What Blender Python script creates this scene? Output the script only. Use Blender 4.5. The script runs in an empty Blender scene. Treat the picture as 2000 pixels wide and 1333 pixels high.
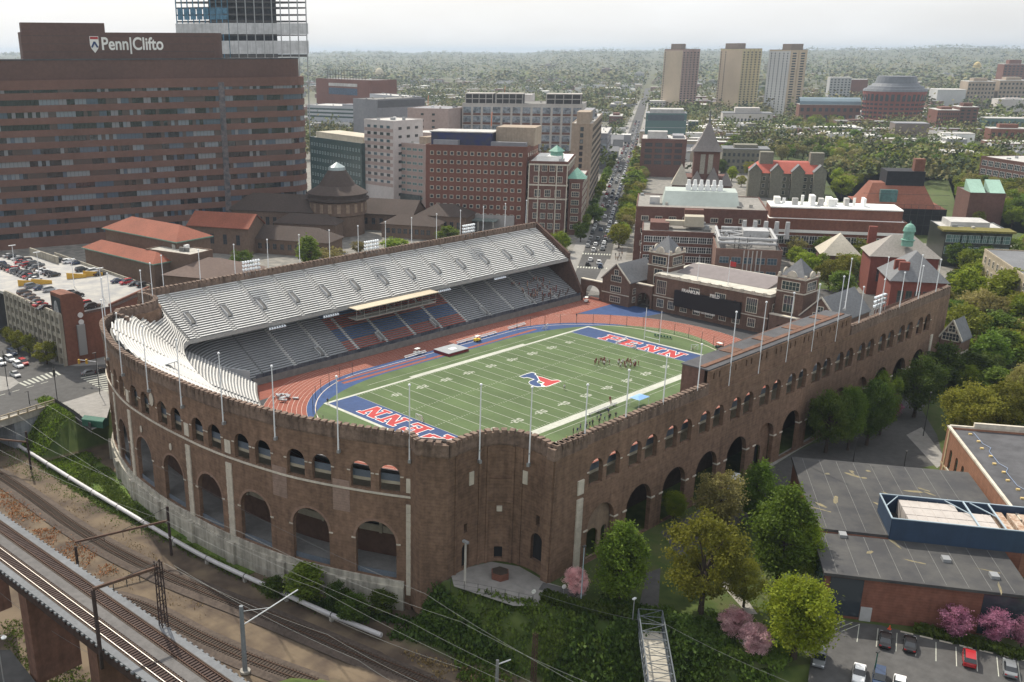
import bpy, bmesh, math, random
from mathutils import Vector, Matrix, noise as mnoise
R=random.Random(7)
# ---------------------------------------------------------------- camera, sky, sun, exposure
CAM=Vector((-199.26,-166.46,87.86)); YAW,PITCH,ROLL=0.8405,0.3252,-0.00279; F=1883.9; CX,CY=788.1,735.6
_f=Vector((math.cos(YAW)*math.cos(PITCH),math.sin(YAW)*math.cos(PITCH),-math.sin(PITCH)))
_r0=_f.cross(Vector((0,0,1))).normalized(); _u0=_r0.cross(_f)
_r=_r0*math.cos(ROLL)+_u0*math.sin(ROLL); _u=_u0*math.cos(ROLL)-_r0*math.sin(ROLL)
S=bpy.context.scene; COL=S.collection
cd=bpy.data.cameras.new('camera'); co=bpy.data.objects.new('camera',cd); COL.objects.link(co)
m=Matrix((( _r.x,_u.x,-_f.x,CAM.x),(_r.y,_u.y,-_f.y,CAM.y),(_r.z,_u.z,-_f.z,CAM.z),(0,0,0,1)))
co.matrix_world=m; cd.sensor_width=36; cd.lens=36*F/2000; cd.shift_x=(1000-CX)/2000; cd.shift_y=(CY-666.5)/2000
cd.clip_start=1; cd.clip_end=60000; S.camera=co
S.view_settings.view_transform='Standard'; S.view_settings.look='None'; S.view_settings.gamma=1; S.view_settings.exposure=EXPO=0.1
HAZE_D=9e-5
SUN_AZ,SUN_EL=math.radians(73.5),math.radians(50)
W=bpy.data.worlds.new('World'); S.world=W; W.use_nodes=True
nt=W.node_tree; bg=nt.nodes['Background']
sk=nt.nodes.new('ShaderNodeTexSky'); sk.sky_type='NISHITA'; sk.sun_disc=False; sk.sun_elevation=SUN_EL; sk.sun_rotation=math.pi/2-SUN_AZ
sk.air_density=1.0; sk.dust_density=4.0; sk.ozone_density=1.0; sk.altitude=50
# thin high overcast: cloud veil lightens and greys the sky
tc=nt.nodes.new('ShaderNodeTexCoord'); mp=nt.nodes.new('ShaderNodeMapping'); mp.inputs['Scale'].default_value=(1,1,4)
nz=nt.nodes.new('ShaderNodeTexNoise'); nz.inputs['Scale'].default_value=2.2; nz.inputs['Detail'].default_value=6
cr=nt.nodes.new('ShaderNodeValToRGB'); cr.color_ramp.elements[0].position=.25; cr.color_ramp.elements[0].color=(.55,.55,.55,1); cr.color_ramp.elements[1].position=.7; cr.color_ramp.elements[1].color=(.9,.9,.9,1)
mx=nt.nodes.new('ShaderNodeMix'); mx.data_type='RGBA'; mx.inputs[7].default_value=(8.3,8.4,8.5,1)
nt.links.new(tc.outputs['Generated'],mp.inputs[0]); nt.links.new(mp.outputs[0],nz.inputs[0]); nt.links.new(nz.outputs[0],cr.inputs[0])
nt.links.new(cr.outputs[0],mx.inputs[0]); nt.links.new(sk.outputs[0],mx.inputs[6]); nt.links.new(mx.outputs[2],bg.inputs[0]); bg.inputs[1].default_value=0.13
sl=bpy.data.lights.new('sun','SUN'); sl.energy=4.7; sl.angle=math.radians(.7); sl.color=(1,.93,.8); so=bpy.data.objects.new('sun',sl); COL.objects.link(so)
sd=Vector((math.cos(SUN_AZ)*math.cos(SUN_EL),math.sin(SUN_AZ)*math.cos(SUN_EL),math.sin(SUN_EL)))
so.rotation_euler=sd.to_track_quat('Z','Y').to_euler(); so.location=sd*400

# ---------------------------------------------------------------- measuring helpers (photo pixel -> point on a known plane)
def ray(x,y): return _f+_r*((x-CX)/F)-_u*((y-CY)/F)
def G(x,y,z=0.):
    d=ray(x,y); return CAM+d*((z-CAM.z)/d.z)
def AX(x,y,X):
    d=ray(x,y); return CAM+d*((X-CAM.x)/d.x)
def AY(x,y,Y):
    d=ray(x,y); return CAM+d*((Y-CAM.y)/d.y)
def PX(p):
    d=Vector(p)-CAM; z=d.dot(_f); return CX+F*d.dot(_r)/z, CY-F*d.dot(_u)/z
def ZAT(P,y):
    lo,hi=-60.,400.
    for _ in range(40):
        m=(lo+hi)/2
        if PX((P[0],P[1],m))[1]>y: lo=m
        else: hi=m
    return lo
def SC(P): return (Vector(P)-CAM).dot(_f)/F          # metres per photo pixel there

# ---------------------------------------------------------------- materials
MATS={}; KIDS={}
def mat(name,col,rough=.85,var=.25,scale=.5,metal=0.,var2=.12,streak=0.,spec=.3,col2=None,detail=4.,bump=0.,brick=0.):
    """principled, colour broken up by two scales of noise in world space; streak = vertical stains"""
    if name in MATS: return MATS[name]
    M=bpy.data.materials.new(name); M.use_nodes=True; t=M.node_tree; n=t.nodes; L=t.links; b=n['Principled BSDF']
    b.inputs['Roughness'].default_value=rough; b.inputs['Metallic'].default_value=metal; b.inputs['Specular IOR Level'].default_value=spec
    c=(*col,1); c2=(*(col2 or tuple(min(1,v*(1-var)) for v in col)),1)
    if var<=0 and not col2:
        b.inputs['Base Color'].default_value=c; MATS[name]=M; return M
    g=n.new('ShaderNodeNewGeometry'); 
    nz=n.new('ShaderNodeTexNoise'); nz.inputs['Scale'].default_value=scale; nz.inputs['Detail'].default_value=detail; nz.inputs['Roughness'].default_value=.65
    L.new(g.outputs['Position'],nz.inputs['Vector'])
    rp=n.new('ShaderNodeValToRGB'); rp.color_ramp.elements[0].position=.36; rp.color_ramp.elements[1].position=.64; rp.color_ramp.elements[0].color=c; rp.color_ramp.elements[1].color=c2
    L.new(nz.outputs['Fac'],rp.inputs[0]); out=rp.outputs[0]
    n2=n.new('ShaderNodeTexNoise'); n2.inputs['Scale'].default_value=scale*.07; n2.inputs['Detail'].default_value=3
    L.new(g.outputs['Position'],n2.inputs['Vector'])
    m2=n.new('ShaderNodeMapRange'); m2.inputs[1].default_value=.3; m2.inputs[2].default_value=.7; m2.inputs[3].default_value=1-var2; m2.inputs[4].default_value=1+var2
    L.new(n2.outputs['Fac'],m2.inputs[0])
    hs=n.new('ShaderNodeHueSaturation'); L.new(out,hs.inputs['Color']); L.new(m2.outputs[0],hs.inputs['Value']); out=hs.outputs[0]
    if streak:
        mp=n.new('ShaderNodeMapping'); mp.inputs['Scale'].default_value=(.9,.9,.07); L.new(g.outputs['Position'],mp.inputs[0])
        n3=n.new('ShaderNodeTexNoise'); n3.inputs['Scale'].default_value=1.; n3.inputs['Detail'].default_value=5; L.new(mp.outputs[0],n3.inputs['Vector'])
        m3=n.new('ShaderNodeMapRange'); m3.inputs[1].default_value=.42; m3.inputs[2].default_value=.72; m3.inputs[3].default_value=1; m3.inputs[4].default_value=1-streak; L.new(n3.outputs['Fac'],m3.inputs[0])
        h3=n.new('ShaderNodeHueSaturation'); L.new(out,h3.inputs['Color']); L.new(m3.outputs[0],h3.inputs['Value']); out=h3.outputs[0]
    if brick:
        # course lines: darker joints every few courses, seen only close up
        sx=n.new('ShaderNodeSeparateXYZ'); L.new(g.outputs['Position'],sx.inputs[0])
        w=n.new('ShaderNodeMath'); w.operation='MULTIPLY'; w.inputs[1].default_value=1/brick; L.new(sx.outputs['Z'],w.inputs[0])
        fr=n.new('ShaderNodeMath'); fr.operation='FRACT'; L.new(w.outputs[0],fr.inputs[0])
        gt=n.new('ShaderNodeMapRange'); gt.inputs[1].default_value=.0; gt.inputs[2].default_value=.25; gt.inputs[3].default_value=.78; gt.inputs[4].default_value=1; L.new(fr.outputs[0],gt.inputs[0])
        h4=n.new('ShaderNodeHueSaturation'); L.new(out,h4.inputs['Color']); L.new(gt.outputs[0],h4.inputs['Value']); out=h4.outputs[0]
    L.new(out,b.inputs['Base Color'])
    if bump:
        bp=n.new('ShaderNodeBump'); bp.inputs['Strength'].default_value=bump; bp.inputs['Distance'].default_value=.3; L.new(nz.outputs['Fac'],bp.inputs['Height']); L.new(bp.outputs[0],b.inputs['Normal'])
    MATS[name]=M; return M
def plain(name,col,rough=.6,metal=0.,spec=.4): return mat(name,col,rough,0,metal=metal,spec=spec)
def leafmat(name,c1,c2,trans=.42):
    M=bpy.data.materials.new(name); M.use_nodes=True; t=M.node_tree; n=t.nodes; L=t.links; b=n['Principled BSDF']
    b.inputs['Roughness'].default_value=.6; b.inputs['Specular IOR Level'].default_value=.15
    oi=n.new('ShaderNodeObjectInfo'); g=n.new('ShaderNodeNewGeometry'); nz=n.new('ShaderNodeTexNoise'); nz.inputs['Scale'].default_value=.55; nz.inputs['Detail'].default_value=3
    L.new(g.outputs['Position'],nz.inputs['Vector'])
    rp=n.new('ShaderNodeValToRGB'); rp.color_ramp.elements[0].position=.35; rp.color_ramp.elements[1].position=.65; rp.color_ramp.elements[0].color=(*c1,1); rp.color_ramp.elements[1].color=(*c2,1); L.new(nz.outputs['Fac'],rp.inputs[0])
    mr=n.new('ShaderNodeMapRange'); mr.inputs[3].default_value=.75; mr.inputs[4].default_value=1.25; L.new(oi.outputs['Random'],mr.inputs[0])
    mh=n.new('ShaderNodeMapRange'); mh.inputs[3].default_value=.485; mh.inputs[4].default_value=.512; 
    ml=n.new('ShaderNodeMath'); ml.operation='MULTIPLY'; ml.inputs[1].default_value=7.3; fr=n.new('ShaderNodeMath'); fr.operation='FRACT'; L.new(oi.outputs['Random'],ml.inputs[0]); L.new(ml.outputs[0],fr.inputs[0]); L.new(fr.outputs[0],mh.inputs[0])
    hs=n.new('ShaderNodeHueSaturation'); L.new(rp.outputs[0],hs.inputs['Color']); L.new(mr.outputs[0],hs.inputs['Value']); L.new(mh.outputs[0],hs.inputs['Hue'])
    L.new(hs.outputs[0],b.inputs['Base Color'])
    tr=n.new('ShaderNodeBsdfTranslucent'); L.new(hs.outputs[0],tr.inputs[0]); mx=n.new('ShaderNodeMixShader'); mx.inputs[0].default_value=trans
    L.new(b.outputs[0],mx.inputs[1]); L.new(tr.outputs[0],mx.inputs[2]); L.new(mx.outputs[0],n['Material Output'].inputs[0])
    MATS[name]=M; return M

# ---------------------------------------------------------------- mesh builder
class MB:
    def __init__(s): s.v=[]; s.f=[]; s.m=[]
    def face(s,pts,mi=0):
        i=len(s.v); s.v+= [tuple(p) for p in pts]; s.f.append(tuple(range(i,i+len(pts)))); s.m.append(mi)
    def prism(s,poly,z0,z1,mi=0,top=None,bottom=True):
        n=len(poly); a=sum(poly[i][0]*poly[(i+1)%n][1]-poly[(i+1)%n][0]*poly[i][1] for i in range(n))
        if a<0: poly=poly[::-1]
        i=len(s.v); s.v+=[(p[0],p[1],z0) for p in poly]+[(p[0],p[1],z1) for p in poly]
        for k in range(n):
            l=(k+1)%n; s.f.append((i+k,i+l,i+n+l,i+n+k)); s.m.append(mi)
        s.f.append(tuple(range(i+n,i+2*n))); s.m.append(mi if top is None else top)
        if bottom: s.f.append(tuple(range(i+n-1,i-1,-1))); s.m.append(mi)
    def box(s,x0,x1,y0,y1,z0,z1,mi=0,top=None): s.prism([(min(x0,x1),min(y0,y1)),(max(x0,x1),min(y0,y1)),(max(x0,x1),max(y0,y1)),(min(x0,x1),max(y0,y1))],z0,z1,mi,top)
    def obox(s,c,a,hx,hy,z0,z1,mi=0,top=None):
        """box centred at c (x,y), turned by a radians"""
        ca,sa=math.cos(a),math.sin(a)
        s.prism([(c[0]+ca*x-sa*y,c[1]+sa*x+ca*y) for x,y in ((-hx,-hy),(hx,-hy),(hx,hy),(-hx,hy))],z0,z1,mi,top)
    def tube(s,p0,p1,r0,r1=None,n=6,mi=0,cap=True):
        p0,p1=Vector(p0),Vector(p1); r1=r0 if r1 is None else r1; d=(p1-p0)
        if d.length<1e-6: return
        d.normalize(); a=d.orthogonal().normalized(); b=d.cross(a); i=len(s.v)
        for p,r in ((p0,r0),(p1,r1)):
            for k in range(n):
                t=2*math.pi*k/n; s.v.append(tuple(p+a*(math.cos(t)*r)+b*(math.sin(t)*r)))
        for k in range(n):
            l=(k+1)%n; s.f.append((i+k,i+l,i+n+l,i+n+k)); s.m.append(mi)
        if cap:
            s.f.append(tuple(range(i+n,i+2*n))); s.m.append(mi); s.f.append(tuple(range(i+n-1,i-1,-1))); s.m.append(mi)
    def bar(s,p0,p1,w,h,mi=0):
        """square-section bar between two points, w across (horizontal), h high"""
        p0,p1=Vector(p0),Vector(p1); d=(p1-p0).normalized(); a=d.cross(Vector((0,0,1)))
        a=Vector((1,0,0)) if a.length<1e-4 else a.normalized(); b=a.cross(d); i=len(s.v)
        for p in (p0,p1):
            for x,y in ((-1,-1),(1,-1),(1,1),(-1,1)): s.v.append(tuple(p+a*(x*w/2)+b*(y*h/2)))
        for k in range(4):
            l=(k+1)%4; s.f.append((i+k,i+l,i+4+l,i+4+k)); s.m.append(mi)
        s.f.append((i+3,i+2,i+1,i)); s.m.append(mi); s.f.append((i+4,i+5,i+6,i+7)); s.m.append(mi)
    def lathe(s,c,prof,n=16,mi=0):
        i=len(s.v)
        for r,z in prof:
            for k in range(n):
                t=2*math.pi*k/n; s.v.append((c[0]+r*math.cos(t),c[1]+r*math.sin(t),z))
        for j in range(len(prof)-1):
            for k in range(n):
                l=(k+1)%n; s.f.append((i+j*n+k,i+j*n+l,i+(j+1)*n+l,i+(j+1)*n+k)); s.m.append(mi)
        s.f.append(tuple(range(i+(len(prof)-1)*n,i+len(prof)*n))); s.m.append(mi)
    def gable(s,c,a,hx,hy,z0,zr,mi=0,end=0,over=.4):
        """gable roof: ridge along local x through c; eaves at z0, ridge at zr; thick"""
        ca,sa=math.cos(a),math.sin(a); T=lambda x,y,z:(c[0]+ca*x-sa*y,c[1]+sa*x+ca*y,z)
        X=hx+over; Y=hy+over; zz=z0-(zr-z0)*over/hy
        for sg in (-1,1):
            s.face([T(-X,sg*Y,zz),T(X,sg*Y,zz),T(X,0,zr),T(-X,0,zr)][::sg],mi)
            s.face([T(-X,sg*Y,zz-.3),T(X,sg*Y,zz-.3),T(X,0,zr-.3),T(-X,0,zr-.3)][::-sg],mi)
            s.face([T(-X,sg*Y,zz-.3),T(X,sg*Y,zz-.3),T(X,sg*Y,zz),T(-X,sg*Y,zz)][::sg],mi)
            s.face([T(sg*X,-Y,zz),T(sg*X,0,zr),T(sg*X,0,zr-.3),T(sg*X,-Y,zz-.3)],mi); s.face([T(sg*X,Y,zz),T(sg*X,0,zr),T(sg*X,0,zr-.3),T(sg*X,Y,zz-.3)],mi)
            s.face([T(sg*hx,-hy,z0-.02),T(sg*hx,hy,z0-.02),T(sg*hx,0,zr-.32)],end)
    def hip(s,c,a,hx,hy,z0,zr,rx=None,mi=0,over=.4,ry=0.):
        ca,sa=math.cos(a),math.sin(a); T=lambda x,y,z:(c[0]+ca*x-sa*y,c[1]+sa*x+ca*y,z)
        rx=max(0,hx-hy) if rx is None else rx; X,Y=hx+over,hy+over
        b=[T(-X,-Y,z0),T(X,-Y,z0),T(X,Y,z0),T(-X,Y,z0)]; t=[T(-rx,-ry,zr),T(rx,-ry,zr),T(rx,ry,zr),T(-rx,ry,zr)]
        for k in range(4):
            l=(k+1)%4; s.face([b[k],b[l],t[l],t[k]],mi)
        s.face(t,mi); s.face(b[::-1],mi)
    def build(s,name,mats,parent=None,smooth=False):
        if not isinstance(mats,(list,tuple)): mats=[mats]
        me=bpy.data.meshes.new(name); me.from_pydata(s.v,[],s.f); 
        for M in mats: me.materials.append(M)
        me.polygons.foreach_set('material_index',s.m)
        if smooth: me.polygons.foreach_set('use_smooth',[True]*len(s.f))
        me.update(); o=bpy.data.objects.new(name,me); COL.objects.link(o)
        if parent is not None: o.parent=parent; KIDS.setdefault(parent.name,[]).append(o)
        return o
def tag(o,label=None,cat=None,group=None,kind=None):
    if label: o['label']=label
    if cat: o['category']=cat
    if group: o['group']=group
    if kind: o['kind']=kind
    return o
def thing(name,label=None,cat=None,loc=(0,0,0),rz=0.,group=None):
    o=bpy.data.objects.new(name,None); COL.objects.link(o); o.location=loc; o.rotation_euler=(0,0,rz); o.empty_display_size=.5; KIDS[o.name]=[]
    return tag(o,label,cat,group)
def dup(root,loc=None,rz=None,sc=None,label=None,group=None,matrep=None):
    def cp(o,par):
        c=o.copy(); COL.objects.link(c)
        if par is not None: c.parent=par
        if matrep and o.type=='MESH':
            for sl,ms in zip(c.material_slots,o.data.materials):
                if ms in matrep: sl.link='OBJECT'; sl.material=matrep[ms]
        for ch in KIDS.get(o.name,[]): cp(ch,c)
        return c
    r=cp(root,None)
    if loc is not None: r.location=loc
    if rz is not None: r.rotation_euler=(0,0,rz)
    if sc is not None: r.scale=sc if isinstance(sc,(tuple,list,Vector)) else (sc,sc,sc)
    if label: r['label']=label
    if group: r['group']=group
    return r
def proto(root,children):
    """remember which parts belong to a thing (and sub-parts to a part) so that dup() copies them"""
    KIDS[root.name]=children
ORD=['first','second','third','fourth','fifth','sixth','seventh','eighth','ninth','tenth','eleventh','twelfth','thirteenth','fourteenth','fifteenth','sixteenth','seventeenth','eighteenth','nineteenth','twentieth']
# ---------------------------------------------------------------- materials used in many places
BR=mat('stadium_brick',(.225,.142,.097),.9,.36,.9,streak=.28,var2=.24,brick=.62)
BRB=mat('parapet_brick',(.22,.155,.12),.9,.35,1.6,streak=.55,var2=.15)
BRD=mat('dark_brick',(.12,.07,.055),.9,.3,1.2,streak=.2)
BRR=mat('red_brick',(.2,.085,.058),.9,.25,1.,streak=.15,brick=.5)
STONE=mat('limestone',(.6,.55,.46),.85,.2,.8,streak=.2)
CONC=mat('concrete',(.42,.4,.36),.9,.2,.6,streak=.3)
CONCD=mat('dark_concrete',(.2,.195,.185),.9,.25,.8)
CONCW=mat('stained_concrete',(.5,.47,.4),.9,.3,.5,streak=.5)
ASPH=mat('asphalt',(.085,.083,.082),.92,.25,.5,var2=.18)
ROOF=mat('black_roofing',(.085,.085,.092),.85,.35,.25,var2=.2)
SLATE=mat('grey_slate',(.16,.165,.175),.7,.25,1.4)
SLATEL=mat('pale_sunlit_slate',(.5,.46,.38),.75,.2,1.4)  # slate lightened and warmed to stand for sun on the slopes
COPPER=mat('green_copper',(.2,.4,.32),.6,.25,1.)
ALU=mat('aluminium_bench',(.8,.8,.79),.45,.1,.9,metal=.0,spec=.5)
BLUE=mat('blue_paint',(.03,.062,.165),.8,.2,.5); RED=mat('red_paint',(.4,.045,.045),.8,.15,.5)
BLUEB=mat('blue_bench',(.06,.13,.3),.6,.2,.6); REDB=mat('red_bench',(.42,.1,.07),.6,.2,.6)
WHITE=mat('white_paint',(.78,.78,.75),.7,.08,.8); OFFW=mat('worn_white_line',(.47,.48,.42),.85,.2,.8)
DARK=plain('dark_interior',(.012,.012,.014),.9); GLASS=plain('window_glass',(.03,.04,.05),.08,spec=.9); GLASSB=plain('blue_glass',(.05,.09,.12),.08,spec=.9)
STEEL=plain('grey_steel',(.3,.31,.32),.5,.4); DSTEEL=plain('dark_steel',(.05,.05,.05),.6,.3); RUST=mat('rusty_steel',(.09,.05,.04),.9,.3,2.)
POLE=plain('white_pole',(.72,.74,.76),.4); MESHP=mat('blue_grey_mesh',(.12,.145,.18),.7,.2,3.)
TILE=mat('red_roof_tile',(.26,.085,.052),.85,.25,1.5)
GRASS=mat('mown_grass',(.055,.085,.02),.95,.4,.35,col2=(.075,.07,.03))
# ---------------------------------------------------------------- ground
def ss(a,b,x):
    t=min(1,max(0,(x-a)/(b-a))); return t*t*(3-2*t)
def lin(xs,ys,x):
    if x<=xs[0]: return ys[0]
    for i in range(len(xs)-1):
        if x<=xs[i+1]: return ys[i]+(ys[i+1]-ys[i])*(x-xs[i])/(xs[i+1]-xs[i])
    return ys[-1]
TY=[-420,-200,-130,-72.4,-33.6,26.3,68,140,300,600]; TX=[140,-42,-82,-106.1,-116.8,-124.2,-125.7,-122,-105,-60]
def xtrack(y): return lin(TY,TX,y)
def gz(x,y):
    """height of the ground: flat streets at 0, the sunken railway at -9, far hills"""
    d=x-xtrack(y); z=0.
    if -420<y<600:
        wall=ss(40,52,abs(y))            # beside the stadium the retaining wall holds the bank back
        if d>0: z=-9+9*(ss(5,16,d)*wall+ss(17.5,20,d)*(1-wall))
        else: z=-9+(5*ss(9,20,-d) if d>-60 else 5)
        if d<-60: z=-4
    if x<-220: z=-4
    if 50<abs(y)<60 or abs(y)<=52:
        if x<-90 and d<34 and abs(y)<60: z=min(z,-9.3)
    r=math.hypot(x+199,y+166)
    if r>2600:
        a=math.atan2(y+166,x+199)
        h=58+30*ss(.95,.35,a)+9*math.sin(a*23)+6*math.sin(a*57+1)+4*math.sin(a*111)
        z+=ss(2600,9500,r)*h+ss(3000,6000,r)*10*mnoise.noise((x/900,y/900,0))
    return z
def axis(lo,hi,near,step):
    a=[]; x=near[0]
    while x<=near[1]: a.append(x); x+=step
    for sg,st,lim in ((1,near[1],hi),(-1,near[0],lo)):
        d=step*2; x=st+sg*d
        while x*sg<lim*sg: a.append(x); d=min(d*1.25,420); x+=sg*d
        a.append(lim)
    return sorted(set(round(v,3) for v in a))
xs=axis(-1500,16500,(-225,-60),2.5); ys=axis(-9000,16500,(-190,150),2.5)
gm=MB(); gm.v=[(x,y,gz(x,y)) for y in ys for x in xs]; nx=len(xs)
gm.f=[(j*nx+i,j*nx+i+1,(j+1)*nx+i+1,(j+1)*nx+i) for j in range(len(ys)-1) for i in range(nx-1)]; gm.m=[0]*len(gm.f)
GM=mat('ground_earth',(.07,.085,.035),.95,.4,.12,col2=(.11,.095,.055),var2=.2)
# ground colour by place: railway bed brown, banks green, city grey-green, far woods green (all real surface colours)
t=GM.node_tree; n=t.nodes; L=t.links; b=n['Principled BSDF']
g=n.new('ShaderNodeNewGeometry'); sx=n.new('ShaderNodeSeparateXYZ'); L.new(g.outputs['Position'],sx.inputs[0])
lk=b.inputs['Base Color'].links[0].from_socket
mr=n.new('ShaderNodeMapRange'); mr.inputs[1].default_value=-8.9; mr.inputs[2].default_value=-8.0; L.new(sx.outputs['Z'],mr.inputs[0])
nz=n.new('ShaderNodeTexNoise'); nz.inputs['Scale'].default_value=.18; nz.inputs['Detail'].default_value=8; L.new(g.outputs['Position'],nz.inputs[0])
rp=n.new('ShaderNodeValToRGB'); e=rp.color_ramp.elements; e[0].position=.35; e[0].color=(.075,.055,.042,1); e[1].position=.62; e[1].color=(.155,.118,.08,1); L.new(nz.outputs[0],rp.inputs[0])
mx=n.new('ShaderNodeMix'); mx.data_type='RGBA'; L.new(mr.outputs[0],mx.inputs[0]); L.new(rp.outputs[0],mx.inputs[6])
n5=n.new('ShaderNodeTexNoise'); n5.inputs['Scale'].default_value=.3; n5.inputs['Detail'].default_value=6; L.new(g.outputs['Position'],n5.inputs[0])
r5=n.new('ShaderNodeValToRGB'); e=r5.color_ramp.elements; e[0].position=.35; e[0].color=(.035,.06,.012,1); e[1].position=.65; e[1].color=(.075,.1,.024,1); L.new(n5.outputs[0],r5.inputs[0])
r6=n.new('ShaderNodeValToRGB'); e=r6.color_ramp.elements; e[0].position=.4; e[0].color=(.15,.145,.135,1); e[1].position=.6; e[1].color=(.24,.225,.2,1); L.new(n5.outputs[0],r6.inputs[0])
m5=n.new('ShaderNodeMapRange'); m5.inputs[1].default_value=-.5; m5.inputs[2].default_value=-.05; L.new(sx.outputs['Z'],m5.inputs[0])
xg=n.new('ShaderNodeMix'); xg.data_type='RGBA'; m7=n.new('ShaderNodeMapRange'); m7.inputs[1].default_value=-62; m7.inputs[2].default_value=-58; L.new(sx.outputs['Y'],m7.inputs[0]); mm_=n.new('ShaderNodeMath'); mm_.operation='MULTIPLY'; L.new(m5.outputs[0],mm_.inputs[0]); L.new(m7.outputs[0],mm_.inputs[1]); L.new(mm_.outputs[0],xg.inputs[0]); L.new(r5.outputs[0],xg.inputs[6]); L.new(r6.outputs[0],xg.inputs[7])
m6=n.new('ShaderNodeMapRange'); m6.inputs[1].default_value=650; m6.inputs[2].default_value=1100; L.new(sx.outputs['X'],m6.inputs[0])
xf=n.new('ShaderNodeMix'); xf.data_type='RGBA'; L.new(m6.outputs[0],xf.inputs[0]); L.new(xg.outputs[2],xf.inputs[6]); L.new(lk,xf.inputs[7])
L.new(xf.outputs[2],mx.inputs[7]); L.new(mx.outputs[2],b.inputs['Base Color'])
o=gm.build('ground',GM); tag(o,kind='structure'); o.data.polygons.foreach_set('use_smooth',[True]*len(gm.f))

gb=MB(); rows_=[]
for j in range(49):
    y=-22+2*j; xw=min([99]+[p_[0] for p_ in ((-111.4,0),(-111.2,16),(-110.6,24),(-109.4,31),(-107.6,38),(-105.3,45.5),(-102,52.5),(-98.4,58.8)) if abs(p_[1]-y)<4.5])-.5
    rows_.append([(x_,y,gz(x_,y)+.07) for x_ in [xtrack(y)+5.4+ (min(17.,xw-xtrack(y))-5.4)*i/10 for i in range(11)]])
for a_,b_ in zip(rows_[:-1],rows_[1:]):
    for i in range(10): gb.face([a_[i],a_[i+1],b_[i+1],b_[i]])
tag(gb.build('grass_bank',mat('bank_green',(.07,.125,.02),.95,.4,.5,col2=(.12,.165,.032),var2=.25)),kind='structure')
def sheet(name,polys,M,z,kind='structure'):
    mb=MB()
    for p in polys:
        a=sum(p[i][0]*p[(i+1)%len(p)][1]-p[(i+1)%len(p)][0]*p[i][1] for i in range(len(p)))
        q=p if a>0 else p[::-1]; mb.face([(v[0],v[1],z) for v in q])
    o=mb.build(name,M); return tag(o,kind=kind)
def gpoly(pts,z=0.): return [tuple(G(x,y,z)[:2]) for x,y in pts]
# ---------------------------------------------------------------- football field and running track
def oval(a,b,c,n=20):
    """straights at +-b for |x|<a, quarter ellipses of length c at the ends"""
    p=[]
    for sx_,sy_ in ((1,1),(-1,1),(-1,-1),(1,-1)):
        q=[(sx_*(a+c*math.sin(t)),sy_*b*math.cos(t)) for t in [math.pi/2*k/n for k in range(n+1)]]
        p+= q[::-1] if (sx_*sy_)>0 else q
    return p
def ringsheet(mb,o1,o2,z,mi=0):
    k=len(o1)
    for i in range(k): mb.face([(*o2[i],z),(*o2[(i+1)%k],z),(*o1[(i+1)%k],z),(*o1[i],z)],mi)
TRK=mat('red_track',(.25,.08,.055),.9,.18,.7,var2=.1); APR=mat('blue_apron',(.032,.068,.18),.85,.2,.4)
TURF=mat('artificial_turf',(.075,.115,.045),.95,.22,1.2,col2=(.09,.125,.055),var2=.14)
# mowing bands: each five yards slightly different pile direction
t=TURF.node_tree; n=t.nodes; L=t.links; b=n['Principled BSDF']; lk=b.inputs['Base Color'].links[0].from_socket
g=n.new('ShaderNodeNewGeometry'); sx=n.new('ShaderNodeSeparateXYZ'); L.new(g.outputs['Position'],sx.inputs[0])
mm=n.new('ShaderNodeMath'); mm.operation='MULTIPLY'; mm.inputs[1].default_value=1/9.144; L.new(sx.outputs['X'],mm.inputs[0]); fr=n.new('ShaderNodeMath'); fr.operation='FRACT'; L.new(mm.outputs[0],fr.inputs[0])
gt=n.new('ShaderNodeMath'); gt.operation='GREATER_THAN'; gt.inputs[1].default_value=.5; L.new(fr.outputs[0],gt.inputs[0])
mr=n.new('ShaderNodeMapRange'); mr.inputs[3].default_value=.95; mr.inputs[4].default_value=1.05; L.new(gt.outputs[0],mr.inputs[0])
hs=n.new('ShaderNodeHueSaturation'); L.new(lk,hs.inputs['Color']); L.new(mr.outputs[0],hs.inputs['Value']); L.new(hs.outputs[0],b.inputs['Base Color'])
fl=MB(); fl.box(-90,94,-56,56,-.4,.004); tag(fl.build('stadium_floor',mat('dark_asphalt',(.06,.06,.065),.9,.25,.4)),kind='structure')
# inner, outer track ovals (the near end of the track bulges like the far end)
O_in=oval(31,40.3,39.); O_out=oval(31,50.3,51.5); O_turf=oval(24,33.3,48.5)
mb=MB(); ringsheet(mb,O_in,O_out,.012); 
mb.face([(30,50.3,.008),(90,50.3,.008),(90,38,.008),(60,38,.008),(30,42,.008)][::-1]); mb.face([(-30,50.3,.008),(-72,50.3,.008),(-72,38,.008),(-30,42,.008)]); tag(mb.build('running_track',TRK),kind='structure')
mb=MB(); mb.face([(x,y,.009) for x,y in O_in][::1]); mb.face([(x,y,.006) for x,y in ((66,41),(90,41),(90,18),(78,20),(70,30))][::-1]); mb.face([(x,y,.006) for x,y in ((70,-30),(80,-18),(88,-24),(84,-36))][::-1]);
tag(mb.build('blue_apron',APR),kind='structure')
mb=MB(); mb.face([(x,y,.016) for x,y in O_turf]); tag(mb.build('turf_field',TURF),kind='structure')
mb=MB()
for k in range(10):
    f_=k/9; oa=[(p[0]+(q[0]-p[0])*f_,p[1]+(q[1]-p[1])*f_) for p,q in zip(O_in,O_out)]; f2=f_+.0065
    ob=[(p[0]+(q[0]-p[0])*f2,p[1]+(q[1]-p[1])*f2) for p,q in zip(O_in,O_out)]; ringsheet(mb,oa,ob,.018)
for k in range(9): mb.box(58,84,40+k*1.22,40.06+k*1.22,.01,.016)
o2=oval(31,38.6,36.6); o3=oval(31,38.4,36.3); ringsheet(mb,o3,o2,.018)
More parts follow.
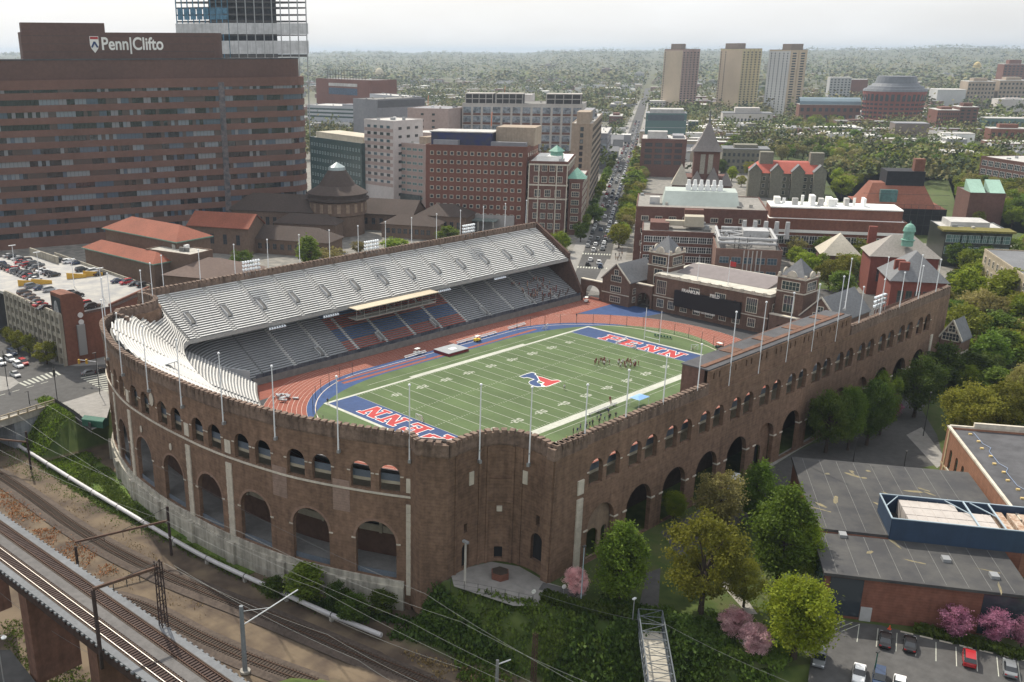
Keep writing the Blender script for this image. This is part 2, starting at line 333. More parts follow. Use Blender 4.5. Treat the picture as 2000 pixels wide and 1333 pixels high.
tag(mb.build('lane_lines',mat('lane_line',(.6,.52,.45),.9,.1,1.)),kind='structure')
mb=MB(); mb.box(-42,40,34.0,35.3,.012,.02); mb.box(-42,-8,36.6,37.6,.012,.02); tag(mb.build('jump_runway',TRK),kind='structure')
# end zones
mb=MB(); mb.box(-54.86,-45.72,-24.4,24.4,.01,.021); mb.box(45.72,54.86,-24.4,24.4,.01,.021); tag(mb.build('end_zone',BLUE),kind='structure')
# white lines
yd=.9144; mb=MB()
for k in range(-10,11):
    x=k*5*yd; mb.box(x-.06,x+.06,-24.4,24.4,.012,.026)
for k in range(-50,51):
    if k%5:
        for y in (-24.2,-6.3,5.7,23.6): mb.box(k*yd-.05,k*yd+.05,y,y+.6,.012,.0255)
for x in (-55.9,54.9): mb.box(x,x+1.0,-25.3,25.3,.012,.027)
for sg in (-1,1):
    y0,y1=(24.4,25.3) if sg>0 else (-25.3,-24.4)
    mb.box(-54.9,54.9,y0,y1,.012,.0275); ya,yb=(25.3,26.3) if sg>0 else (-26.9,-25.3)
    mb.box(-24.5 if sg>0 else -38,24 if sg>0 else 38,ya,yb,.012,.0275)
    mb.box(-38,38,sg*28.6-.05,sg*28.6+.05,.012,.025)
tag(mb.build('field_lines',OFFW),kind='structure')
# letters as strokes on a unit grid, each letter a list of rectangles/quads in (u right, v up)
SLAB={'P':[((0,0),(.5,.16)),((.12,0),(.4,1)),((0,.84),(.5,1)),((.3,.84),(.85,1)),((.3,.38),(.85,.54)),((.72,.44),(1,.94))],
 'E':[((0,0),(.9,.17)),((.12,0),(.4,1)),((0,.83),(.9,1)),((.74,.1),(.92,.34)),((.74,.68),(.92,.92)),((.35,.42),(.68,.58)),((.55,.34),(.68,.66))],
 'N':[((-.02,0),(.42,.16)),((.1,0),(.3,1)),((-.02,.84),(.34,1)),((.58,.84),(1.02,1)),((.7,0),(.9,1))]}
def letter_polys(ch,grow=0.):
    P=[]
    for (a,b),(c,d) in SLAB[ch]: P.append([(a-grow,b-grow),(c+grow,b-grow),(c+grow,d+grow),(a-grow,d+grow)])
    if ch=='N': P.append([(.08-grow,1+grow),(.36+grow*.6,1+grow),(.92+grow,-grow),(.64-grow*.6,-grow)])
    return P
def field_word(name,xs0,ys_,up,zw):
    mw,mr_=MB(),MB()
    for ch,y in zip('PENN',ys_):
        for grow,mbx,z in ((.03,mw,zw),(0,mr_,zw+.003)):
            for p in letter_polys(ch,grow):
                q=[(xs0+up*(v-.5)*6.3,y-up*(u-.5)*6.4) for u,v in p]
                a=sum(q[i][0]*q[(i+1)%4][1]-q[(i+1)%4][0]*q[i][1] for i in range(4))
                if a<0: q=q[::-1]
                z+=.0002; mbx.face([(*v,z) for v in q])
    tag(mw.build('lettering_outline',WHITE),kind='structure'); tag(mr_.build(name,RED),kind='structure')
field_word('end_zone_lettering',49.6,(11.0,3.7,-4.2,-11.8),1,.024)
field_word('end_zone_lettering',-50.1,(-12.2,-4.2,3.9,11.4),-1,.024)
# crest at midfield, traced on the ground plane
def lg(pts): return [tuple(G(1000+.055*x,715+.055*y,0)[:2]) for x,y in pts]
Lb1=[(270,375),(420,425),(520,405),(640,430),(800,480),(920,520),(960,520),(850,330),(790,320),(840,285),(720,240),(560,280)]
Lb2=[(800,485),(640,545),(600,600),(660,660),(790,715),(900,735),(1060,735),(1010,640),(900,590),(880,560),(940,520)]
Lr=[(905,370),(1080,410),(1400,520),(1640,510),(1730,550),(1560,610),(1300,710),(1190,730),(1140,700),(1080,650),(1160,600),(990,530)]
Lw=[(240,375),(420,440),(520,418),(640,445),(760,480),(620,540),(585,600),(650,670),(790,730),(900,750),(1100,750),(1200,742),(1320,722),(1600,610),(1760,550),(1640,498),(1400,505),(1080,398),(900,358),(860,330),(850,270),(720,222),(540,270)]
mb=MB()
def fp(mb,p,z,mi=0):
    a=sum(p[i][0]*p[(i+1)%len(p)][1]-p[(i+1)%len(p)][0]*p[i][1] for i in range(len(p)))
    mb.face([(*v,z) for v in (p if a>0 else p[::-1])],mi)
fp(mb,lg(Lw),.029,0); fp(mb,lg(Lb1),.033,1); fp(mb,lg(Lb2),.0335,1); fp(mb,lg(Lr),.034,2); fp(mb,lg([(905,570),(960,545),(1090,580),(1080,630),(1000,620),(930,600)]),.036,3)
tag(mb.build('midfield_crest',[WHITE,BLUE,RED,TURF]),kind='structure')
# yard numbers
SEG={'0':'abcdef','1':'bc','2':'abged','3':'abgcd','4':'fgbc','5':'afgcd'}
def digit(mb,ch,u0,T,w=1.15,h=1.9,t_=.32):
    q={'a':((0,h-t_),(w,h)),'d':((0,0),(w,t_)),'g':((0,h/2-t_/2),(w,h/2+t_/2)),'f':((0,h/2),(t_,h)),'e':((0,0),(t_,h/2)),'b':((w-t_,h/2),(w,h)),'c':((w-t_,0),(w,h/2))}
    for i,s_ in enumerate(SEG[ch]):
        (a,b),(c,d)=q[s_]; p=[T(u0+a,b),T(u0+c,b),T(u0+c,d),T(u0+a,d)]; fp(mb,p,.0285+i*.0003)
mb=MB()
for k in range(-4,5):
    s_=str(50-abs(k)*10)
    for sg in (1,-1):
        T=(lambda u,v,k=k,sg=sg:(k*10*yd-sg*u,sg*(17.4-(v-.95))))
        digit(mb,s_[0],-1.55,T); digit(mb,s_[1],.4,T)
        if k: 
            d=1 if k*sg>0 else -1
            fp(mb,[T(-d*1.9-.0,.7),T(-d*2.8,.95),T(-d*1.9,1.2)],.0285)
tag(mb.build('yard_numbers',OFFW),kind='structure')

# ---------------------------------------------------------------- the stadium
ST=thing('stadium','brown brick horseshoe football stadium with arcaded walls and silver bleachers','stadium',(0,0,0))
def resample(pts,step):
    out=[Vector((*pts[0],0)) if len(pts[0])==2 else Vector(pts[0])]; 
    for a,b in zip(pts[:-1],pts[1:]):
        a,b=Vector((a[0],a[1],0)),Vector((b[0],b[1],0)); k=max(1,round((b-a).length/step))
        for i in range(1,k+1): out.append(a+(b-a)*(i/k))
    return out
def catmull(pts,n=6):
    P=[Vector((*p,0)) for p in pts]; P=[2*P[0]-P[1]]+P+[2*P[-1]-P[-2]]; out=[]
    for i in range(1,len(P)-2):
        for k in range(n):
            t=k/n; a,b,c,d=P[i-1],P[i],P[i+1],P[i+2]
            out.append(.5*((2*b)+(c-a)*t+(2*a-5*b+4*c-d)*t*t+(3*b-a-3*c+d)*t**3))
    out.append(P[-2]); return [(p.x,p.y) for p in out]
class Path:
    def __init__(s,pts):
        s.p=[Vector((x,y)) for x,y in pts]; s.s=[0.]
        for a,b in zip(s.p[:-1],s.p[1:]): s.s.append(s.s[-1]+(b-a).length)
        s.len=s.s[-1]
    def at(s,d,off=0.):
        d=min(max(d,0),s.len); i=0
        while i<len(s.s)-2 and s.s[i+1]<d: i+=1
        a,b=s.p[i],s.p[i+1]; t=(d-s.s[i])/max(1e-9,s.s[i+1]-s.s[i])
        def dirn(j):
            j=min(max(j,0),len(s.p)-2); v=s.p[j+1]-s.p[j]; return v.normalized()
        dd=dirn(i); dp=dirn(i-1); dn=dirn(i+1)
        # blend directions near joints so that offsets stay watertight
        if t<.5 and dd.dot(dp)>.5: dd=(dd*(.5+t)+dp*(.5-t)).normalized()
        elif t>=.5 and dd.dot(dn)>.5: dd=(dd*(1.5-t)+dn*(t-.5)).normalized()
        p=a+(b-a)*t; return p+Vector((dd.y,-dd.x))*off       # positive off = to the right of travel = outwards
def arch_wall(path,s0,s1,z0,z1,holes,th=.9,step=3.,extra=()):
    """thick wall along path with arched holes (centre, half width, sill z, spring z, rise)"""
    mb=MB(); br={s0,s1}; k=max(1,int((s1-s0)/step))
    for i in range(k+1): br.add(s0+(s1-s0)*i/k)
    for c,h,zs,zsp,rise in holes:
        for i in range(13): br.add(c-h*math.cos(math.pi*i/12))
    br.update(extra); br=sorted(b for b in br if s0-1e-6<=b<=s1+1e-6); bb=[br[0]]
    for b in br[1:]:
        if b-bb[-1]>1e-4: bb.append(b)
    def top(hh,x):
        c,h,zs,zsp,rise=hh; t=max(0,1-((x-c)/h)**2); return zsp+rise*math.sqrt(t)
    for a,b in zip(bb[:-1],bb[1:]):
        m=(a+b)/2; act=sorted([hh for hh in holes if abs(m-hh[0])<hh[1]],key=lambda q:q[2])
        segs=[]; za=zb=z0
        for hh in act: segs.append((za,zb,hh[2],hh[2])); za,zb=top(hh,a),top(hh,b)
        segs.append((za,zb,z1,z1))
        pa,pb=path.at(a),path.at(b); ia,ib=path.at(a,-th),path.at(b,-th)
        for i,(a0,b0,a1,b1) in enumerate(segs):
            if a1-a0<1e-4 and b1-b0<1e-4: continue
            mb.face([(*pa,a0),(*pb,b0),(*pb,b1),(*pa,a1)][::-1]); mb.face([(*ia,a0),(*ib,b0),(*ib,b1),(*ia,a1)])
            mb.face([(*pa,a1),(*pb,b1),(*ib,b1),(*ia,a1)][::-1]); mb.face([(*pa,a0),(*pb,b0),(*ib,b0),(*ia,a0)])
    for c,h,zs,zsp,rise in holes:
        for e in (c-h,c+h):
            p,i=path.at(e),path.at(e,-th); q=[(*p,zs),(*i,zs),(*i,zsp),(*p,zsp)]; mb.face(q); 
    for e in (s0,s1):
        p,i=path.at(e),path.at(e,-th); mb.face([(*p,z0),(*i,z0),(*i,z1),(*p,z1)])
    return mb
def band(mb,path,s0,s1,o0,o1,z0,z1,step=2.5,mi=0):
    k=max(1,int((s1-s0)/step)); q=[]
    for i in range(k+1):
        s_=s0+(s1-s0)*i/k; a,b=path.at(s_,o0),path.at(s_,o1); q.append(((*a,z0),(*b,z0),(*b,z1),(*a,z1)))
    for a,b in zip(q[:-1],q[1:]):
        for i in range(4): j=(i+1)%4; mb.face([a[i],b[i],b[j],a[j]],mi)
    mb.face(q[0],mi); mb.face(q[-1][::-1],mi)
def crenel(path,s0,s1,zt,skip=()):
    mb=MB(); band(mb,path,s0,s1,-.75,.34,zt-2.6,zt-.55,1.6); band(mb,path,s0,s1,-.6,.12,zt-2.95,zt-2.6,1.6)
    s_=s0+.1
    while s_<s1-.9:
        pts=[path.at(s_,.5),path.at(s_+.92,.5),path.at(s_+.92,-.75),path.at(s_,-.75)]
        mb.prism([tuple(p) for p in pts],zt-.56,zt,1)
        # corbel under each merlon: wedge leaning out of the wall face
        p0,p1=path.at(s_+.08,.34),path.at(s_+.84,.34); q0,q1=path.at(s_+.25,.5),path.at(s_+.67,.5)
        a=[(*p0,zt-1.5),(*p1,zt-1.5)]; b=[(*path.at(s_,.5),zt-.56),(*path.at(s_+.92,.5),zt-.56)]
        mb.face([a[0],a[1],b[1],b[0]],1); mb.face([a[0],b[0],(*p0,zt-.56)],1); mb.face([a[1],(*p1,zt-.56),b[1]],1)
        s_+=1.42
    return mb
PZ=25.85
# --- north wall (runs towards -x so that outwards is -y): s = 88 - x
NP=Path([(88,-72.5),(-82,-72.5)]); sX=lambda x:88-x
CK=[-68.2+11.66*k for k in range(13)]
holes=[]
for k,c in enumerate(CK):
    holes.append((sX(c),3.95,.05,6.95,3.9))
    for d in (-2.5,2.5): holes.append((sX(c+d+.1),1.95,15.35,18.35,1.98))
w=arch_wall(NP,0,sX(-82),-.5,PZ-2.3,holes); w.build('arcade_wall',BR,ST)
crenel(NP,0,sX(27),PZ).build('parapet',[BRB,BRB],ST); crenel(NP,sX(-35.2),sX(-82),PZ).build('parapet',[BRB,BRB],ST)
mb=MB(); band(mb,NP,0,sX(-82),0,.22,14.55,14.95,8); band(mb,NP,sX(27),sX(-35.2),0,.15,24.1,24.4,8)
x=-34.5
while x<26.5:
    mb.box(x,x+.35,-72.9,-72.5,23.2,24.1); x+=.75
mb.build('string_course',STONE,ST)
for k,c in enumerate(CK):
    mb=MB()                                    # impost blocks at the arch springings
    for e in (-1,1): mb.box(c+e*4.5-.6,c+e*4.5+.6,-73.54,-72.48,6.75,7.05)
    for d in (-2.4,2.6):
        for e in (-1,1): mb.box(c+d+e*2.3-.25,c+d+e*2.3+.25,-73.52,-72.48,18.2,18.4)
    mb.build('impost',STONE,ST)
# raised press level above the middle bays: brick front with slit windows, black flat roof
rw=arch_wall(NP,sX(26.5),sX(-35),PZ-2.3,28.3,[(sX(-33.5+2.05*i),.26,26.3,27.6,.12) for i in range(29) if i%3!=2],th=.6); rw.build('raised_wall',BR,ST)
mb=MB(); mb.box(-35.2,26.7,-72.85,-66.6,28.3,28.55); mb.build('raised_roof',ROOF,ST)
mb=MB(); mb.box(-34.6,26,-71.5,-70.4,28.56,28.75); 
for x in (-22,-9,4,17): mb.box(x,x+4,-70.2,-67.2,28.56,28.7)
mb.build('roof_patch',mat('rusty_roof_patch',(.17,.09,.06),.9,.4,.6),ST)
mb=MB(); mb.box(-34.6,26.2,-67.2,-66.8,20.5,28.3); mb.box(-35,-34.4,-71.8,-66.8,20,28.3); mb.box(25.9,26.5,-71.8,-66.8,20,28.3); mb.box(-12,26,-66.8,-61,25.2,25.5); mb.build('press_wall',BRD,ST)
# infilled arches and the solid base doors
INF=mat('arch_infill',(.3,.22,.16),.9,.25,.9,streak=.2)
for k in (0,5,8,9):
    c=CK[k]; p=Path([(c+4.2,-71.9),(c-4.2,-71.9)]); hh=[(5.3,1.9,.1,4.1,1.7)]+([(1.6,.8,.4,4.6,.7)] if k==0 else [])
    arch_wall(p,0,8.4,0,11.2,hh,th=.4).build('arch_infill',INF if k==0 else BR,ST)
    if k: 
        mb=MB(); mb.box(c-3,c+1.2,-71.4,-71.3,0,6); mb.build('iron_gate',DARK,ST)
# concourse behind the arcade, north side
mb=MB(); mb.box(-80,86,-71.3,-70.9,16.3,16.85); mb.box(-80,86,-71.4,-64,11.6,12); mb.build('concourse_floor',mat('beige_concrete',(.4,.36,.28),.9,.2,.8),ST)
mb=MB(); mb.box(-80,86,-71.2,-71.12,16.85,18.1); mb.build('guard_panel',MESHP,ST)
mb=MB(); mb.box(-81,86,-65.2,-64.8,0,12); mb.build('inner_wall',mat('blackish_brick',(.05,.035,.03),.95,.3,.8),ST)  # near-black brick set behind the arches
# --- the curved end: measured outline, from the south corner round to the north corner
CURV=catmull([(-96.6,57.5),(-102,52.5),(-105.3,45.5),(-107.6,38),(-109.4,31),(-110.6,24),(-111.2,16),(-111.4,8),(-111.2,1),(-110.8,-7),(-109.8,-15),(-108.2,-23),(-106.4,-30),(-104.6,-35),(-102.4,-40),(-98.9,-47),(-95.6,-52.6)],5)
CP=Path(CURV); LC=CP.len
q=min(range(2000),key=lambda i:(CP.at(LC*i/2000)-Vector((-95.9,-53))).length)/2000*LC
bs=[q-13.3*k for k in range(9)]                                # bay boundaries from the north corner
holes=[]
for k in range(8):
    c=bs[k]-6.65
    if c>5: 
        holes.append((c,3.95,-3.4,3.9,3.95))
        for d in (-2.75,2.75): holes.append((c+d,1.95,13.9,17.2,1.98))
w=arch_wall(CP,.5,LC,-9.8,PZ-2.3,[h for h in holes if h[0]-h[1]>.6],step=2.2); w.build('arcade_wall',BR,ST)
crenel(CP,.5,LC,PZ).build('parapet',[BRB,BRB],ST)
mb=MB(); band(mb,CP,.5,LC,0,.24,13.3,13.65,2.2); 
mb.build('string_course',STONE,ST)
for h in holes:
    mb=MB()
    if h[2]<0:
        for e in (-1,1):
            s_=h[0]+e*4.35; band(mb,CP,s_-.4,s_+.4,-.2,.12,3.65,3.95)
    else:
        for e in (-1,1): s_=h[0]+e*2.3; band(mb,CP,s_-.3,s_+.3,-.1,.12,17.05,17.25)
    mb.build('impost',STONE,ST)
# brick arch rings
mb=MB()
for pth,hs_ in ((CP,[h for h in holes if h[2]<0]),(NP,[(sX(c),3.95,.05,6.95,3.9) for c in CK])):
    for c,h,zs,zsp,rise in hs_:
        for i in range(12):
            t0,t1=math.pi*i/12,math.pi*(i+1)/12
            P4=[]
            for t_,k_ in ((t0,1.0),(t1,1.0),(t1,1.13),(t0,1.13)):
                p=pth.at(c-h*k_*math.cos(t_),.1); P4.append((*p,zsp+rise*k_*math.sin(t_)))
            mb.face(P4)
        mb.build('arch_ring',mat('arch_brick',(.26,.17,.125),.9,.25,1.5),ST); mb=MB()
# limestone quoin strips, plaques and shields
mb=MB(); mp_=MB(); ms=MB()
for k in (0,3,4,6,7):
    if k<len(bs) and bs[k]>2:
        s_=bs[k]
        for j in range(22):
            z0=-6.2+j*.83 if k==0 else -4.2+j*.75
            if z0<12: band(mb,CP,s_-.8,s_+.8,-.1,.2+.05*(j%2),z0,z0+(.78 if k==0 else .7))
        band(mp_,CP,s_-.8,s_+.8,-.1,.14,14.3,17.0); mp_.build('stone_plaque',STONE,ST); mp_=MB(); mb.build('quoin_strip',STONE,ST); mb=MB()
for j in range(20): mb.box(-75.7,-74.1,-73.68,-72.4,.0+j*.7,.63+j*.7)
mp_.box(-75.7,-74.1,-73.66,-72.4,14.8,17.5)
mb.build('quoin_strip',STONE,ST); mb=MB()
for j in range(22): mb.box(78.4,79.7,-73.66,-72.4,j*.62,.57+j*.62)
mb.build('quoin_strip',STONE,ST); mp_.build('stone_plaque',STONE,ST)
for s_,z,r_ in [(bs[5],18.6,1.5)]+[(bs[k]-6.65,9.9,.8) for k in (4,5)]:
    a=CP.at(s_,.15); b=CP.at(s_+.5,.15); d=(b-a).normalized()
    n_=8; i0=len(ms.v); pts=[(a+d*(r_*.62*math.cos(2*math.pi*i/n_)),z+r_*math.sin(2*math.pi*i/n_)) for i in range(n_)]
    o_=CP.at(s_,.3)-a
    ms.face([(*(p+o_),zz) for p,zz in pts]); 
    for i in range(n_):
        (p,zp),(q2,zq)=pts[i],pts[(i+1)%n_]; ms.face([(*p,zp),(*q2,zq),(*(q2+o_),zq),(*(p+o_),zp)])
ms.build('stone_shield',STONE,ST)
# light re-laid brick strips below two of the poles
mb=MB()
for k in (1,2):
    mb=MB(); band(mb,CP,bs[k]-1.7,bs[k]+1.7,-.1,.05,8.7,14.9); mb.build('relaid_brick',mat('pale_relaid_brick',(.29,.205,.165),.9,.25,1.2,brick=.5),ST)
# concrete retaining base of the curved end
mb=MB(); band(mb,CP,.5,bs[0]-1.2,-1.2,.75,-11.5,-4.6,2.2); band(mb,CP,.5,bs[0]-1.2,-1.2,.35,-4.6,-3.5,2.2)
for k in range(1,9):
    if bs[k]>1: band(mb,CP,bs[k]-1.1,bs[k]+1.1,-.8,1.35,-11.5,-4.55)
mb.build('retaining_base',CONCW,ST)
mb=MB(); band(mb,CP,1,LC,-8.5,-.9,10.9,11.3,2.2); 
band(mb,CP,1,LC,-1.5,-1.2,15.0,15.6,2.2); band(mb,CP,1,LC,-8.3,-8.0,1.2,2.6,2.2); band(mb,CP,1,LC,-8.3,-8.0,5.2,6.0,2.2)
for k in range(8):
    for d in (-2.2,2.2):
        c=bs[k]-6.65+d
        if c>3: band(mb,CP,c-.3,c+.3,-8.2,-7.6,1.2,11)
mb.build('concourse_floor',mat('beige_concrete',(.4,.36,.28),.9,.2,.8),ST)
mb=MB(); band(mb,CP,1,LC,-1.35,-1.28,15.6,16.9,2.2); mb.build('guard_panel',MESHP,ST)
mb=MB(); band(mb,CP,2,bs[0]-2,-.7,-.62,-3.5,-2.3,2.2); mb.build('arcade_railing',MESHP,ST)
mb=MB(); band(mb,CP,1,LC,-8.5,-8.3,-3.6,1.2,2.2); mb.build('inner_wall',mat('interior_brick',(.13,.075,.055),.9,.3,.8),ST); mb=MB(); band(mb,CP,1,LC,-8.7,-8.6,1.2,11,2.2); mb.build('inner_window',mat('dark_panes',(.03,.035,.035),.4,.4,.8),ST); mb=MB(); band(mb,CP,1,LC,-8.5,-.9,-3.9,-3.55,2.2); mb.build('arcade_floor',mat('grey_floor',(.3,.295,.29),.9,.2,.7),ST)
# --- corner blocks and concave bays
def bay(sg):
    A=[(-95.6,sg*52.2),(-97.2,sg*56),(-94,sg*60.3)]
    Bc=catmull([(-94,sg*60.3),(-90,sg*60.1),(-86.6,sg*60.3),(-83.6,sg*61.6),(-81.6,sg*64),(-80.9,sg*67.6),(-81.2,sg*70.5),(-82,sg*72.9)],4)
    C_=[(-82,sg*73.1),(-73.5,sg*73.1)]
    paths=[A,Bc,C_] if sg<0 else [A[::-1],Bc[::-1],C_[::-1]]
    for i,p in enumerate(paths):
        P=Path(p); hh=[]
        if sg<0 and i==1: hh=[(P.len*.2,.9,.3,4.2,.9),(P.len*.5,.75,.6,3.0,.05),(P.len*.84,1.5,2.2,6.2,1.5),(P.len*.2,.45,7.2,9.0,.05),(P.len*.84,.45,9.2,11.2,.05)]
        base=-8. if (i==0) else -.5
        z1=PZ-2.3; arch_wall(P,0,P.len,base,z1,hh,th=1.4 if i==1 else 1.0,step=1.5).build('corner_wall',BR,ST)
        crenel(P,0,P.len,PZ).build('parapet',[BRB,BRB],ST)
        if sg<0 and i==1:
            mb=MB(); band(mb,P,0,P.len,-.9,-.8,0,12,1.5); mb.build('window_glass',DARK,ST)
            mb=MB()
            for f_ in (.25,.7): band(mb,P,P.len*f_-.55,P.len*f_+.55,-.1,.12,16.2,18.7)
            band(mb,P,P.len*.5-.5,P.len*.5+.5,-.1,.3,10.2,11.2)
            mb.build('stone_plaque',STONE,ST)
            mb=MB()
            for f_ in (.08,.33,.4,.6,.67,.94): band(mb,P,P.len*f_-.22,P.len*f_+.22,-.1,.25,0,22.8)
            band(mb,P,P.len*.5-2.2,P.len*.5+2.2,-.1,.18,12.4,16.6); band(mb,P,P.len*.5-2.5,P.len*.5+2.5,-.1,.4,12.1,12.4)
            mb.build('brick_pilaster',BR,ST)
bay(-1); bay(1)
for sg in (-1,1): mb=MB(); mb.box(-82.35,-81,sg*73.16,sg*71.6,-.5,PZ-2.3); mb.build('corner_wall',BR,ST)
mb=MB(); mb.box(-82.6,-81.2,-73.6,-72.,23.2,25.3); mb.build('parapet',BRB,ST)
# --- south back wall with parapet, west end walls
SP=Path([(-82,72.5),(83,72.5)]); arch_wall(SP,0,165,-.5,PZ-2.3,[]).build('back_wall',BR,ST)
crenel(Path([(-81,72.5),(83,72.5)]),0,164,26.2).build('parapet',[BRB,BRB],ST)
for sg in (1,-1):
    mb=MB(); x0,x1=82.4,83.4; pr=[(49,0),(49,3),(56,14.5),(56,16.6),(72.6,26.2),(72.6,0)]
    f=[(x0,sg*y,z) for y,z in pr]; g_=[(x1,sg*y,z) for y,z in pr]; mb.face(f); mb.face(g_[::-1])
    for i in range(len(pr)): j=(i+1)%len(pr); mb.face([f[i],f[j],g_[j],g_[i]])
    mb.build('end_wall',BRD,ST)
# --- seating
FR=[(82.3,56),(-77,56)]; frc=catmull([(-77,56),(-81,51.5),(-85.8,41.3),(-89.6,29),(-92.2,17),(-93.6,5),(-93.4,-6),(-91.8,-18),(-87.6,-32),(-82.5,-43),(-76,-53),(-71,-56)],4)
bkc=catmull([(-79,71.6),(-79.2,66),(-81.5,61),(-87,58.2),(-94,56.6),(-103.6,45),(-108,32),(-109.7,18),(-109.9,6),(-109.5,-6),(-107,-23),(-103.2,-36),(-95,-49),(-88,-56.8),(-80,-60.5),(-78,-66),(-77.5,-70),(-71,-71.4)],4)
def even(pts,n):
    P=Path(pts); return [P.at(P.len*i/n) for i in range(n+1)]
def stand(rows_name,F_,B_,zf,run,rise,sect,deckname,M,benchM,under=True,aw=.65,colfn=None):
    """stepped deck between a front line and a back line; benches in sections of sect samples"""
    n=len(F_)-1; dist=[(b-a).length for a,b in zip(F_,B_)]; dr=[(b-a).normalized() for a,b in zip(F_,B_)]
    K=int(max(dist)/run); mb=MB()
    P=lambda i,k:F_[i]+dr[i]*(k*run)
    for k in range(K):
        for i in range(n):
            if (k+1)*run<=dist[i]+.3 and (k+1)*run<=dist[i+1]+.3:
                z=zf+k*rise; a,b,c,d=P(i,k),P(i+1,k),P(i+1,k+1),P(i,k+1)
                mb.face([(*a,z),(*b,z),(*c,z),(*d,z)]); mb.face([(*d,z),(*c,z),(*c,z+rise),(*d,z+rise)])
    if under:
        for i in range(n):
            a,b=F_[i],F_[i+1]; c,d=B_[i+1],B_[i]; zc,zd=zf+dist[i+1]/run*rise,zf+dist[i]/run*rise
            mb.face([(*a,zf-1.),(*b,zf-1.),(*c,zc-1.2),(*d,zd-1.2)]); mb.face([(*a,zf-1.),(*a,zf+.1),(*b,zf+.1),(*b,zf-1.)])
    mb.build(deckname,M,ST)
    for i0 in range(0,n,sect):
        i1=min(n,i0+sect); bm_=MB()
        for k in range(K):
            for i in range(i0,i1):
                if (k+1)*run<=dist[i] and (k+1)*run<=dist[i+1]:
                    z=zf+k*rise+.42; L_=(F_[i+1]-F_[i]).normalized(); oa=L_*aw if i==i0 else L_*0; ob=L_*aw if i==i1-1 else L_*0
                    q=[F_[i]+dr[i]*(k*run+run*.50)+oa,F_[i+1]+dr[i+1]*(k*run+run*.50)-ob,F_[i+1]+dr[i+1]*(k*run+run*.97)-ob,F_[i]+dr[i]*(k*run+run*.97)+oa]
                    mi=colfn(k,(F_[i]+F_[i+1])/2) if colfn else 0
                    bm_.face([(*p,z) for p in q],mi); bm_.face([(*q[0],z-.16),(*q[1],z-.16),(*q[1],z),(*q[0],z)],mi)
        if bm_.f: bm_.build(rows_name,benchM,ST)
ALUL=mat('shaded_bench',(.42,.43,.45),.5,.12,.9)  # aluminium darkened to stand for the shade under the upper deck
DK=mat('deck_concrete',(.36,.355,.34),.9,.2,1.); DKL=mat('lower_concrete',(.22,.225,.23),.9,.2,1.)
xb=[82.3]+[-68.2+11.66*(k+.5) for k in range(12,-2,-1)]; xb=[82.3]+[x for x in xb[1:] if -76<x<80]+[-77]
Fs=[Vector((x,56)) for x in xb]; Bs=[Vector((x if x>-77 else -79,72)) for x in xb]
stand('bleacher_section',Fs,Bs,14.7,.76,.452,1,'upper_deck',DK,ALU)
Fc=even(frc,56); Bc=even(bkc,56); stand('bleacher_section',Fc,Bc,14.7,.76,.452,7,'upper_deck',DK,mat('white_bench',(.52,.51,.49),.5,.1,1.))
Fn=[Vector((x,-56)) for x in xb[::-1]]; Fn[0].x=-71; Bn=[Vector((p.x,-71.6)) for p in Fn]
stand('bleacher_section',Fn,Bn,14.7,.76,.452,1,'upper_deck',DK,ALU)
colf=lambda k,p:(1+((k//6)%2)) if -27<p.x<22 else 0
xl=[82.3-3.9*i for i in range(37)]; 
Fl=[Vector((x,49.6)) for x in xl]; Bl=[Vector((x,69.5)) for x in xl]
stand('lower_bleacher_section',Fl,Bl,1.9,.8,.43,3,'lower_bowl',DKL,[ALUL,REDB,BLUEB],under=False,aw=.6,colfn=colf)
fan_f=[Vector((-58.1,49.6))]+[Vector((-62-.25*i,49.6-.06*i)) for i in range(9)]; fan_b=[Vector(p) for p in ((-58.1,69.5),(-62.3,69.5),(-65.5,69.3),(-69,68.6),(-72.5,67.2),(-75.5,65.4),(-78,63.2),(-79.6,61),(-80.3,59.2),(-80.5,57.6))]
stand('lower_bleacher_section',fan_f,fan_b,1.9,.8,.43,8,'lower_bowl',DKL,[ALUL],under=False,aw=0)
lfc=catmull([(-62.5,46.5),(-68,38),(-73,28),(-77,16),(-78.6,4),(-78.4,-6),(-76.5,-18),(-72,-30),(-66,-40),(-61,-49.6)],4); lbc=catmull([(-80,60),(-86,50),(-91,37),(-95,20),(-96.5,5),(-96.3,-6),(-94,-22),(-89,-36),(-82,-50),(-72,-66)],4)
stand('lower_bleacher_section',even(lfc,36),even(lbc,36),1.9,.8,.43,6,'lower_bowl',DKL,[mat('white_bench',(.74,.73,.7)),],under=False)
Fl2=[Vector((-61+11.9*i,-49.6)) for i in range(13)]; Bl2=[Vector((p.x,-66)) for p in Fl2]
stand('lower_bleacher_section',Fl2,Bl2,1.9,.8,.43,1,'lower_bowl',DKL,[ALU],under=False)
# front walls of the lower bowl, railings with dark banners, tunnel wall at the near-left corner
mb=MB(); mb.box(-62,82.3,49.1,49.6,0,2.0); mb.box(-61,82,-49.6,-49.1,0,2.0); band(mb,Path(lfc),0,Path(lfc).len,-.1,.4,0,2.0); mb.build('field_wall',CONCD,ST)
mb=MB(); mb.face([(-62.8,49.3,0),(-62.8,49.3,4.6),(-79,58,9),(-79,58,0)]); mb.face([(-62.5,49.7,0),(-62.5,49.7,4.6),(-78.7,58.4,9),(-78.7,58.4,0)]); mb.face([(-62.8,49.3,4.6),(-79,58,9),(-78.7,58.4,9),(-62.5,49.7,4.6)]); mb.build('tunnel_wall',mat('pale_grey_wall',(.45,.46,.47),.9,.12,.7,streak=.2),ST)
mb=MB(); mb.box(-61,82,49.2,49.26,2.0,3.0)
for i in range(72): mb.box(-60.5+i*2,-60.4+i*2,49.1,49.3,2,3.15)
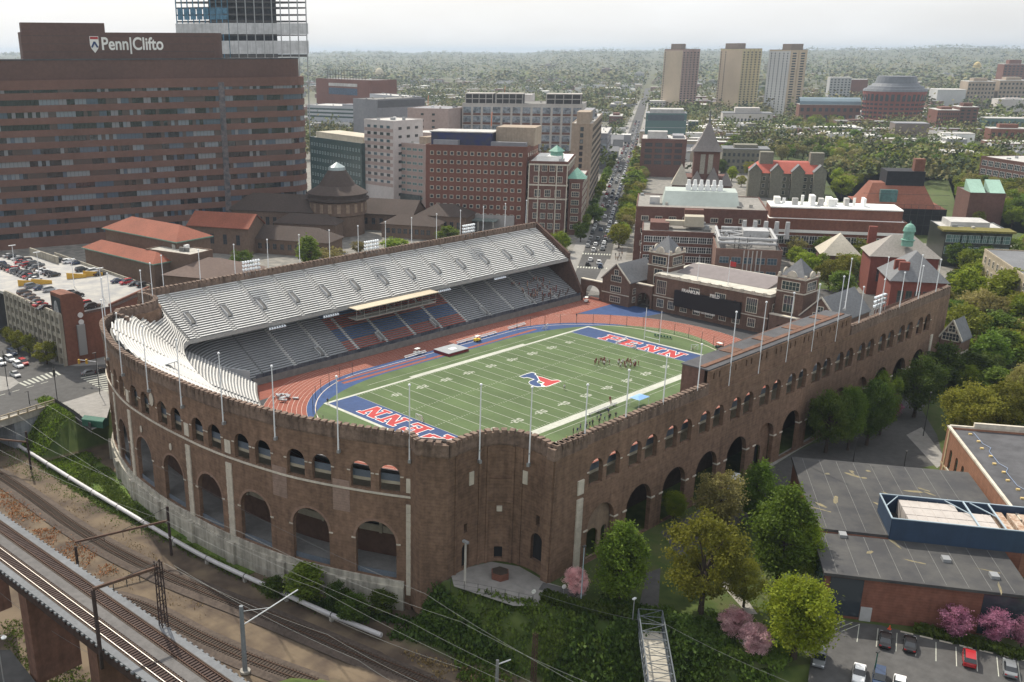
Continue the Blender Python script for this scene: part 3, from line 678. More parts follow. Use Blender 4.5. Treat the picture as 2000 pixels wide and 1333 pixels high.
mb.build('field_railing',mat('dark_banner',(.03,.04,.06),.7,.3,.4,col2=(.1,.11,.13)),ST)
AIS=mat('aisle_concrete',(.58,.57,.55),.9,.12,1.)
# aisle stairs: pale strips down each aisle; vomitories on both decks
mb=MB()
for x in xb[1:-1]:
    mb=MB()
    for k in range(20): mb.box(x-.5,x+.5,56+k*.76,56+k*.76+.7,14.7+k*.452,14.7+k*.452+.22)
    mb.build('aisle_stair',AIS,ST)
for i in range(3,36,3):
    x=xl[i]; mb=MB()
    for k in range(23): mb.box(x-.5,x+.5,49.7+k*.8,49.7+k*.8+.7,1.9+k*.43,1.9+k*.43+.2)
    mb.build('aisle_stair',AIS,ST)
def vom(x,y0,zf,k0,k1,run,rise,h=1.1):
    z0=zf+k0*rise; ya,yb=y0+k0*run,y0+k1*run; z1=zf+k1*rise; mb=MB(); bm_=MB()
    for e in (-.8,.8): 
        xa,xc=x+e-.1,x+e+.1; t=[(ya,z0-.4),(ya,z0+h),(yb,z1+h*.6),(yb,z1-.6)]
        mb.face([(xa,*p) for p in t]); mb.face([(xc,*p) for p in t][::-1])
        for i in range(4): j=(i+1)%4; mb.face([(xa,*t[i]),(xa,*t[j]),(xc,*t[j]),(xc,*t[i])])
    mb.box(x-.9,x+.9,yb-.2,yb,z1-.5,z1+h*.6)
    bm_.face([(x-.7,ya,z0+.43),(x+.7,ya,z0+.43),(x+.7,yb-.2,z1+.47),(x-.7,yb-.2,z1+.47)])
    o=mb.build('vomitory',mat('pale_grey_wall',(.36,.37,.38)),ST); bm_.build('stair_opening_shade',CONCD,o)  # dark sheet on the uncut deck stands for the shaded stair opening
for x in xb[1:-1]: vom(x+1.4,56,14.7,6,11,.76,.452)
for i in (6,12,18,24,30): vom(xl[i]-1.5,49.6,1.9,2,6,.8,.43)
# press box hanging under the upper deck
pb=MB(); pb.box(-22.5,11.5,51.6,57,14.15,14.4); pb.build('press_roof',mat('tan_roof',(.5,.43,.32),.85,.12,.5),ST)
pb=MB(); pb.box(-22,11,52.6,56.8,10.7,11.0)
for i in range(12): pb.box(-22+i*3,-21.88+i*3,52.6,52.72,11,14.15)
pb.box(-22,11,52.62,52.7,11.9,12.05); pb.build('press_deck',mat('grey_board',(.3,.29,.26),.9,.2,.9),ST)
# canopy on the curved end
mb=MB(); c=G(315,716,20); mb.obox((c.x,c.y),math.radians(10),2.2,3.4,21.3,21.5)
for dx,dy in ((-1.8,-3),(1.8,-3),(-1.8,3),(1.8,3)): mb.tube((c.x+dx,c.y+dy,17.5),(c.x+dx,c.y+dy,21.3),.09)
mb.build('camera_canopy',mat('canopy_sheet',(.5,.52,.53),.6,.1,.5),ST)
# ---------------------------------------------------------------- flagpoles, floodlights
def flagpole(h):
    t=thing('flagpole','white flagpole','flagpole'); mb=MB(); mb.tube((0,0,0),(0,0,h),.15,.085,8); mb.build('pole',POLE,t)
    mb=MB(); mb.lathe((0,0),[(.02,h),(.2,h+.08),(.26,h+.25),(.18,h+.42),(.02,h+.48)],8); mb.build('finial',POLE,t)
    mb=MB(); mb.box(-.25,.25,-.2,.5,-.35,.25); mb.box(-.08,.08,.0,.45,1.9,2.1); mb.build('wall_bracket',STEEL,t); return t
FPA=flagpole(13.7); FPB=flagpole(18.); usedA=[0]; usedB=[0]
def place_pole(x,y,z,rz,label,group,tall=False):
    src,u=(FPB,usedB) if tall else (FPA,usedA)
    if not u[0]: u[0]=1; o=src; o.location=(x,y,z); o.rotation_euler=(0,0,rz); o['label']=label; o['group']=group
    else: o=dup(src,(x,y,z),rz,None,label,group)
for k in range(8):
    if bs[k]>1:
        p=CP.at(bs[k],.72); p2=CP.at(bs[k]+.5,.72); a=math.atan2(p2.y-p.y,p2.x-p.x)
        place_pole(p.x,p.y,20.7,a,f'{ORD[k]} white flagpole along the curved brick end wall from its near corner','flagpoles on the curved end')
for i,(x,y,r_) in enumerate(((-87.2,-60.9,math.pi*.9),(-81.9,-67.6,math.pi*.6))): place_pole(x,y,20.7,r_,f'white flagpole on the {("left","right")[i]} side of the concave brick bay','flagpoles in the near corner bay')
for i,(x,y) in enumerate(((-87.2,60.),(-81,66.5),(-95.,62.5),(-98.6,58.2))): place_pole(x,y,20.7,0,f'{ORD[i]} white flagpole around the far left corner of the stadium','flagpoles at the left corner')
for k in range(14):
    x=-68.2+11.66*(k-.5); tall=-36<x<27
    place_pole(x,-73.05,20.7,0,(f'{ORD[k]} white flagpole along the straight arcade wall from the near corner'),'flagpoles on the straight arcade wall',tall)
for k in range(14): place_pole(-74+11.66*k,73.3,20.8,math.pi,f'{ORD[k]} white flagpole behind the far upper stand counting from its left end','flagpoles behind the far stand')
for i,(x,y,z) in enumerate(((84.,-66,20),(84.2,-57,18),(60.,-57,21))): place_pole(x,y,z,0,f'{ORD[i]} white flagpole on the inner side of the right stand','flagpoles inside the right stand')
LAMP=plain('floodlight_lens',(.75,.8,.85),.15,spec=.8)
def rack(x,y,z,rz,label):
    t=thing('floodlight_rack',label,'floodlight',(x,y,z),rz,'floodlight racks above the stands'); mb=MB()
    for a in (-2.6,-.9,.9,2.6): mb.tube((a,0,-1.2),(a,0,3.3),.09); mb.tube((a,-1.2,-.6),(a,0,2.6),.06)
    for q in (1.1,2.2,3.3): mb.bar((-3,0,q),(3,0,q),.14,.14)
    mb.build('rack_frame',STEEL,t)
    for r_ in range(3):
        for c in range(7):
            mb=MB(); X=-2.7+c*.9; Z=1.1+r_*1.1
            mb.tube((X,-.15,Z),(X,-.65,Z-.22),.2,.42,8); mb.build('floodlight',LAMP,t)
for n_,(px_,py_) in (('leftmost','490,530'.split(',')),('middle','724,492'.split(',')),('rightmost','913,458'.split(','))):
    p=AY(float(px_),float(py_)+9,72.2); rack(p.x,p.y,26.3,0,f'{n_} rack of silver floodlights standing on the far stand\'s rear wall')
p=G(1714,606,25.5); rack(p.x,-71.,26.0,math.pi,'rack of silver floodlights above the right arcade wall')
for i,(a,b) in enumerate(((541,634),(646,611),(867,563),(976,541))):
    p=AY(a,b,55.6); t=thing('under_deck_light',f'{ORD[i]} light cluster from the left under the upper deck edge','floodlight',(p.x,p.y,13.7),0,'light clusters under the upper deck'); mb=MB(); mb.bar((-2.8,0,-.2),(2.8,0,-.2),.12,.3); mb.tube((-2,0,0),(-2,0,.6),.08); mb.tube((2,0,0),(2,0,.6),.08); mb.build('light_bar',STEEL,t)
    for c in range(7):
        mb=MB(); mb.tube((-2.6+c*.86,0,-.3),(-2.6+c*.86,-.4,-.75),.18,.4,8); mb.build('lamp',LAMP,t)
# ---------------------------------------------------------------- railway: tracks in the cutting
BAL=mat('ballast',(.1,.078,.064),.95,.4,1.5,col2=(.065,.05,.042)); TIE=mat('timber_sleeper',(.075,.055,.042),.9,.35,2.); RAILM=plain('rail_steel',(.4,.36,.33),.35,.8); RAILR=mat('rusty_rail',(.11,.06,.04),.8,.25,2.)
def track(name,pts,z,railM,tieM,ballast=True,tw=1.3,label=None):
    P=Path(catmull(pts,5)); t=thing(name,label,'railway track'); 
    if ballast:
        mb=MB(); k=int(P.len/4)
        for i in range(k):
            s0,s1=P.len*i/k,P.len*(i+1)/k
            for o0,o1,za,zb in ((-2.9,-1.7,z-.35,z-.03),(-1.7,1.7,z-.03,z-.03),(1.7,2.9,z-.03,z-.35)):
                mb.face([(*P.at(s0,o0),za),(*P.at(s1,o0),za),(*P.at(s1,o1),zb),(*P.at(s0,o1),zb)][::-1])
        mb.build('ballast_bed',BAL,t)
    mb=MB(); s_=0
    while s_<P.len:
        a,b=P.at(s_,-tw),P.at(s_,tw); mb.bar((*a,z+.02),(*b,z+.02),.26,.16); s_+=.62
    tag(mb.build('sleepers',tieM,t),kind='stuff')
    for e in (-.72,.72):
        mb=MB(); band(mb,P,0,P.len,e-.045,e+.045,z+.08,z+.24,4); mb.build('rail',railM,t)
    return P
def tp(pts,z=-9): return [tuple(G(x,y,z)[:2]) for x,y in pts]
T1=tp(((-260,770),(0,930),(150,1034),(300,1115),(500,1195),(660,1262),(860,1345),(1000,1400)))
track('main_track',T1,-8.75,RAILR,TIE,label='railway track on brown ballast nearest the curved stadium wall')
T2=tp(((120,1150),(262,1180),(380,1240),(480,1285),(600,1330),(720,1375),(900,1440)))
track('siding_track',T2,-8.8,RAILR,TIE,label='rusty railway track curving away from the viaduct at bottom')
# --- viaduct carrying two tracks, z = 13
Z=13.
far=[tuple(G(x,y,Z)[:2]) for x,y in ((0,1002),(225,1160),(420,1290),(620,1430))]
near=[tuple(G(x,y,Z)[:2]) for x,y in ((-10,1112),(150,1227),(300,1345),(430,1450))]
# straight best lines, extended both ways
def ext(a,b,t0,t1): d=(Vector(b)-Vector(a)); return Vector(a)+d*t0,Vector(a)+d*t1
fa,fb=ext(far[0],far[2],-4.,2.2); w_=Vector(near[1])-fa; d_=(fb-fa).normalized(); w_=w_-d_*w_.dot(d_); wid=w_.length; nrm=w_.normalized()
VI=thing('railway_viaduct','elevated railway viaduct with grey walkways crossing the bottom left corner','viaduct')
Lv=(fb-fa).length
def V(s_,o,z=Z): p=fa+d_*s_+nrm*o; return (p.x,p.y,z)
mb=MB(); 
def vbox(mb,o0,o1,z0,z1,mi=0,s0=0,s1=None):
    s1=Lv if s1 is None else s1; mb.prism([V(s0,o0)[:2],V(s1,o0)[:2],V(s1,o1)[:2],V(s0,o1)[:2]],z0,z1,mi)
vbox(mb,.3,wid-.3,Z-.7,Z-.25); vbox(mb,.5,.9,Z-2.6,Z-.7); vbox(mb,wid-.9,wid-.5,Z-2.6,Z-.7); vbox(mb,wid/2-.3,wid/2+.3,Z-2.4,Z-.7)
s_=0
while s_<Lv: vbox(mb,.3,wid-.3,Z-1.5,Z-.7,0,s_,s_+.4); s_+=4
mb.build('girder_deck',mat('rusty_girder',(.05,.03,.025),.9,.3,1.),VI)
WLK=mat('walkway_grating',(.15,.158,.17),.8,.2,1.2)
mb=MB(); vbox(mb,0,1.15,Z-.25,Z+.02); vbox(mb,wid-1.2,wid,Z-.25,Z+.02); 
s_=0
while s_<Lv:
    vbox(mb,-.28,0,Z-.3,Z-.02,0,s_,s_+.5); vbox(mb,wid,wid+.28,Z-.3,Z-.02,0,s_,s_+.5); s_+=1.25
mb.build('walkway',WLK,VI); mb=MB(); vbox(mb,wid/2-.85,wid/2+.75,Z-.25,Z+.01); mb.build('centre_walkway',mat('grey_planks',(.135,.128,.125),.9,.25,1.),VI)
for c,railm in ((wid*.27,RAILR),(wid*.745,RAILM)):
    mb=MB(); s_=0
    while s_<Lv: mb.bar(V(s_,c-1.35,Z-.12),V(s_,c+1.35,Z-.12),.3,.2); s_+=.56
    tag(mb.build('sleepers',mat('viaduct_sleeper',(.085,.058,.05),.9,.35,1.5),VI),kind='stuff')
    for e in (-.74,.74): mb=MB(); vbox(mb,c+e-.045,c+e+.045,Z-.02,Z+.14); mb.build('rail',RAILM if railm is RAILM else RAILR,VI)
    for e in (-1.05,1.05): mb=MB(); vbox(mb,c+e-.09,c+e+.09,Z-.02,Z+.06); mb.build('guard_timber',TIE,VI)
s_=2.
while s_<Lv:
    mb=MB(); mb.tube(V(s_,wid+.1,Z-.1),V(s_,wid+.1,Z+1.05),.035); mb.build('handrail_post',STEEL,VI) if 60<s_<Lv-10 and s_<60+100*1.25 else None; s_+=2.5
for px_ in ((75,1316),(235,1420),(-130,1230)):
    p=G(px_[0],px_[1],-4); s_=(Vector((p.x,p.y))-fa).dot(d_); mb=MB(); vbox(mb,.6,wid-.6,-5,Z-2.6,0,s_-1.3,s_+1.3); mb.build('brick_pier',mat('pier_brick',(.16,.085,.06),.9,.3,.8,streak=.3),VI)
# --- catenary
def lattice(mb,x,y,z0,z1,w=.45):
    for dx in (-1,1):
        for dy in (-1,1): mb.bar((x+dx*w,y+dy*w,z0),(x+dx*w*.8,y+dy*w*.8,z1),.14,.14)
    k=int((z1-z0)/1.); 
    for i in range(k):
        za,zb=z0+(z1-z0)*i/k,z0+(z1-z0)*(i+1)/k; e=1 if i%2 else -1
        for a,b,c,d in ((-1,-1,1,-1),(-1,1,1,1),(-1,-1,-1,1),(1,-1,1,1)): mb.bar((x+a*w*e if c!=a else x+a*w,y+b*w*(e if c==a else 1),za),(x+c*w*e if c!=a else x+c*w,y+d*w*(e if c==a else 1),zb),.07,.07)
RUSTD=mat('dark_rust_steel',(.05,.033,.03),.85,.3,2.)
def portal(name,label,A,zA,tA,B,zB,tB,zb,lat=None):
    t=thing(name,label,'catenary mast',group='catenary masts along the railway'); mb=MB(); mb.bar((*A,zA),(*A,tA),.42,.42); mb.build('mast',RUSTD,t); mb=MB()
    if lat: lattice(mb,B[0],B[1],zB,tB)
    else: mb.bar((*B,zB),(*B,tB),.42,.42)
    mb.build('mast',RUSTD,t); mb=MB(); mb.bar((*A,zb),(*B,zb),.3,.38); mb.build('cross_beam',mat('brown_beam',(.12,.07,.05),.85,.3,1.5),t)
    mb=MB(); mb.tube((*A,tA-.1),((A[0]+B[0])/2,(A[1]+B[1])/2,zb+.2),.05); mb.tube((*B,tB-.1),((A[0]+B[0])/2,(A[1]+B[1])/2,zb+.2),.05)
    for f_ in (.3,.5,.7):
        x,y=A[0]+(B[0]-A[0])*f_,A[1]+(B[1]-A[1])*f_; mb.tube((x,y,zb),(x,y,zb-1.4),.06)
    mb.build('hanger',DSTEEL,t)
A=G(335,1085,-9); B=G(155,1130,-9); zt=ZAT(A,990); portal('catenary_portal','brown portal mast spanning the track below the curved wall',(A.x,A.y),-9,zt,(B.x,B.y),-9,ZAT(B,1068),ZAT(A,1017))
A=G(60.75,918,-9); B=G(-60,905,-9); portal('catenary_portal','dark portal mast on the grassy bank at the left edge',(A.x,A.y),-9,ZAT(A,843),(B.x,B.y),-9,ZAT(B,880),ZAT(A,864))
A=G(199,1300,Z-2.5); B=G(320,1222,Z); portal('catenary_portal','portal with a lattice mast standing across the viaduct tracks',(A.x,A.y),Z-3,ZAT(A,1152),(B.x,B.y),Z-1,ZAT(B,1097),ZAT(B,1108),True)
t=thing('concrete_mast','grey single mast with a long white bracket arm beside the tracks','catenary mast'); p=G(479,1312,-9); zt=ZAT(p,1184); mb=MB(); mb.tube((p.x,p.y,-9),(p.x,p.y,zt),.42,.34,10); mb.build('mast',mat('grey_mast',(.2,.22,.24),.7,.2,1.),t)
mb=MB(); mb.tube((p.x,p.y,-9.1),(p.x,p.y,-8.7),.9,.9,10); mb.build('footing',CONC,t)
e=G(582,1152,zt+1); a=(p.x,p.y,ZAT(p,1222)); mb=MB(); mb.tube(a,(e.x,e.y,zt+1),.1); mb.tube((p.x,p.y,zt-1),tuple((Vector(a)+Vector((e.x,e.y,zt+1)))/2),.04); mb.build('bracket_arm',POLE,t)
t=thing('concrete_mast','leaning white bracket arm of a mast at the bottom edge','catenary mast'); p=G(970,1345,-8.7); e=G(997,1293,-3); mb=MB(); mb.tube((p.x,p.y,-9),(p.x,p.y,-3.4),.3,.26,8); mb.build('mast',STEEL,t); mb=MB(); mb.tube((p.x,p.y,-4.2),(e.x,e.y,-2.6),.12); mb.build('bracket_arm',POLE,t)
t=thing('rusty_post','rusty brown lattice post standing in the scrub by the tracks','post'); p=G(1042,1322,-7.5); mb=MB(); lattice(mb,p.x,p.y,-8.5,ZAT(p,1238),.3); mb.build('post',RUST,t)
# wires: long catenaries above the tracks
WIRE=plain('wire',(.2,.21,.21),.5,.3)
def wire(pts,label,r_=.022):
    mb=MB(); 
    for a,b in zip(pts[:-1],pts[1:]):
        a,b=Vector(a),Vector(b); q=[a+(b-a)*f_-Vector((0,0,.9*4*f_*(1-f_))) for f_ in [i/8 for i in range(9)]]
        for c,d in zip(q[:-1],q[1:]): mb.tube(c,d,r_,r_,4,cap=False)
    o=mb.build('overhead_wire',WIRE); tag(o,label,'wire','overhead wires along the railway')
def wp(l): return [tuple(G(x,y,z)) for x,y,z in l]
for i,(l,d) in enumerate((([(90,790,6),(380,945,6),(830,1160,6),(1330,1440,6)],'uppermost thin overhead wire crossing the arcade wall'),([(20,800,4),(300,985,4),(800,1215,4),(1300,1440,4)],'second overhead wire crossing the arcade wall'),([(0,880,1),(330,1020,1),(620,1150,1),(1100,1380,1)],'overhead wire passing the portal mast below the wall'),
 ([(240,995,1),(560,1165,1),(900,1305,1)],'pale overhead wire running along the silver pipe'),([(-10,1080,9),(200,1225,9),(480,1430,9)],'overhead wire below the viaduct edge'),([(-10,1150,4),(200,1290,4),(400,1440,4)],'lowest overhead wire in the bottom left corner'),([(320,1100,2),(640,1240,2),(980,1400,2)],'overhead wire leaving the lattice mast'),([(340,1105,0),(700,1290,0),(900,1390,0)],'lower overhead wire leaving the lattice mast'),([(0,640+190,8),(470,1040,8),(900,1215,8),(1300,1390,8)],'overhead wire low across the concrete base'),([(1000,1140,3),(1300,1220,3),(1700,1390,3)],'overhead wire over the footbridge'))):
    wire(wp(l),d)
# silver pipe along the bank
PIPE=mat('silver_pipe',(.5,.49,.5),.4,.15,.8,spec=.5); t=thing('steam_pipe','long silver pipe running along the foot of the bank','pipe'); P=Path(catmull(tp(((-60,820),(0,850),(150,943),(300,1033),(400,1090),(520,1146),(640,1200),(745,1243)),-8.2),6)); mb=MB(); k=60
for i in range(k): a,b=P.at(P.len*i/k),P.at(P.len*(i+1)/k); mb.tube((*a,-8.0),(*b,-8.0),.46,.46,10,cap=i==k-1)
mb.build('pipe',PIPE,t)
for i in range(1,14):
    a=P.at(P.len*i/14); b=P.at(P.len*i/14+.18); mb=MB(); mb.tube((*a,-8.0),(*b,-8.0),.5,.5,10); mb.build('band',DSTEEL,t)
    mb=MB(); mb.box(a.x-.3,a.x+.3,a.y-.3,a.y+.3,-9.4,-8.4); mb.build('pipe_support',CONC,t)
# ---------------------------------------------------------------- people
def bake(o):
    dg=bpy.context.evaluated_depsgraph_get(); me=bpy.data.meshes.new_from_object(o.evaluated_get(dg)); o.modifiers.clear(); o.data=me
SKIN=plain('skin',(.45,.27,.19),.6); HAIR=plain('dark_hair',(.03,.02,.015),.7)
def person(shirt,legs,pose=0):
    """one continuous body grown from a skeleton: head, arms, legs in proportion, 1.75 m"""
    st=.12+.14*(pose==1); ar=.22 if pose!=2 else .3
    V_=[(0,0,.95,.15),(0,0,1.2,.15),(0,0,1.42,.14),(0,0,1.53,.055),(.02,0,1.66,.105),(.02,0,1.75,.07)]; E_=[(0,1),(1,2),(2,3),(3,4),(4,5)]
    for sg in (-1,1):
        i=len(V_); V_+= [(0,sg*.1,.9,.1),(sg*st*.6,sg*.12,.5,.065),(sg*st*.9 if pose==1 else 0,sg*.13,.08,.05),((sg*st*.9 if pose==1 else 0)+.14,sg*.14,.05,.045)]; E_+=[(0,i),(i,i+1),(i+1,i+2),(i+2,i+3)]
        j=len(V_); V_+= [(0,sg*.19,1.42,.07),(-sg*st*.3,sg*(ar+.04),1.15,.05),((.18 if pose==2 else -sg*st*.2),sg*ar,.92,.04),((.25 if pose==2 else -sg*st*.1),sg*ar,.82,.035)]; E_+=[(2,j),(j,j+1),(j+1,j+2),(j+2,j+3)]
    me=bpy.data.meshes.new('person'); me.from_pydata([v[:3] for v in V_],E_,[]); o=bpy.data.objects.new('person',me); COL.objects.link(o)
    md=o.modifiers.new('s','SKIN'); o.modifiers.new('d','SUBSURF').levels=1
    for v,q in zip(V_,me.skin_vertices[0].data): q.radius=(v[3],v[3])
    me.skin_vertices[0].data[0].use_root=True; bake(o); me=o.data
    for M in (SKIN,shirt,legs,HAIR): me.materials.append(M)
    for p in me.polygons:
        z=p.center.z; p.material_index=3 if (z>1.69 or (z>1.6 and p.center.x<-.02)) else 0 if (z>1.5 or (abs(p.center.y)>.17 and z<1.12)) else 1 if z>.93 else 2 if z>.3 else (0 if pose==1 else 2); p.use_smooth=True
    return o
SH=[plain('maroon_jersey',(.16,.03,.035)),plain('white_jersey',(.7,.7,.7)),plain('dark_shirt',(.03,.03,.04)),plain('navy_shirt',(.04,.06,.14)),plain('tan_shirt',(.4,.3,.22))]
LG=[plain('dark_trousers',(.03,.03,.035)),plain('maroon_shorts',(.12,.03,.03)),plain('grey_trousers',(.2,.2,.2))]
PROT=[person(SH[0],LG[1],0),person(SH[1],LG[0],1),person(SH[2],LG[0],2),person(SH[3],LG[2],1),person(SH[0],LG[0],2),person(SH[4],LG[0],0)]; pused=set()
def put(kind,x,y,z,rz,label,group=None):
    o=PROT[kind]
    if kind in pused: o=o.copy(); COL.objects.link(o)
    pused.add(kind); o.location=(x,y,z); o.rotation_euler=(0,0,rz); tag(o,label,'person'); 
    if group: o['group']=group
    elif 'group' in o: del o['group']
rr=random.Random(3)
for cx,cy,nn,gl,rad in ((25.5,-3.3,11,'players in the smaller huddle',2.2),(29.6,-9.6,20,'players in the larger huddle',3.)):
    for i in range(nn):
        a=i*2.4; q=rad*math.sqrt((i+.5)/nn); put(rr.choice((0,0,1,1,4)),cx+q*math.cos(a)*1.2,cy+q*math.sin(a),.03,rr.uniform(0,6.3),'player standing in the '+('smaller' if nn<15 else 'larger')+' huddle on the green field',gl)
for i in range(56):
    k=rr.randint(3,13); x=rr.uniform(60.5,77)-k*.35; put(rr.choice((0,4,4,0,5,2)),x,49.6+k*.8+.3,1.9+k*.43,-1.57+rr.uniform(-.4,.4),'band member in maroon among the crowd in the far stand','band in the far stand')
for i in range(12): put(2,62+i*1.5+rr.uniform(-.5,.5),49.6+.8*(1+i%3)+.2,1.9+.43*(1+i%3),-1.57,'person in dark clothes on the lowest rows of the far stand','people on the lowest rows')
for i in range(17):
    x=-24+i*1.05+rr.uniform(-.5,.5); put(rr.choice((2,2,3)),x,-31.5+rr.uniform(-1.5,1.5),.03,rr.uniform(0,6),'person in dark kit along the near sideline','people along the near sideline')
def at_px(k,x,y,label,rz=0,z=.03): p=G(x,y,z); put(k,p.x,p.y,z,rz,label)
at_px(5,1193,791,'person in tan standing on the near white sideline',2); at_px(0,1191,786,'person in maroon standing near the white sideline',1); at_px(1,1102,762,'lone player running beside the midfield crest',1); at_px(3,1126,621,'dark runner on the far bend of the red track',3.)
at_px(2,800,666,'person standing beside the grey landing mat',1); at_px(2,640,790,'person crouched on the blue apron near the goal line',1)
# ---------------------------------------------------------------- things on and around the field
def goalposts(x,y,rz,label):
    t=thing('goalpost',label,'goalpost',(x,y,0),rz,'goalposts'); mb=MB(); mb.tube((0,-2.82,3.05),(0,2.82,3.05),.09); mb.build('crossbar',POLE,t)
    for e in (-1,1): mb=MB(); mb.tube((0,e*2.82,0),(0,e*2.82,10.5),.1); mb.build('upright',POLE,t)
    mb=MB(); mb.tube((0,-2.82,1.0),(0,2.82,1.0),.06); mb.build('lower_bar',POLE,t)
goalposts(56.6,.55,0,'white goalposts behind the far end zone'); 
NETM=plain('goal_net',(.6,.55,.45),.8)
def soccer(x,y,rz,label):
    t=thing('small_goal',label,'goal',(x,y,0),rz,'small net goals'); mb=MB()
    for e in (-1,1): mb.tube((0,e*1.1,0),(0,e*1.1,1.9),.06); mb.tube((0,e*1.1,1.9),(1.7,0,0),.05)
    mb.tube((0,-1.1,1.9),(0,1.1,1.9),.06); mb.build('goal_frame',POLE,t); mb=MB()
    for i in range(9):
        f_=i/8; mb.tube((0,-1.1+2.2*f_,1.9),(1.7*(1-abs(2*f_-1)*.0),0,.02),.018,.018,3); mb.tube((0,-1.1,1.9*f_),(1.7,0,.02),.018,.018,3); mb.tube((0,1.1,1.9*f_),(1.7,0,.02),.018,.018,3)
    mb.build('net',NETM,t)
p=G(818,824); soccer(p.x,p.y,0,'pale net goal in front of the near end zone'); p=G(1068,644); soccer(p.x,p.y,2.,'small tan net goal beside the blue apron'); p=G(1356,685); soccer(p.x,p.y,1,'small net goal right of the far end zone'); p=G(1236,682); soccer(p.x,p.y,0,'pale net goal on the far end zone lettering')
t=thing('landing_mat','grey high jump landing mat with dark red sides beside the track','mat',(1.5,35.6,0)); mb=MB(); mb.box(-4.5,4.2,-3.4,3.2,0,.85); mb.build('mat_side',mat('maroon_vinyl',(.2,.03,.04),.6,.15,1.),t); mb=MB(); mb.box(-4.55,4.25,-3.45,3.25,.86,1.0); mb.build('mat_top',mat('grey_vinyl',(.3,.32,.34),.6,.15,.5),t); mb=MB(); mb.box(-1,1.4,-1.2,.6,1.005,1.03); mb.build('mat_logo',WHITE,t)
def bench(x,y,rz,n,label,grp='aluminium benches by the track',M=ALU):
    t=thing('team_bench',label,'bench',(x,y,0),rz,grp); mb=MB(); mb.box(-n/2,n/2,-.2,.2,.42,.5); mb.build('seat',M,t); mb=MB(); mb.box(-n/2,n/2,.3,.36,.65,.95); mb.build('backrest',M,t)
    for e in (-.4,0,.4): mb=MB(); mb.box(e*n-.06,e*n+.06,-.25,.4,0,.42); mb.build('leg',STEEL,t)
for i,(px_,py_,n_) in enumerate(((812,696,9),(912,668,9),(954,657,8),(1010,640,9),(1215,668,6))):
    p=G(px_,py_); bench(p.x,p.y,0.03,n_,f'{ORD[i]} aluminium bench from the left along the blue apron')
for i in range(2): p=G(1150+i*14,800-i*6); bench(p.x,p.y-3,3.14,9,('nearer','farther')[i]+' aluminium bench on the near sideline','near sideline benches')
t=thing('portable_bleacher','silver portable bleacher stand on the near sideline','bleacher',(20.5,-37.5,0)); 
for k in range(6):
    mb=MB(); mb.box(-7,7,-k*.75-.15,-k*.75+.2,.45+k*.38,.52+k*.38); mb.build('seat_plank',ALU,t)
for x in (-6.8,-3.4,0,3.4,6.8):
    mb=MB(); mb.bar((x,0,.4),(x,-4,2.4),.1,.1); mb.tube((x,-4,0),(x,-4,3.2),.06); mb.tube((x,-2,0),(x,-2,1.4),.06); mb.build('bleacher_frame',STEEL,t)
p=G(1249,778,2); t=thing('canopy_tent','pale blue canopy over a bench on the near sideline','canopy',(p.x,p.y,0)); mb=MB(); mb.hip((0,0),0,2.3,1.6,2.3,2.75,mi=0,over=0); mb.build('canopy_roof',plain('pale_blue_cloth',(.2,.36,.62),.7),t)
for dx in (-2.1,2.1):
    for dy in (-1.4,1.4): mb=MB(); mb.tube((dx,dy,0),(dx,dy,2.3),.05); mb.build('canopy_leg',POLE,t)
# yellow pylons, carts, barriers
def cart(x,y,rz,label,M):
    t=thing('utility_cart',label,'cart',(x,y,0),rz); mb=MB(); mb.box(-1.2,1.2,-.6,.6,.35,.75); mb.box(-1.2,-.1,-.6,.6,.75,1.0); mb.build('cart_body',M,t); mb=MB(); mb.box(-.9,.9,-.6,.6,1.75,1.82); mb.build('cart_roof',WHITE,t)
    mb=MB()
    for dx in (-.8,.8):
        for dy in (-.55,.55): mb.tube((dx,dy,.7),(dx,dy,1.75),.04)
    mb.build('cart_post',DSTEEL,t)
    for dx in (-.8,.8):
        for dy in (-.55,.55): mb=MB(); mb.tube((dx,dy-.1,.28),(dx,dy+.1,.28),.28,.28,10); mb.build('wheel',DARK,t)
YEL=plain('yellow_vinyl',(.75,.52,.03),.6)
p=G(932,667); cart(p.x,p.y,.1,'yellow cart parked on the blue apron',YEL); p=G(815,692); cart(p.x,p.y,.1,'white cart parked at the track edge',WHITE); p=G(1145,590); cart(p.x,p.y,.5,'white cart by the far gate',WHITE); p=G(1405,681); cart(p.x,p.y,1.4,'dark cart on the far bend of the track',plain('dark_green',(.03,.05,.04)))
for i in range(7):
    x=-66+i*9.5; mb=MB(); mb.lathe((0,0),[(.28,0),(.28,.08),(.12,.1),(.05,.8)],8); o=mb.build('yellow_cone',YEL); o.location=(x,-33.4+.3*(i%2),.02); tag(o,f'{ORD[i]} yellow marker along the near edge of the turf','cone','yellow markers along the near edge')
mb=MB()
for i in range(12): 
    a=rr.uniform(-3,3),rr.uniform(-3,3); mb.obox(a,rr.uniform(0,3),rr.uniform(.3,1.2),rr.uniform(.1,.5),.2+.05*i,.5+.05*i)
o=mb.build('stacked_equipment',[mat('mixed_equipment',(.5,.5,.5),.7,.5,1.,col2=(.1,.1,.13))]); c=G(560-5,778); o.location=(c.x,c.y,0); tag(o,'heap of white hurdles and equipment beside the red track','equipment')
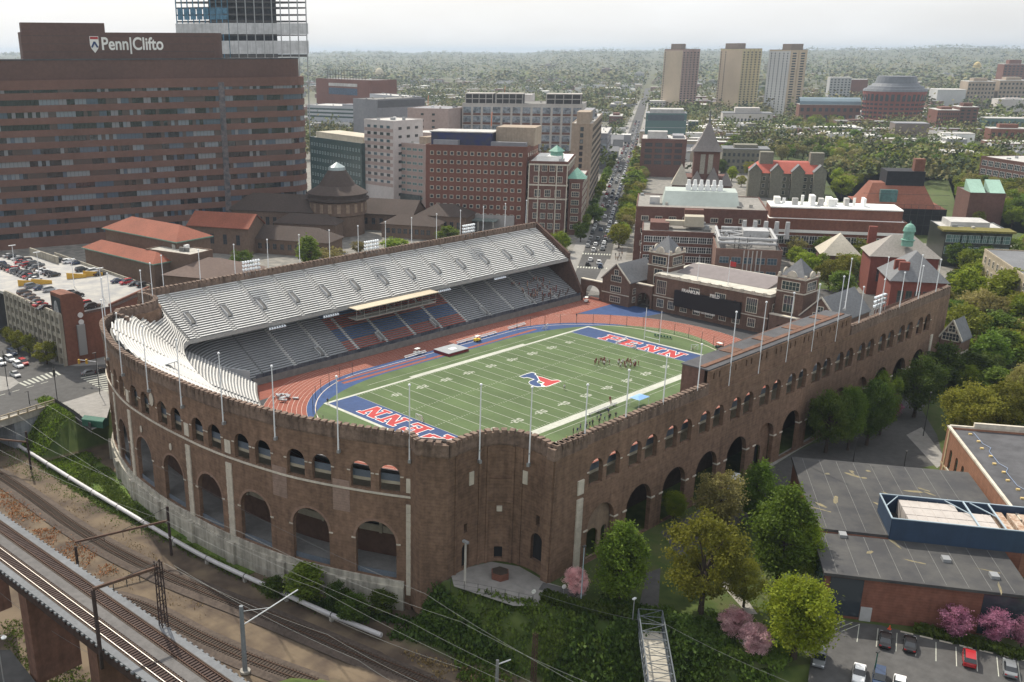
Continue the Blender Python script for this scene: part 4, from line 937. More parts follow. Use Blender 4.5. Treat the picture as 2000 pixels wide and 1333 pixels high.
for i in range(6):
    p=G(1280+6*i,658+1.0*i); t=thing('folding_chair','green folding chair in the row behind the far goalposts','chair',(p.x,p.y,0),1.6,'green chairs behind the goalposts'); GRN=plain('green_canvas',(.03,.1,.08)); mb=MB(); mb.box(-.28,.28,-.28,.28,.42,.48); mb.build('seat',GRN,t); mb=MB(); mb.box(-.28,.28,.24,.3,.48,1.0); mb.build('backrest',GRN,t); mb=MB()
    for a_ in (-.25,.25):
        for b_ in (-.25,.25): mb.box(a_-.03,a_+.03,b_-.03,b_+.03,0,.42)
    mb.build('chair_frame',DSTEEL,t)
# black fence posts round both bends
fpl=[]
for i in range(26): fpl.append(('far',(35+34*math.sin(math.pi*(i/25-.5+.5)*1)**1 if False else 0,0)))
ff=oval(31,39,37.4,14); fence=MB()
def post_fence(label,sel):
    t=thing('mesh_fence',label,'fence'); pts=[p for p in ff if sel(p)]; pts.sort(key=lambda p:p[1])
    P=Path(pts); n_=int(P.len/5.5)
    for i in range(n_+1):
        a=P.at(P.len*i/n_); mb=MB(); mb.tube((*a,0),(*a,3.6),.07); mb.build('fence_post',DSTEEL,t)
    mb=MB()
    for z in (.4,3.5): 
        for i in range(n_): mb.tube((*P.at(P.len*i/n_),z),(*P.at(P.len*(i+1)/n_),z),.02,.02,3)
    mb.build('fence_wire',DSTEEL,t)
post_fence('black post fence round the far bend of the track',lambda p:p[0]>34); post_fence('black post fence round the near bend of the track',lambda p:p[0]<-34)
# ---------------------------------------------------------------- trees
LM={'green':leafmat('leaf_green',(.085,.14,.016),(.15,.215,.028)),'lime':leafmat('leaf_lime',(.16,.225,.014),(.25,.3,.025)),'olive':leafmat('leaf_olive',(.15,.165,.02),(.235,.24,.034)),'tan':leafmat('leaf_tan',(.2,.18,.06),(.29,.26,.09)),
 'dark':leafmat('leaf_dark',(.05,.085,.014),(.09,.13,.02)),'pink':leafmat('blossom_pink',(.6,.33,.36),(.8,.55,.57)),'magenta':leafmat('blossom_magenta',(.27,.1,.16),(.42,.2,.28)),'yellow':leafmat('leaf_yellow',(.22,.22,.025),(.32,.29,.05))}
BARK=mat('bark',(.06,.045,.035),.95,.3,3.)
def crown_mesh(seed,n,leaf,shape='round',clusters=46,fill=.8):
    """leaf cards in clumps over the crown volume; unit tree: height 10, crown about 7 wide"""
    r=random.Random(seed); mb=MB(); cl=[]
    while len(cl)<clusters:
        x,y,z=r.uniform(-1,1),r.uniform(-1,1),r.uniform(-1,1); q=x*x+y*y+z*z
        if q>1 or q<.16: continue
        if shape=='round': p=(x*2.9,y*2.9,5.5+z*3.8)
        elif shape=='tall': k=1-.45*max(0,z); p=(x*2.2*k,y*2.2*k,5.3+z*4.1)
        elif shape=='spread': p=(x*3.6,y*3.6,5.3+z*3.6)
        elif shape=='vase': k=.7+.35*z; p=(x*3.3*k,y*3.3*k,5.6+z*3.7)
        cl.append((p,r.uniform(.55,1.15)))
    for i in range(n):
        (cx,cy,cz),s_=cl[i%clusters]; g=lambda:r.gauss(0,.5)
        c=Vector((cx+g()*s_,cy+g()*s_,cz+g()*s_*.8)); d=Vector((r.gauss(0,1),r.gauss(0,1),r.gauss(.5,.8))).normalized(); a=d.orthogonal().normalized(); b=d.cross(a); t=r.uniform(0,6.28); a,b=a*math.cos(t)+b*math.sin(t),b*math.cos(t)-a*math.sin(t); L_=leaf*r.uniform(.6,1.3)
        mb.face([c-a*L_*.5,c+b*L_*.32,c+a*L_*.5,c-b*L_*.32])
    return mb,cl
def tree_proto(kind,seed,n,leaf,shape,cl=46):
    t=thing('tree'); mb,c=crown_mesh(seed,n,leaf,shape,cl); mb.build('crown',LM[kind],t)
    r=random.Random(seed); tb=MB(); tb.tube((0,0,-.3),(0,0,2.2),.3,.22,7); tb.tube((0,0,2.2),(.1,.1,5.5),.22,.1,6)
    for (p,s_) in c[:16 if n>1500 else 6]:
        z0=r.uniform(1.8,4.6); m_=(p[0]*.45,p[1]*.45,z0+(p[2]-z0)*.55); tb.tube((0,0,z0),m_,.12,.07,5,cap=False); tb.tube(m_,p,.07,.025,4,cap=False)
    tb.build('trunk',BARK,t); return t
TP={}; WID={'round':6.6,'tall':5.3,'spread':7.9,'vase':7.2}
def get_tree(kind,lod,var):
    key=(kind,lod,var)
    if key not in TP:
        sh={'green':('tall','round'),'lime':('round','round'),'olive':('spread','round'),'tan':('vase','spread'),'dark':('round','tall'),'pink':('spread','round'),'magenta':('vase','spread'),'yellow':('round','vase')}[kind][var%2]
        n,leaf=((15000,.27),(3600,.5),(900,1.0))[lod]; n=int(n*{'tan':.6,'magenta':.45,'olive':.8}.get(kind,1)*1.15); 
        TP[key]=[tree_proto(kind,hash((kind.__len__(),var,lod))%1000+var*7,n,leaf,sh,(90,54,30)[lod]),0,sh]
    return TP[key]
KN={'green':'green_tree','lime':'lime_tree','olive':'budding_tree','tan':'budding_tree','dark':'dark_tree','pink':'blossom_tree','magenta':'redbud_tree','yellow':'yellow_tree'}
FOOT=[]
def inside(p,poly):
    c=False; n=len(poly)
    for i in range(n):
        a,b=poly[i],poly[(i+1)%n]
        if (a[1]>p[1])!=(b[1]>p[1]) and p[0]<(b[0]-a[0])*(p[1]-a[1])/(b[1]-a[1])+a[0]: c=not c
    return c
def tree(x,y,z,h,w,kind,label,group,lod=1,var=0):
    e=get_tree(kind,lod,var); sc_=(w/WID[TP[(kind,lod,var)][2]],); sc=(sc_[0],sc_[0],h/10.)
    if not e[1]: e[1]=1; o=e[0]; o.location=(x,y,z); o.scale=sc
    else: o=dup(e[0],(x,y,z),None,sc)
    kd=KIDS.get(e[0].name,[]); o.rotation_euler=(0,0,R.uniform(0,6.28)); o.name=KN[kind]; KIDS[o.name]=list(kd); tag(o,label,'tree',group); return o
def ptree(bx,by,ty,wpx,kind,label,group='trees near the arcade',lod=0,var=0,z=0):
    p=G(bx,by,z); h=ZAT(p,ty)-z; w=wpx*SC((p.x,p.y,h*.5)); tree(p.x,p.y,z,h,w,kind,label,group,lod,var)
for a in ((1208,1178,1015,112,'green','large rounded bright green tree beside the straight arcade wall'),(1368,1198,990,172,'olive','largest olive yellow tree in front of the arcade arches'),(1398,1052,913,125,'tan','pale budding tree behind the olive tree near the white van'),(1315,1015,958,52,'lime','small bright lime tree under the big arch'),(1476,1022,898,84,'green','upright green tree beside the white van'),
  (1520,1140,943,130,'green','large fresh green tree beside the dark flat roof'),(1566,1142,1008,66,'lime','bright lime tree against the corner of the dark flat roof'),(1452,1186,1084,78,'olive','small olive tree right of the largest olive tree'),(1550,1286,1124,150,'lime','round lime tree beside the parking lot'),(1432,1247,1183,64,'pink','pale pink blossom tree beside the concrete path'),(1471,1282,1214,66,'pink','deeper pink blossom tree beside the lime tree'),
  (1124,1166,1105,52,'pink','pink blossom tree at the foot of the brick corner'),(1862,1250,1185,80,'magenta','sparse redbud tree against the red brick wall'),(1935,1262,1190,78,'magenta','magenta redbud tree in front of the red brick wall'),(1992,1270,1205,60,'magenta','magenta redbud tree at the right edge')): ptree(*a)
for i,(bx,by,ty,w,k) in enumerate(((1612,885,755,84,'dark'),(1655,880,748,60,'green'),(1692,870,735,78,'dark'),(1718,850,715,60,'green'),(1785,815,690,92,'dark'),(1835,760,665,70,'dark'),(1745,818,775,44,'magenta'),(1860,700,640,60,'green'))):
    ptree(bx,by,ty,w,k,f'{ORD[i]} tree from the near end of the shaded row along the arcade foot','shaded trees along the arcade foot',1 if i>4 else 0,i)
for i,(bx,by,ty,w,k) in enumerate(((1880,875,745,105,'yellow'),(1945,870,735,95,'olive'),(1880,765,710,56,'lime'),(1990,850,690,80,'tan'),(1925,735,640,80,'green'),(1870,690,590,95,'olive'),(1945,690,600,90,'green'),(1990,720,640,70,'lime'),(1900,640,560,80,'tan'),(1965,620,520,100,'lime'),(1880,600,520,80,'lime'),(1930,560,500,80,'lime'),(1990,570,500,70,'green'),(1850,640,580,60,'green'),(1990,640,560,60,'olive'),(1835,610,560,60,'olive'))):
    ptree(bx,by,ty,w,k,f'{ORD[i]} tree of the grove right of the arcade counting away from the brick gym','grove right of the arcade',0 if i<4 else 1,i)
def scatter(poly,n,kinds,hr,label,group,lod=2,px=True,gap=4.,seed=1):
    r=random.Random(seed); P=gpoly(poly) if px else poly; x0,x1=min(p[0] for p in P),max(p[0] for p in P); y0,y1=min(p[1] for p in P),max(p[1] for p in P); pts=[]; tries=0
    while len(pts)<n and tries<n*60:
        tries+=1; x,y=r.uniform(x0,x1),r.uniform(y0,y1)
        if not inside((x,y),P) or any(inside((x,y),f_) for f_ in FOOT) or any((x-a)**2+(y-b)**2<gap*gap for a,b in pts): continue
        pts.append((x,y)); h=r.uniform(*hr); tree(x,y,gz(x,y),h,h*r.uniform(.7,1.0),r.choice(kinds),label,group,lod,r.randint(0,2))
# ---------------------------------------------------------------- cars
def loft(mb,secs,mi,closed_ends=True):
    n=len(secs[0]); i0=len(mb.v)
    for s_ in secs: mb.v+=[tuple(p) for p in s_]
    for j in range(len(secs)-1):
        for k in range(n):
            l=(k+1)%n; mb.f.append((i0+j*n+k,i0+j*n+l,i0+(j+1)*n+l,i0+(j+1)*n+k)); mb.m.append(mi(j,k) if callable(mi) else mi)
    mb.f.append(tuple(range(i0+n-1,i0-1,-1))); mb.m.append(0); mb.f.append(tuple(range(i0+(len(secs)-1)*n,i0+len(secs)*n))); mb.m.append(0)
PAINT=mat('car_paint',(.6,.6,.61),.25,.04,1.,spec=.6); CGL=plain('car_glass',(.015,.018,.022),.06,spec=.9); TYRE=plain('tyre_rubber',(.015,.015,.015),.8); RIM=plain('wheel_rim',(.4,.4,.42),.35,.7); HL=plain('headlight_lens',(.7,.72,.75),.1,spec=.9); TL=plain('tail_lamp',(.35,.01,.01),.2)
def car_proto(kind):
    L_,hb,hr_={'sedan':(4.7,.92,1.45),'suv':(4.75,1.05,1.72),'van':(5.6,1.15,2.25)}[kind]; W_=.92 if kind!='van' else 1.0; t=thing('parked_car'); h=L_/2; mb=MB()
    hood=.62 if kind!='van' else .75
    st=[(-h,.62,.45,hb*.82),(-h+.12,.86,.28,hb*.93),(-h+.8,W_,.22,hb),(-.6,W_,.2,hb),(.7,W_,.2,hb*.98),(h-.9,W_,.22,hb*.9),(h-.15,.85,.28,hb*.78),(h,.6,.42,hb*.62)]
    loft(mb,[[(x,-w,zb),(x,-w*.97,zb+(zt-zb)*.6),(x,-w*.9,zt),(x,w*.9,zt),(x,w*.97,zb+(zt-zb)*.6),(x,w,zb)] for x,w,zb,zt in st],0); mb.build('body',PAINT,t)
    if kind=='sedan': cs=[(-h+.75,.80,hb-.02,hb),(-h+1.35,.66,hb,hr_-.05),(-.35,.66,hb,hr_),(.35,.66,hb,hr_-.03),(1.15,.78,hb-.04,hb-.02)]
    elif kind=='suv': cs=[(-h+.1,.82,hb-.05,hb),(-h+.45,.7,hb,hr_-.08),(-.3,.7,hb,hr_),(.55,.7,hb,hr_-.04),(1.3,.8,hb-.04,hb)]
    else: cs=[(-h+.05,.9,hb-.1,hb),(-h+.15,.82,hb,hr_),(0,.82,hb,hr_),(1.2,.82,hb,hr_-.05),(2.15,.88,hb-.1,hb-.05)]
    mb=MB(); nsec=len(cs)
    loft(mb,[[(x,-.84 if z1-z0>.1 else -w,z0),(x,-w,z1),(x,w,z1),(x,.84 if z1-z0>.1 else w,z0)] for x,w,z0,z1 in cs],lambda j,k:(0 if k==1 and 0<j<nsec-2 else 1) if kind!='van' else (0 if (k==1 and j<nsec-2) or j<2 else 1)); mb.build('cabin',[PAINT,CGL],t)
    wh=[]
    for dx in (-h+.85,h-.9):
        for dy in (-1,1):
            mb=MB(); mb.tube((dx,dy*(W_-.22),.33),(dx,dy*(W_+.02),.33),.33,.33,14); w_=mb.build('wheel',TYRE,t); mb=MB(); mb.tube((dx,dy*(W_-.02),.33),(dx,dy*(W_+.035),.33),.2,.2,10); mb.build('rim',RIM,w_)
    for dy in (-1,1):
        mb=MB(); mb.obox((h-.12,dy*.62),0,.1,.18,hb*.6,hb*.74); mb.build('headlight',HL,t); mb=MB(); mb.obox((-h+.08,dy*.62),0,.08,.16,hb*.68,hb*.86); mb.build('tail_light',TL,t)
    return t
CP_={k:[car_proto(k),0] for k in ('sedan','suv','van')}
CCOL={'white':(.75,.76,.76),'black':(.018,.018,.02),'grey':(.16,.17,.18),'silver':(.42,.43,.44),'red':(.35,.02,.025),'navy':(.03,.05,.1),'green':(.03,.07,.05),'brown':(.09,.06,.045),'blue':(.06,.13,.3)}
CM={k:mat('paint_'+k,v,.25,.04,1.,spec=.6) for k,v in CCOL.items()}
def car(x,y,z,a,kind,col,label,group=None,cat='car'):
    e=CP_[kind]
    o=dup(e[0],(x,y,z),a,None,label,group,{PAINT:CM[col]}); o['category']=cat; return o
# simple one-piece cars for the far streets, each a few pixels long
def tiny(kind):
    mb=MB(); hb,ht=(.9,1.45) if kind=='car' else (1.1,1.8)
    mb.box(-2.3,2.3,-.9,.9,.3,hb); mb.prism([(-1.6,-.75),(1.0,-.75),(1.0,.75),(-1.6,.75)],hb,ht-.06,1); mb.box(-1.35,.7,-.66,.66,ht-.06,ht,0)
    for dx in (-1.4,1.45):
        for dy in (-.86,.86): mb.tube((dx,dy-.1,.32),(dx,dy+.1,.32),.32,.32,8,2)
    o=mb.build('street_car',[PAINT,CGL,TYRE]); return o
TINY=[[tiny('car'),0],[tiny('suv'),0]]
def tcar(x,y,z,a,col,label,group,v=0):
    e=TINY[v]; o=e[0]
    if e[1]: o=o.copy(); COL.objects.link(o)
    e[1]=1; o.location=(x,y,z); o.rotation_euler=(0,0,a); o.material_slots[0].link='OBJECT'; o.material_slots[0].material=CM[col]; tag(o,label,'car',group)
# ---------------------------------------------------------------- near right: gym block, brick hall, car park, footbridge
GA=math.radians(34); gs=Vector((math.cos(GA),math.sin(GA))); gn=Vector((-math.sin(GA),math.cos(GA)))   # street grid of the quarter
def V2(p): return Vector((p[0],p[1]))
def area(pts,z,name,M): return sheet(name,[gpoly(pts)],M,z)
LAWN=mat('lawn',(.045,.075,.015),.95,.35,.3,col2=(.075,.085,.03),var2=.25); PAVE=mat('paving',(.27,.26,.245),.9,.2,.6,var2=.15)
PLZ=[tuple(p) for p in ((-84,-74),(-60,-88),(-78,-110),(-20,-150),(110,-150),(110,-73.2),(-82,-73.2))]
sheet('lawn',[PLZ],LAWN,.012)
sheet('service_road',[gpoly([(1290,1040),(1430,960),(1560,880),(1700,815),(1835,720),(1850,755),(1800,800),(1830,850),(1845,905),(1700,935),(1560,930),(1480,1000),(1330,1090)])],ASPH,.02)
sheet('pavement',[gpoly([(1770,850),(1800,835),(1850,900),(1830,915)]),gpoly([(1440,935),(1545,875),(1640,820),(1650,826),(1550,885),(1450,948)])],PAVE,.03)
sheet('patio',[[(-95,-63),(-92,-59),(-84,-61.5),(-81.5,-66),(-82,-73),(-80,-80),(-86.5,-79.5),(-92,-74)]],PAVE,.03); sheet('patio_patch',[[(-85,-73.5),(-82.6,-72.5),(-80,-79.5),(-82.5,-79)]],ASPH,.04)
p0=G(1280,1130); sheet('footpath',[gpoly([(1262,1120),(1290,1110),(1285,1215),(1243,1210)]),],ASPH,.026); sheet('concrete_path',[gpoly([(1285,1200),(1330,1206),(1420,1218),(1470,1255),(1455,1262),(1405,1230),(1320,1228),(1283,1224)]),gpoly([(1395,1110),(1450,1160),(1480,1200),(1460,1200),(1420,1155),(1390,1120)])],mat('old_concrete',(.33,.31,.28),.9,.2,.6),.03)
# gym block: two flat roofs
hg=8.1; A=V2(G(1610,1119,hg)); wv=-gn; uv=gs
gym=thing('gym_building','low red brick gym with wide dark flat roofs','building'); 
Wf=30.; D1=(V2(G(1590,1037,hg))-A).dot(uv); D2=(V2(G(1540,897,hg))-A).dot(uv)
def loc_rect(A,u0,u1,v0,v1): return [tuple(A+uv*a+wv*b) for a,b in ((u0,v0),(u1,v0),(u1,v1),(u0,v1))]
o2=(V2(G(1590,1037,hg))-A).dot(wv); o3=(V2(G(1540,897,hg+.6))-A).dot(wv)
mb=MB(); mb.prism(loc_rect(A,0.5,D1-.3,.4,Wf),-.2,hg-.5); mb.prism(loc_rect(A,D1-.3,D2-.4,o2+.4,33),-.2,hg+.1); mb.build('wall',BRR,gym)
mb=MB(); mb.prism(loc_rect(A,0,D1,0,Wf+.4),hg-.5,hg); mb.prism(loc_rect(A,D1,D2,o2,33.4),hg+.1,hg+.6); mb.build('roof',mat('streaked_roofing',(.05,.05,.054),.8,.35,.2,col2=(.085,.083,.08),var2=.25),gym)
mb=MB()
for i in range(9): 
    v=2+i*3.2; mb.prism(loc_rect(A,.5,D1-.5,v,v+.07),hg,hg+.02)
    mb.prism(loc_rect(A,D1+.5,D2-.5,o2+v,o2+v+.07),hg+.6,hg+.62)
mb.build('roof_seam',mat('seam_tape',(.17,.17,.165),.8,.2,1.),gym)
mb=MB()
for i in range(26):
    u=R.uniform(1,D2-3); v=R.uniform(2,26); h_=hg if u<D1-1 else hg+.6
    if u<D1-1 or u>D1+1: 
        c=A+uv*u+wv*(v+(o2 if u>D1 else 0)); k=R.randint(5,8); rx,ry=R.uniform(.4,2.4),R.uniform(.15,.5); a_=R.uniform(0,3)
        mb.face([(c.x+rx*math.cos(a_)*math.cos(q*6.283/k)*R.uniform(.7,1.2)-ry*math.sin(a_)*math.sin(q*6.283/k),c.y+rx*math.sin(a_)*math.cos(q*6.283/k)+ry*math.cos(a_)*math.sin(q*6.283/k)*R.uniform(.7,1.2),h_+.014+i*.0004) for q in range(k)])
mb.build('roof_stain',mat('tan_stain',(.24,.2,.11),.9,.5,.9,col2=(.13,.12,.09)),gym)
mb=MB(); mb.prism(loc_rect(A,.42,.5,1.2,6.2),.5,hg-.8); mb.build('glazing',GLASS,gym); mb=MB(); mb.prism(loc_rect(A,.4,.5,Wf-6.5,Wf),.3,hg-.8); mb.build('glazing',GLASS,gym); mb=MB(); mb.prism(loc_rect(A,.3,.5,6.3,8.),-.1,2.5); mb.build('door',mat('grey_door',(.4,.4,.4),.6,.1,1.),gym)
mb=MB(); mb.prism(loc_rect(A,1.5,D1-1.5,.3,.42),.5,hg-.8); mb.build('glazing',GLASSB,gym)
for u,v in ((5,26),(9,20),(14,5),(20,3)): mb=MB(); c=A+uv*u+wv*v; mb.obox(tuple(c),GA,.8,.6,hg,hg+.55); mb.build('roof_vent',STEEL,gym)
FOOT.append(loc_rect(A,-1,D2+1,-1,34))
# blue plant enclosure with ducts standing on the roof
NVY=mat('navy_cladding',(.03,.055,.1),.5,.15,.4,streak=.15); zt=hg+4.; a,b,c,d=[V2(G(x,y,zt)) for x,y in ((1718,965),(1742.5,1013),(2000,1041),(1971,993))]
b=V2(G(1742.5,1013,zt)); wd=(a-b).length; ln=24.; E0=b; eu=uv; ev=wv
en=thing('plant_enclosure','blue screened enclosure with grey ducts standing on the dark roof','enclosure')
def er(u0,u1,v0,v1): return [tuple(E0+eu*x+ev*y) for x,y in ((u0,v0),(u1,v0),(u1,v1),(u0,v1))]
for r_ in (er(0,.15,0,ln),er(wd-.15,wd,0,ln),er(0,wd,0,.15),er(0,wd,ln-.15,ln)): mb=MB(); mb.prism(r_,hg,zt); mb.build('screen_panel',NVY,en)
mb=MB()
for v in (0,13.5,17.5,ln): mb.bar((*(E0+ev*v),zt+.05),(*(E0+eu*wd+ev*v),zt+.05),.22,.2)
for v0,v1 in ((0,3),(13.5,10.5),(17.5,14.5)): mb.bar((*(E0+eu*wd+ev*v1),zt-.05),(*(E0+eu*wd*.5+ev*v0),zt-.05),.15,.15)
mb.bar((*E0,zt+.04),(*(E0+ev*ln),zt+.04),.2,.16); mb.bar((*(E0+eu*wd),zt+.04),(*(E0+eu*wd+ev*ln),zt+.04),.2,.16); mb.build('brace',mat('pale_blue_steel',(.34,.42,.48),.5,.1,1.),en)
DUC=mat('duct_metal',(.47,.43,.4),.6,.15,.5)
for u0,u1,v0,v1 in ((.5,wd*.34,3,17),(wd*.36,wd*.66,3,17),(wd*.68,wd-.4,3,12)): 
    mb=MB(); mb.prism(er(u0,u1,v0,v1),hg+.8,zt-.55)
    v=v0+1.5
    while v<v1: mb.prism(er(u0-.03,u1+.03,v,v+.12),hg+.9,zt-.5); v+=1.6
    mb.build('duct',DUC,en)
for v in (18.3,20.4,22.2): mb=MB(); mb.prism(er(.6,wd-.7,v,v+1.3),hg+.6,zt-1); mb.build('chiller',mat('rusty_chiller',(.5,.42,.34),.7,.4,1.4,col2=(.25,.13,.07)),en)
# brick hall with tall arched windows at the right edge
hb_=11.; B0=V2(G(1851.5,829.7,hb_)); hall=thing('brick_hall','red brick hall with tall arched windows and dark flat roof at the right edge','building')
def br_(u0,u1,v0,v1): return [tuple(B0-uv*x+wv*y) for x,y in ((u0,v0),(u1,v0),(u1,v1),(u0,v1))]
BRT=mat('orange_brick',(.3,.15,.095),.9,.22,1.,streak=.12,brick=.5)
P=Path([tuple(B0),tuple(B0-uv*46)]); arch_wall(P,0,46,-.2,hb_-.35,[(5.2+4.3*i,.85,2.8,6.3,.85) for i in range(9)],th=.6).build('window_wall',BRT,hall)
mb=MB(); mb.prism(br_(.7,46,.7,44),-.2,hb_-1.); mb.prism(br_(0,.7,.61,44),-.2,hb_-.4); mb.build('wall',BRT,hall); mb=MB(); mb.prism(br_(.5,45.6,.5,43.5),hb_-1,hb_-.75); mb.build('roof',ROOF,hall)
mb=MB()
for q in (br_(-.15,.4,-.15,44),br_(-.15,46,-.15,.4)): mb.prism(q,hb_-.4,hb_)
mb.prism(br_(-.2,.5,5,30),hb_,hb_+.9); mb.build('coping',STONE,hall)
mb=MB(); mb.prism(br_(0,46,-.12,0),2.1,2.5); mb.prism(br_(1.6,2.3,-.14,0),0,hb_-.4); mb.build('stone_band',mat('tan_stone',(.45,.35,.22),.85,.2,.8),hall)
for i in range(9):
    v=5.2+4.3*i; mb=MB(); mb.prism(br_(v-.85,v+.85,.3,.38),2.8,7.1); f_=mb.build('arched_window',mat('green_glass',(.06,.13,.1),.2,.3,1.2),hall); mb=MB()
    for e in (-.3,.3): mb.prism(br_(v+e-.04,v+e+.04,.24,.3),2.8,7)
    for z in (3.8,4.9,6.): mb.prism(br_(v-.85,v+.85,.24,.3),z,z+.07)
    mb.build('mullion',mat('dark_green_frame',(.02,.05,.04),.6,.1,1.),f_); mb=MB(); mb.prism(br_(v-1,v+1,-.2,.2),2.55,2.8); mb.build('sill',STONE,f_)
mb=MB()
for i in range(11): mb.prism(br_(3+4*i,3.5+4*i,3.3+.5*(i%2),3.9+.5*(i%2)),hb_-.75,hb_-.45)
mb.build('roof_vent',mat('tan_vent',(.6,.45,.2),.7,.2,1.),hall); mb=MB(); p=[B0-uv*(2+i*2.1)+wv*(4.6+(.9 if i%5==4 else 0)) for i in range(20)]
for a_,b_ in zip(p[:-1],p[1:]): mb.tube((*a_,hb_-.65),(*b_,hb_-.65),.07)
mb.build('roof_cable',mat('blue_cable',(.2,.26,.38),.5,.1,1.),hall); FOOT.append(br_(-1,47,-1,45))
# car park
sheet('parking_lot',[gpoly([(1560,1262),(1640,1212),(1720,1222),(1790,1240),(1880,1262),(2010,1290),(2100,1330),(2100,1500),(1600,1500),(1578,1330),(1584,1285)])],ASPH,.034)
sa=V2(G(1828,1255)); sb=V2(G(1828,1291)); sdir=(sb-sa).normalized(); sn=Vector((-sdir.y,sdir.x)); 
if sn.dot(V2(G(1900,1270))-sa)<0: sn=-sn
mb=MB()
for i in range(-4,8):
    c=sa+sn*(2.74*i); mb.prism([tuple(c+sn*-.06),tuple(c+sn*.06),tuple(c+sdir*5.6+sn*.06),tuple(c+sdir*5.6-sn*.06)],.02,.042)
    c=c+sdir*14.5; mb.prism([tuple(c+sn*-.06),tuple(c+sn*.06),tuple(c+sdir*5.6+sn*.06),tuple(c+sdir*5.6-sn*.06)],.02,.042) if -7<i<6 else None
for i in range(6): c=sa+sn*(-2.74*4-1.1*i); mb.prism([tuple(c),tuple(c+sn*.15),tuple(c+sdir*3.6-sn*2.3),tuple(c+sdir*3.6-sn*2.45)],.02,.0425)
tag(mb.build('parking_lines',OFFW),kind='structure')
mb=MB()
for i in range(-2,7):
    c=sa+sn*(2.74*i+1.37)-sdir*.5; mb.prism([tuple(c-sn*.9),tuple(c+sn*.9),tuple(c+sn*.9-sdir*.25),tuple(c-sn*.9-sdir*.25)],.03,.16); o=mb.build('wheel_stop',STONE); mb=MB(); tag(o,'pale concrete wheel stop at the head of a parking bay','wheel stop','wheel stops in the car park')
ca=math.atan2(sdir.y,sdir.x)
for px_,py_,k,col,l,fw in ((1728,1256,'sedan','black','black car nosed in beside the striped bay',0),(1776,1264,'sedan','black','dark car parked beside the hedge',0),(1892,1292,'suv','red','dark red car in the bay before the redbud trees',0),(1971,1312,'sedan','grey','grey green car at the right edge of the car park',0),(1600,1292,'suv','grey','grey car parked by the kerb under the lime tree',1),(1677,1322,'sedan','white','white car with sunroof in the front row',1),(1716,1332,'suv','navy','navy car with roof rails in the front row',1),(1756,1345,'sedan','white','white car cut by the bottom edge in the front row',1)):
    p=G(px_,py_); car(p.x,p.y,.045,ca if fw else ca+math.pi,k,col,l,'cars in the near car park')
p=G(1432,952); car(p.x,p.y,.03,math.radians(200),'van','white','white van parked at the foot of the arcade wall',None,'van')
# hedges along the gym wall, cone
def hedge(pts,h,w,label,seed,n=2600):
    r=random.Random(seed); P=Path([tuple(V2(G(*p))) for p in pts]); mb=MB()
    for i in range(n):
        q=P.at(r.uniform(0,P.len),r.uniform(-w,w)); c=Vector((q.x,q.y,h*r.random()**.6)); d=Vector((r.gauss(0,1),r.gauss(0,1),r.gauss(.5,.7))).normalized(); a=d.orthogonal().normalized(); b=d.cross(a); L_=r.uniform(.15,.4); mb.face([c-a*L_,c+b*L_*.7,c+a*L_,c-b*L_*.7])
    tag(mb.build('hedge',LM['dark']),label,'hedge')
hedge([(1785,1232),(1850,1250),(2000,1288)],1.3,.9,'dark clipped hedge at the foot of the red brick wall',5); hedge([(1058,1172),(1110,1188),(1180,1205),(1225,1208)],1.7,1.3,'dark hedge below the pink blossom tree',6)
t=thing('traffic_cone','orange traffic cone by the brick wall'.replace('orange','orange red'),'cone',tuple(G(1737,1229,.04))); mb=MB(); mb.lathe((0,0),[(.2,.04),(.04,.75)],10); mb.build('cone_body',plain('orange_plastic',(.7,.1,.03))  ,t); mb=MB(); mb.box(-.26,.26,-.26,.26,0,.05); mb.build('cone_base',plain('orange_plastic',(.7,.1,.03)),t)
# footbridge
a=V2(G(1268,1218,.4)); b=V2(G(1303,1440,.4)); d_=(b-a).normalized(); n_=Vector((-d_.y,d_.x)); Lb=(b-a).length; fb=thing('footbridge','grey steel truss footbridge with pale concrete deck at the bottom edge','bridge'); hw=1.75
q=lambda s_,o,z:(*(a+d_*s_+n_*o),z)
mb=MB(); mb.prism([q(0,-hw,0)[:2],q(Lb,-hw,0)[:2],q(Lb,hw,0)[:2],q(0,hw,0)[:2]],.1,.35); mb.build('bridge_deck',mat('pale_deck',(.42,.39,.33),.9,.2,.7),fb)
TS=mat('grey_green_steel',(.11,.125,.14),.6,.2,1.)
for e in (-hw-.12,hw+.12):
    mb=MB(); mb.bar(q(0,e,.2),q(Lb,e,.2),.16,.3); mb.bar(q(0,e,2.9),q(Lb,e,2.9),.16,.16); mb.bar(q(0,e,1.3),q(Lb,e,1.3),.06,.08); s_=0; i=0
    while s_<Lb: mb.bar(q(s_,e,.2),q(s_,e,2.9),.12,.12); mb.bar(q(s_,e,.2 if i%2 else 2.9),q(s_+2.1,e,2.9 if i%2 else .2),.09,.09); s_+=2.1; i+=1
    k=0
    while k<Lb*3: mb.bar(q(k/3,e,.3),q(k/3,e,1.3),.025,.025); k+=1
    mb.build('truss_side',TS,fb)
mb=MB(); s_=0; i=0
while s_<Lb: mb.bar(q(s_,-hw,2.95),q(s_,hw,2.95),.1,.1); mb.bar(q(s_,-hw if i%2 else hw,2.95),q(s_+2.1,hw if i%2 else -hw,2.95),.07,.07); s_+=2.1; i+=1
mb.build('top_bracing',TS,fb)
mb=MB(); mb.prism([q(-1.2,-4,0)[:2],q(.6,-4,0)[:2],q(.6,4,0)[:2],q(-1.2,4,0)[:2]],-6,.1); mb.build('abutment',CONC,fb)
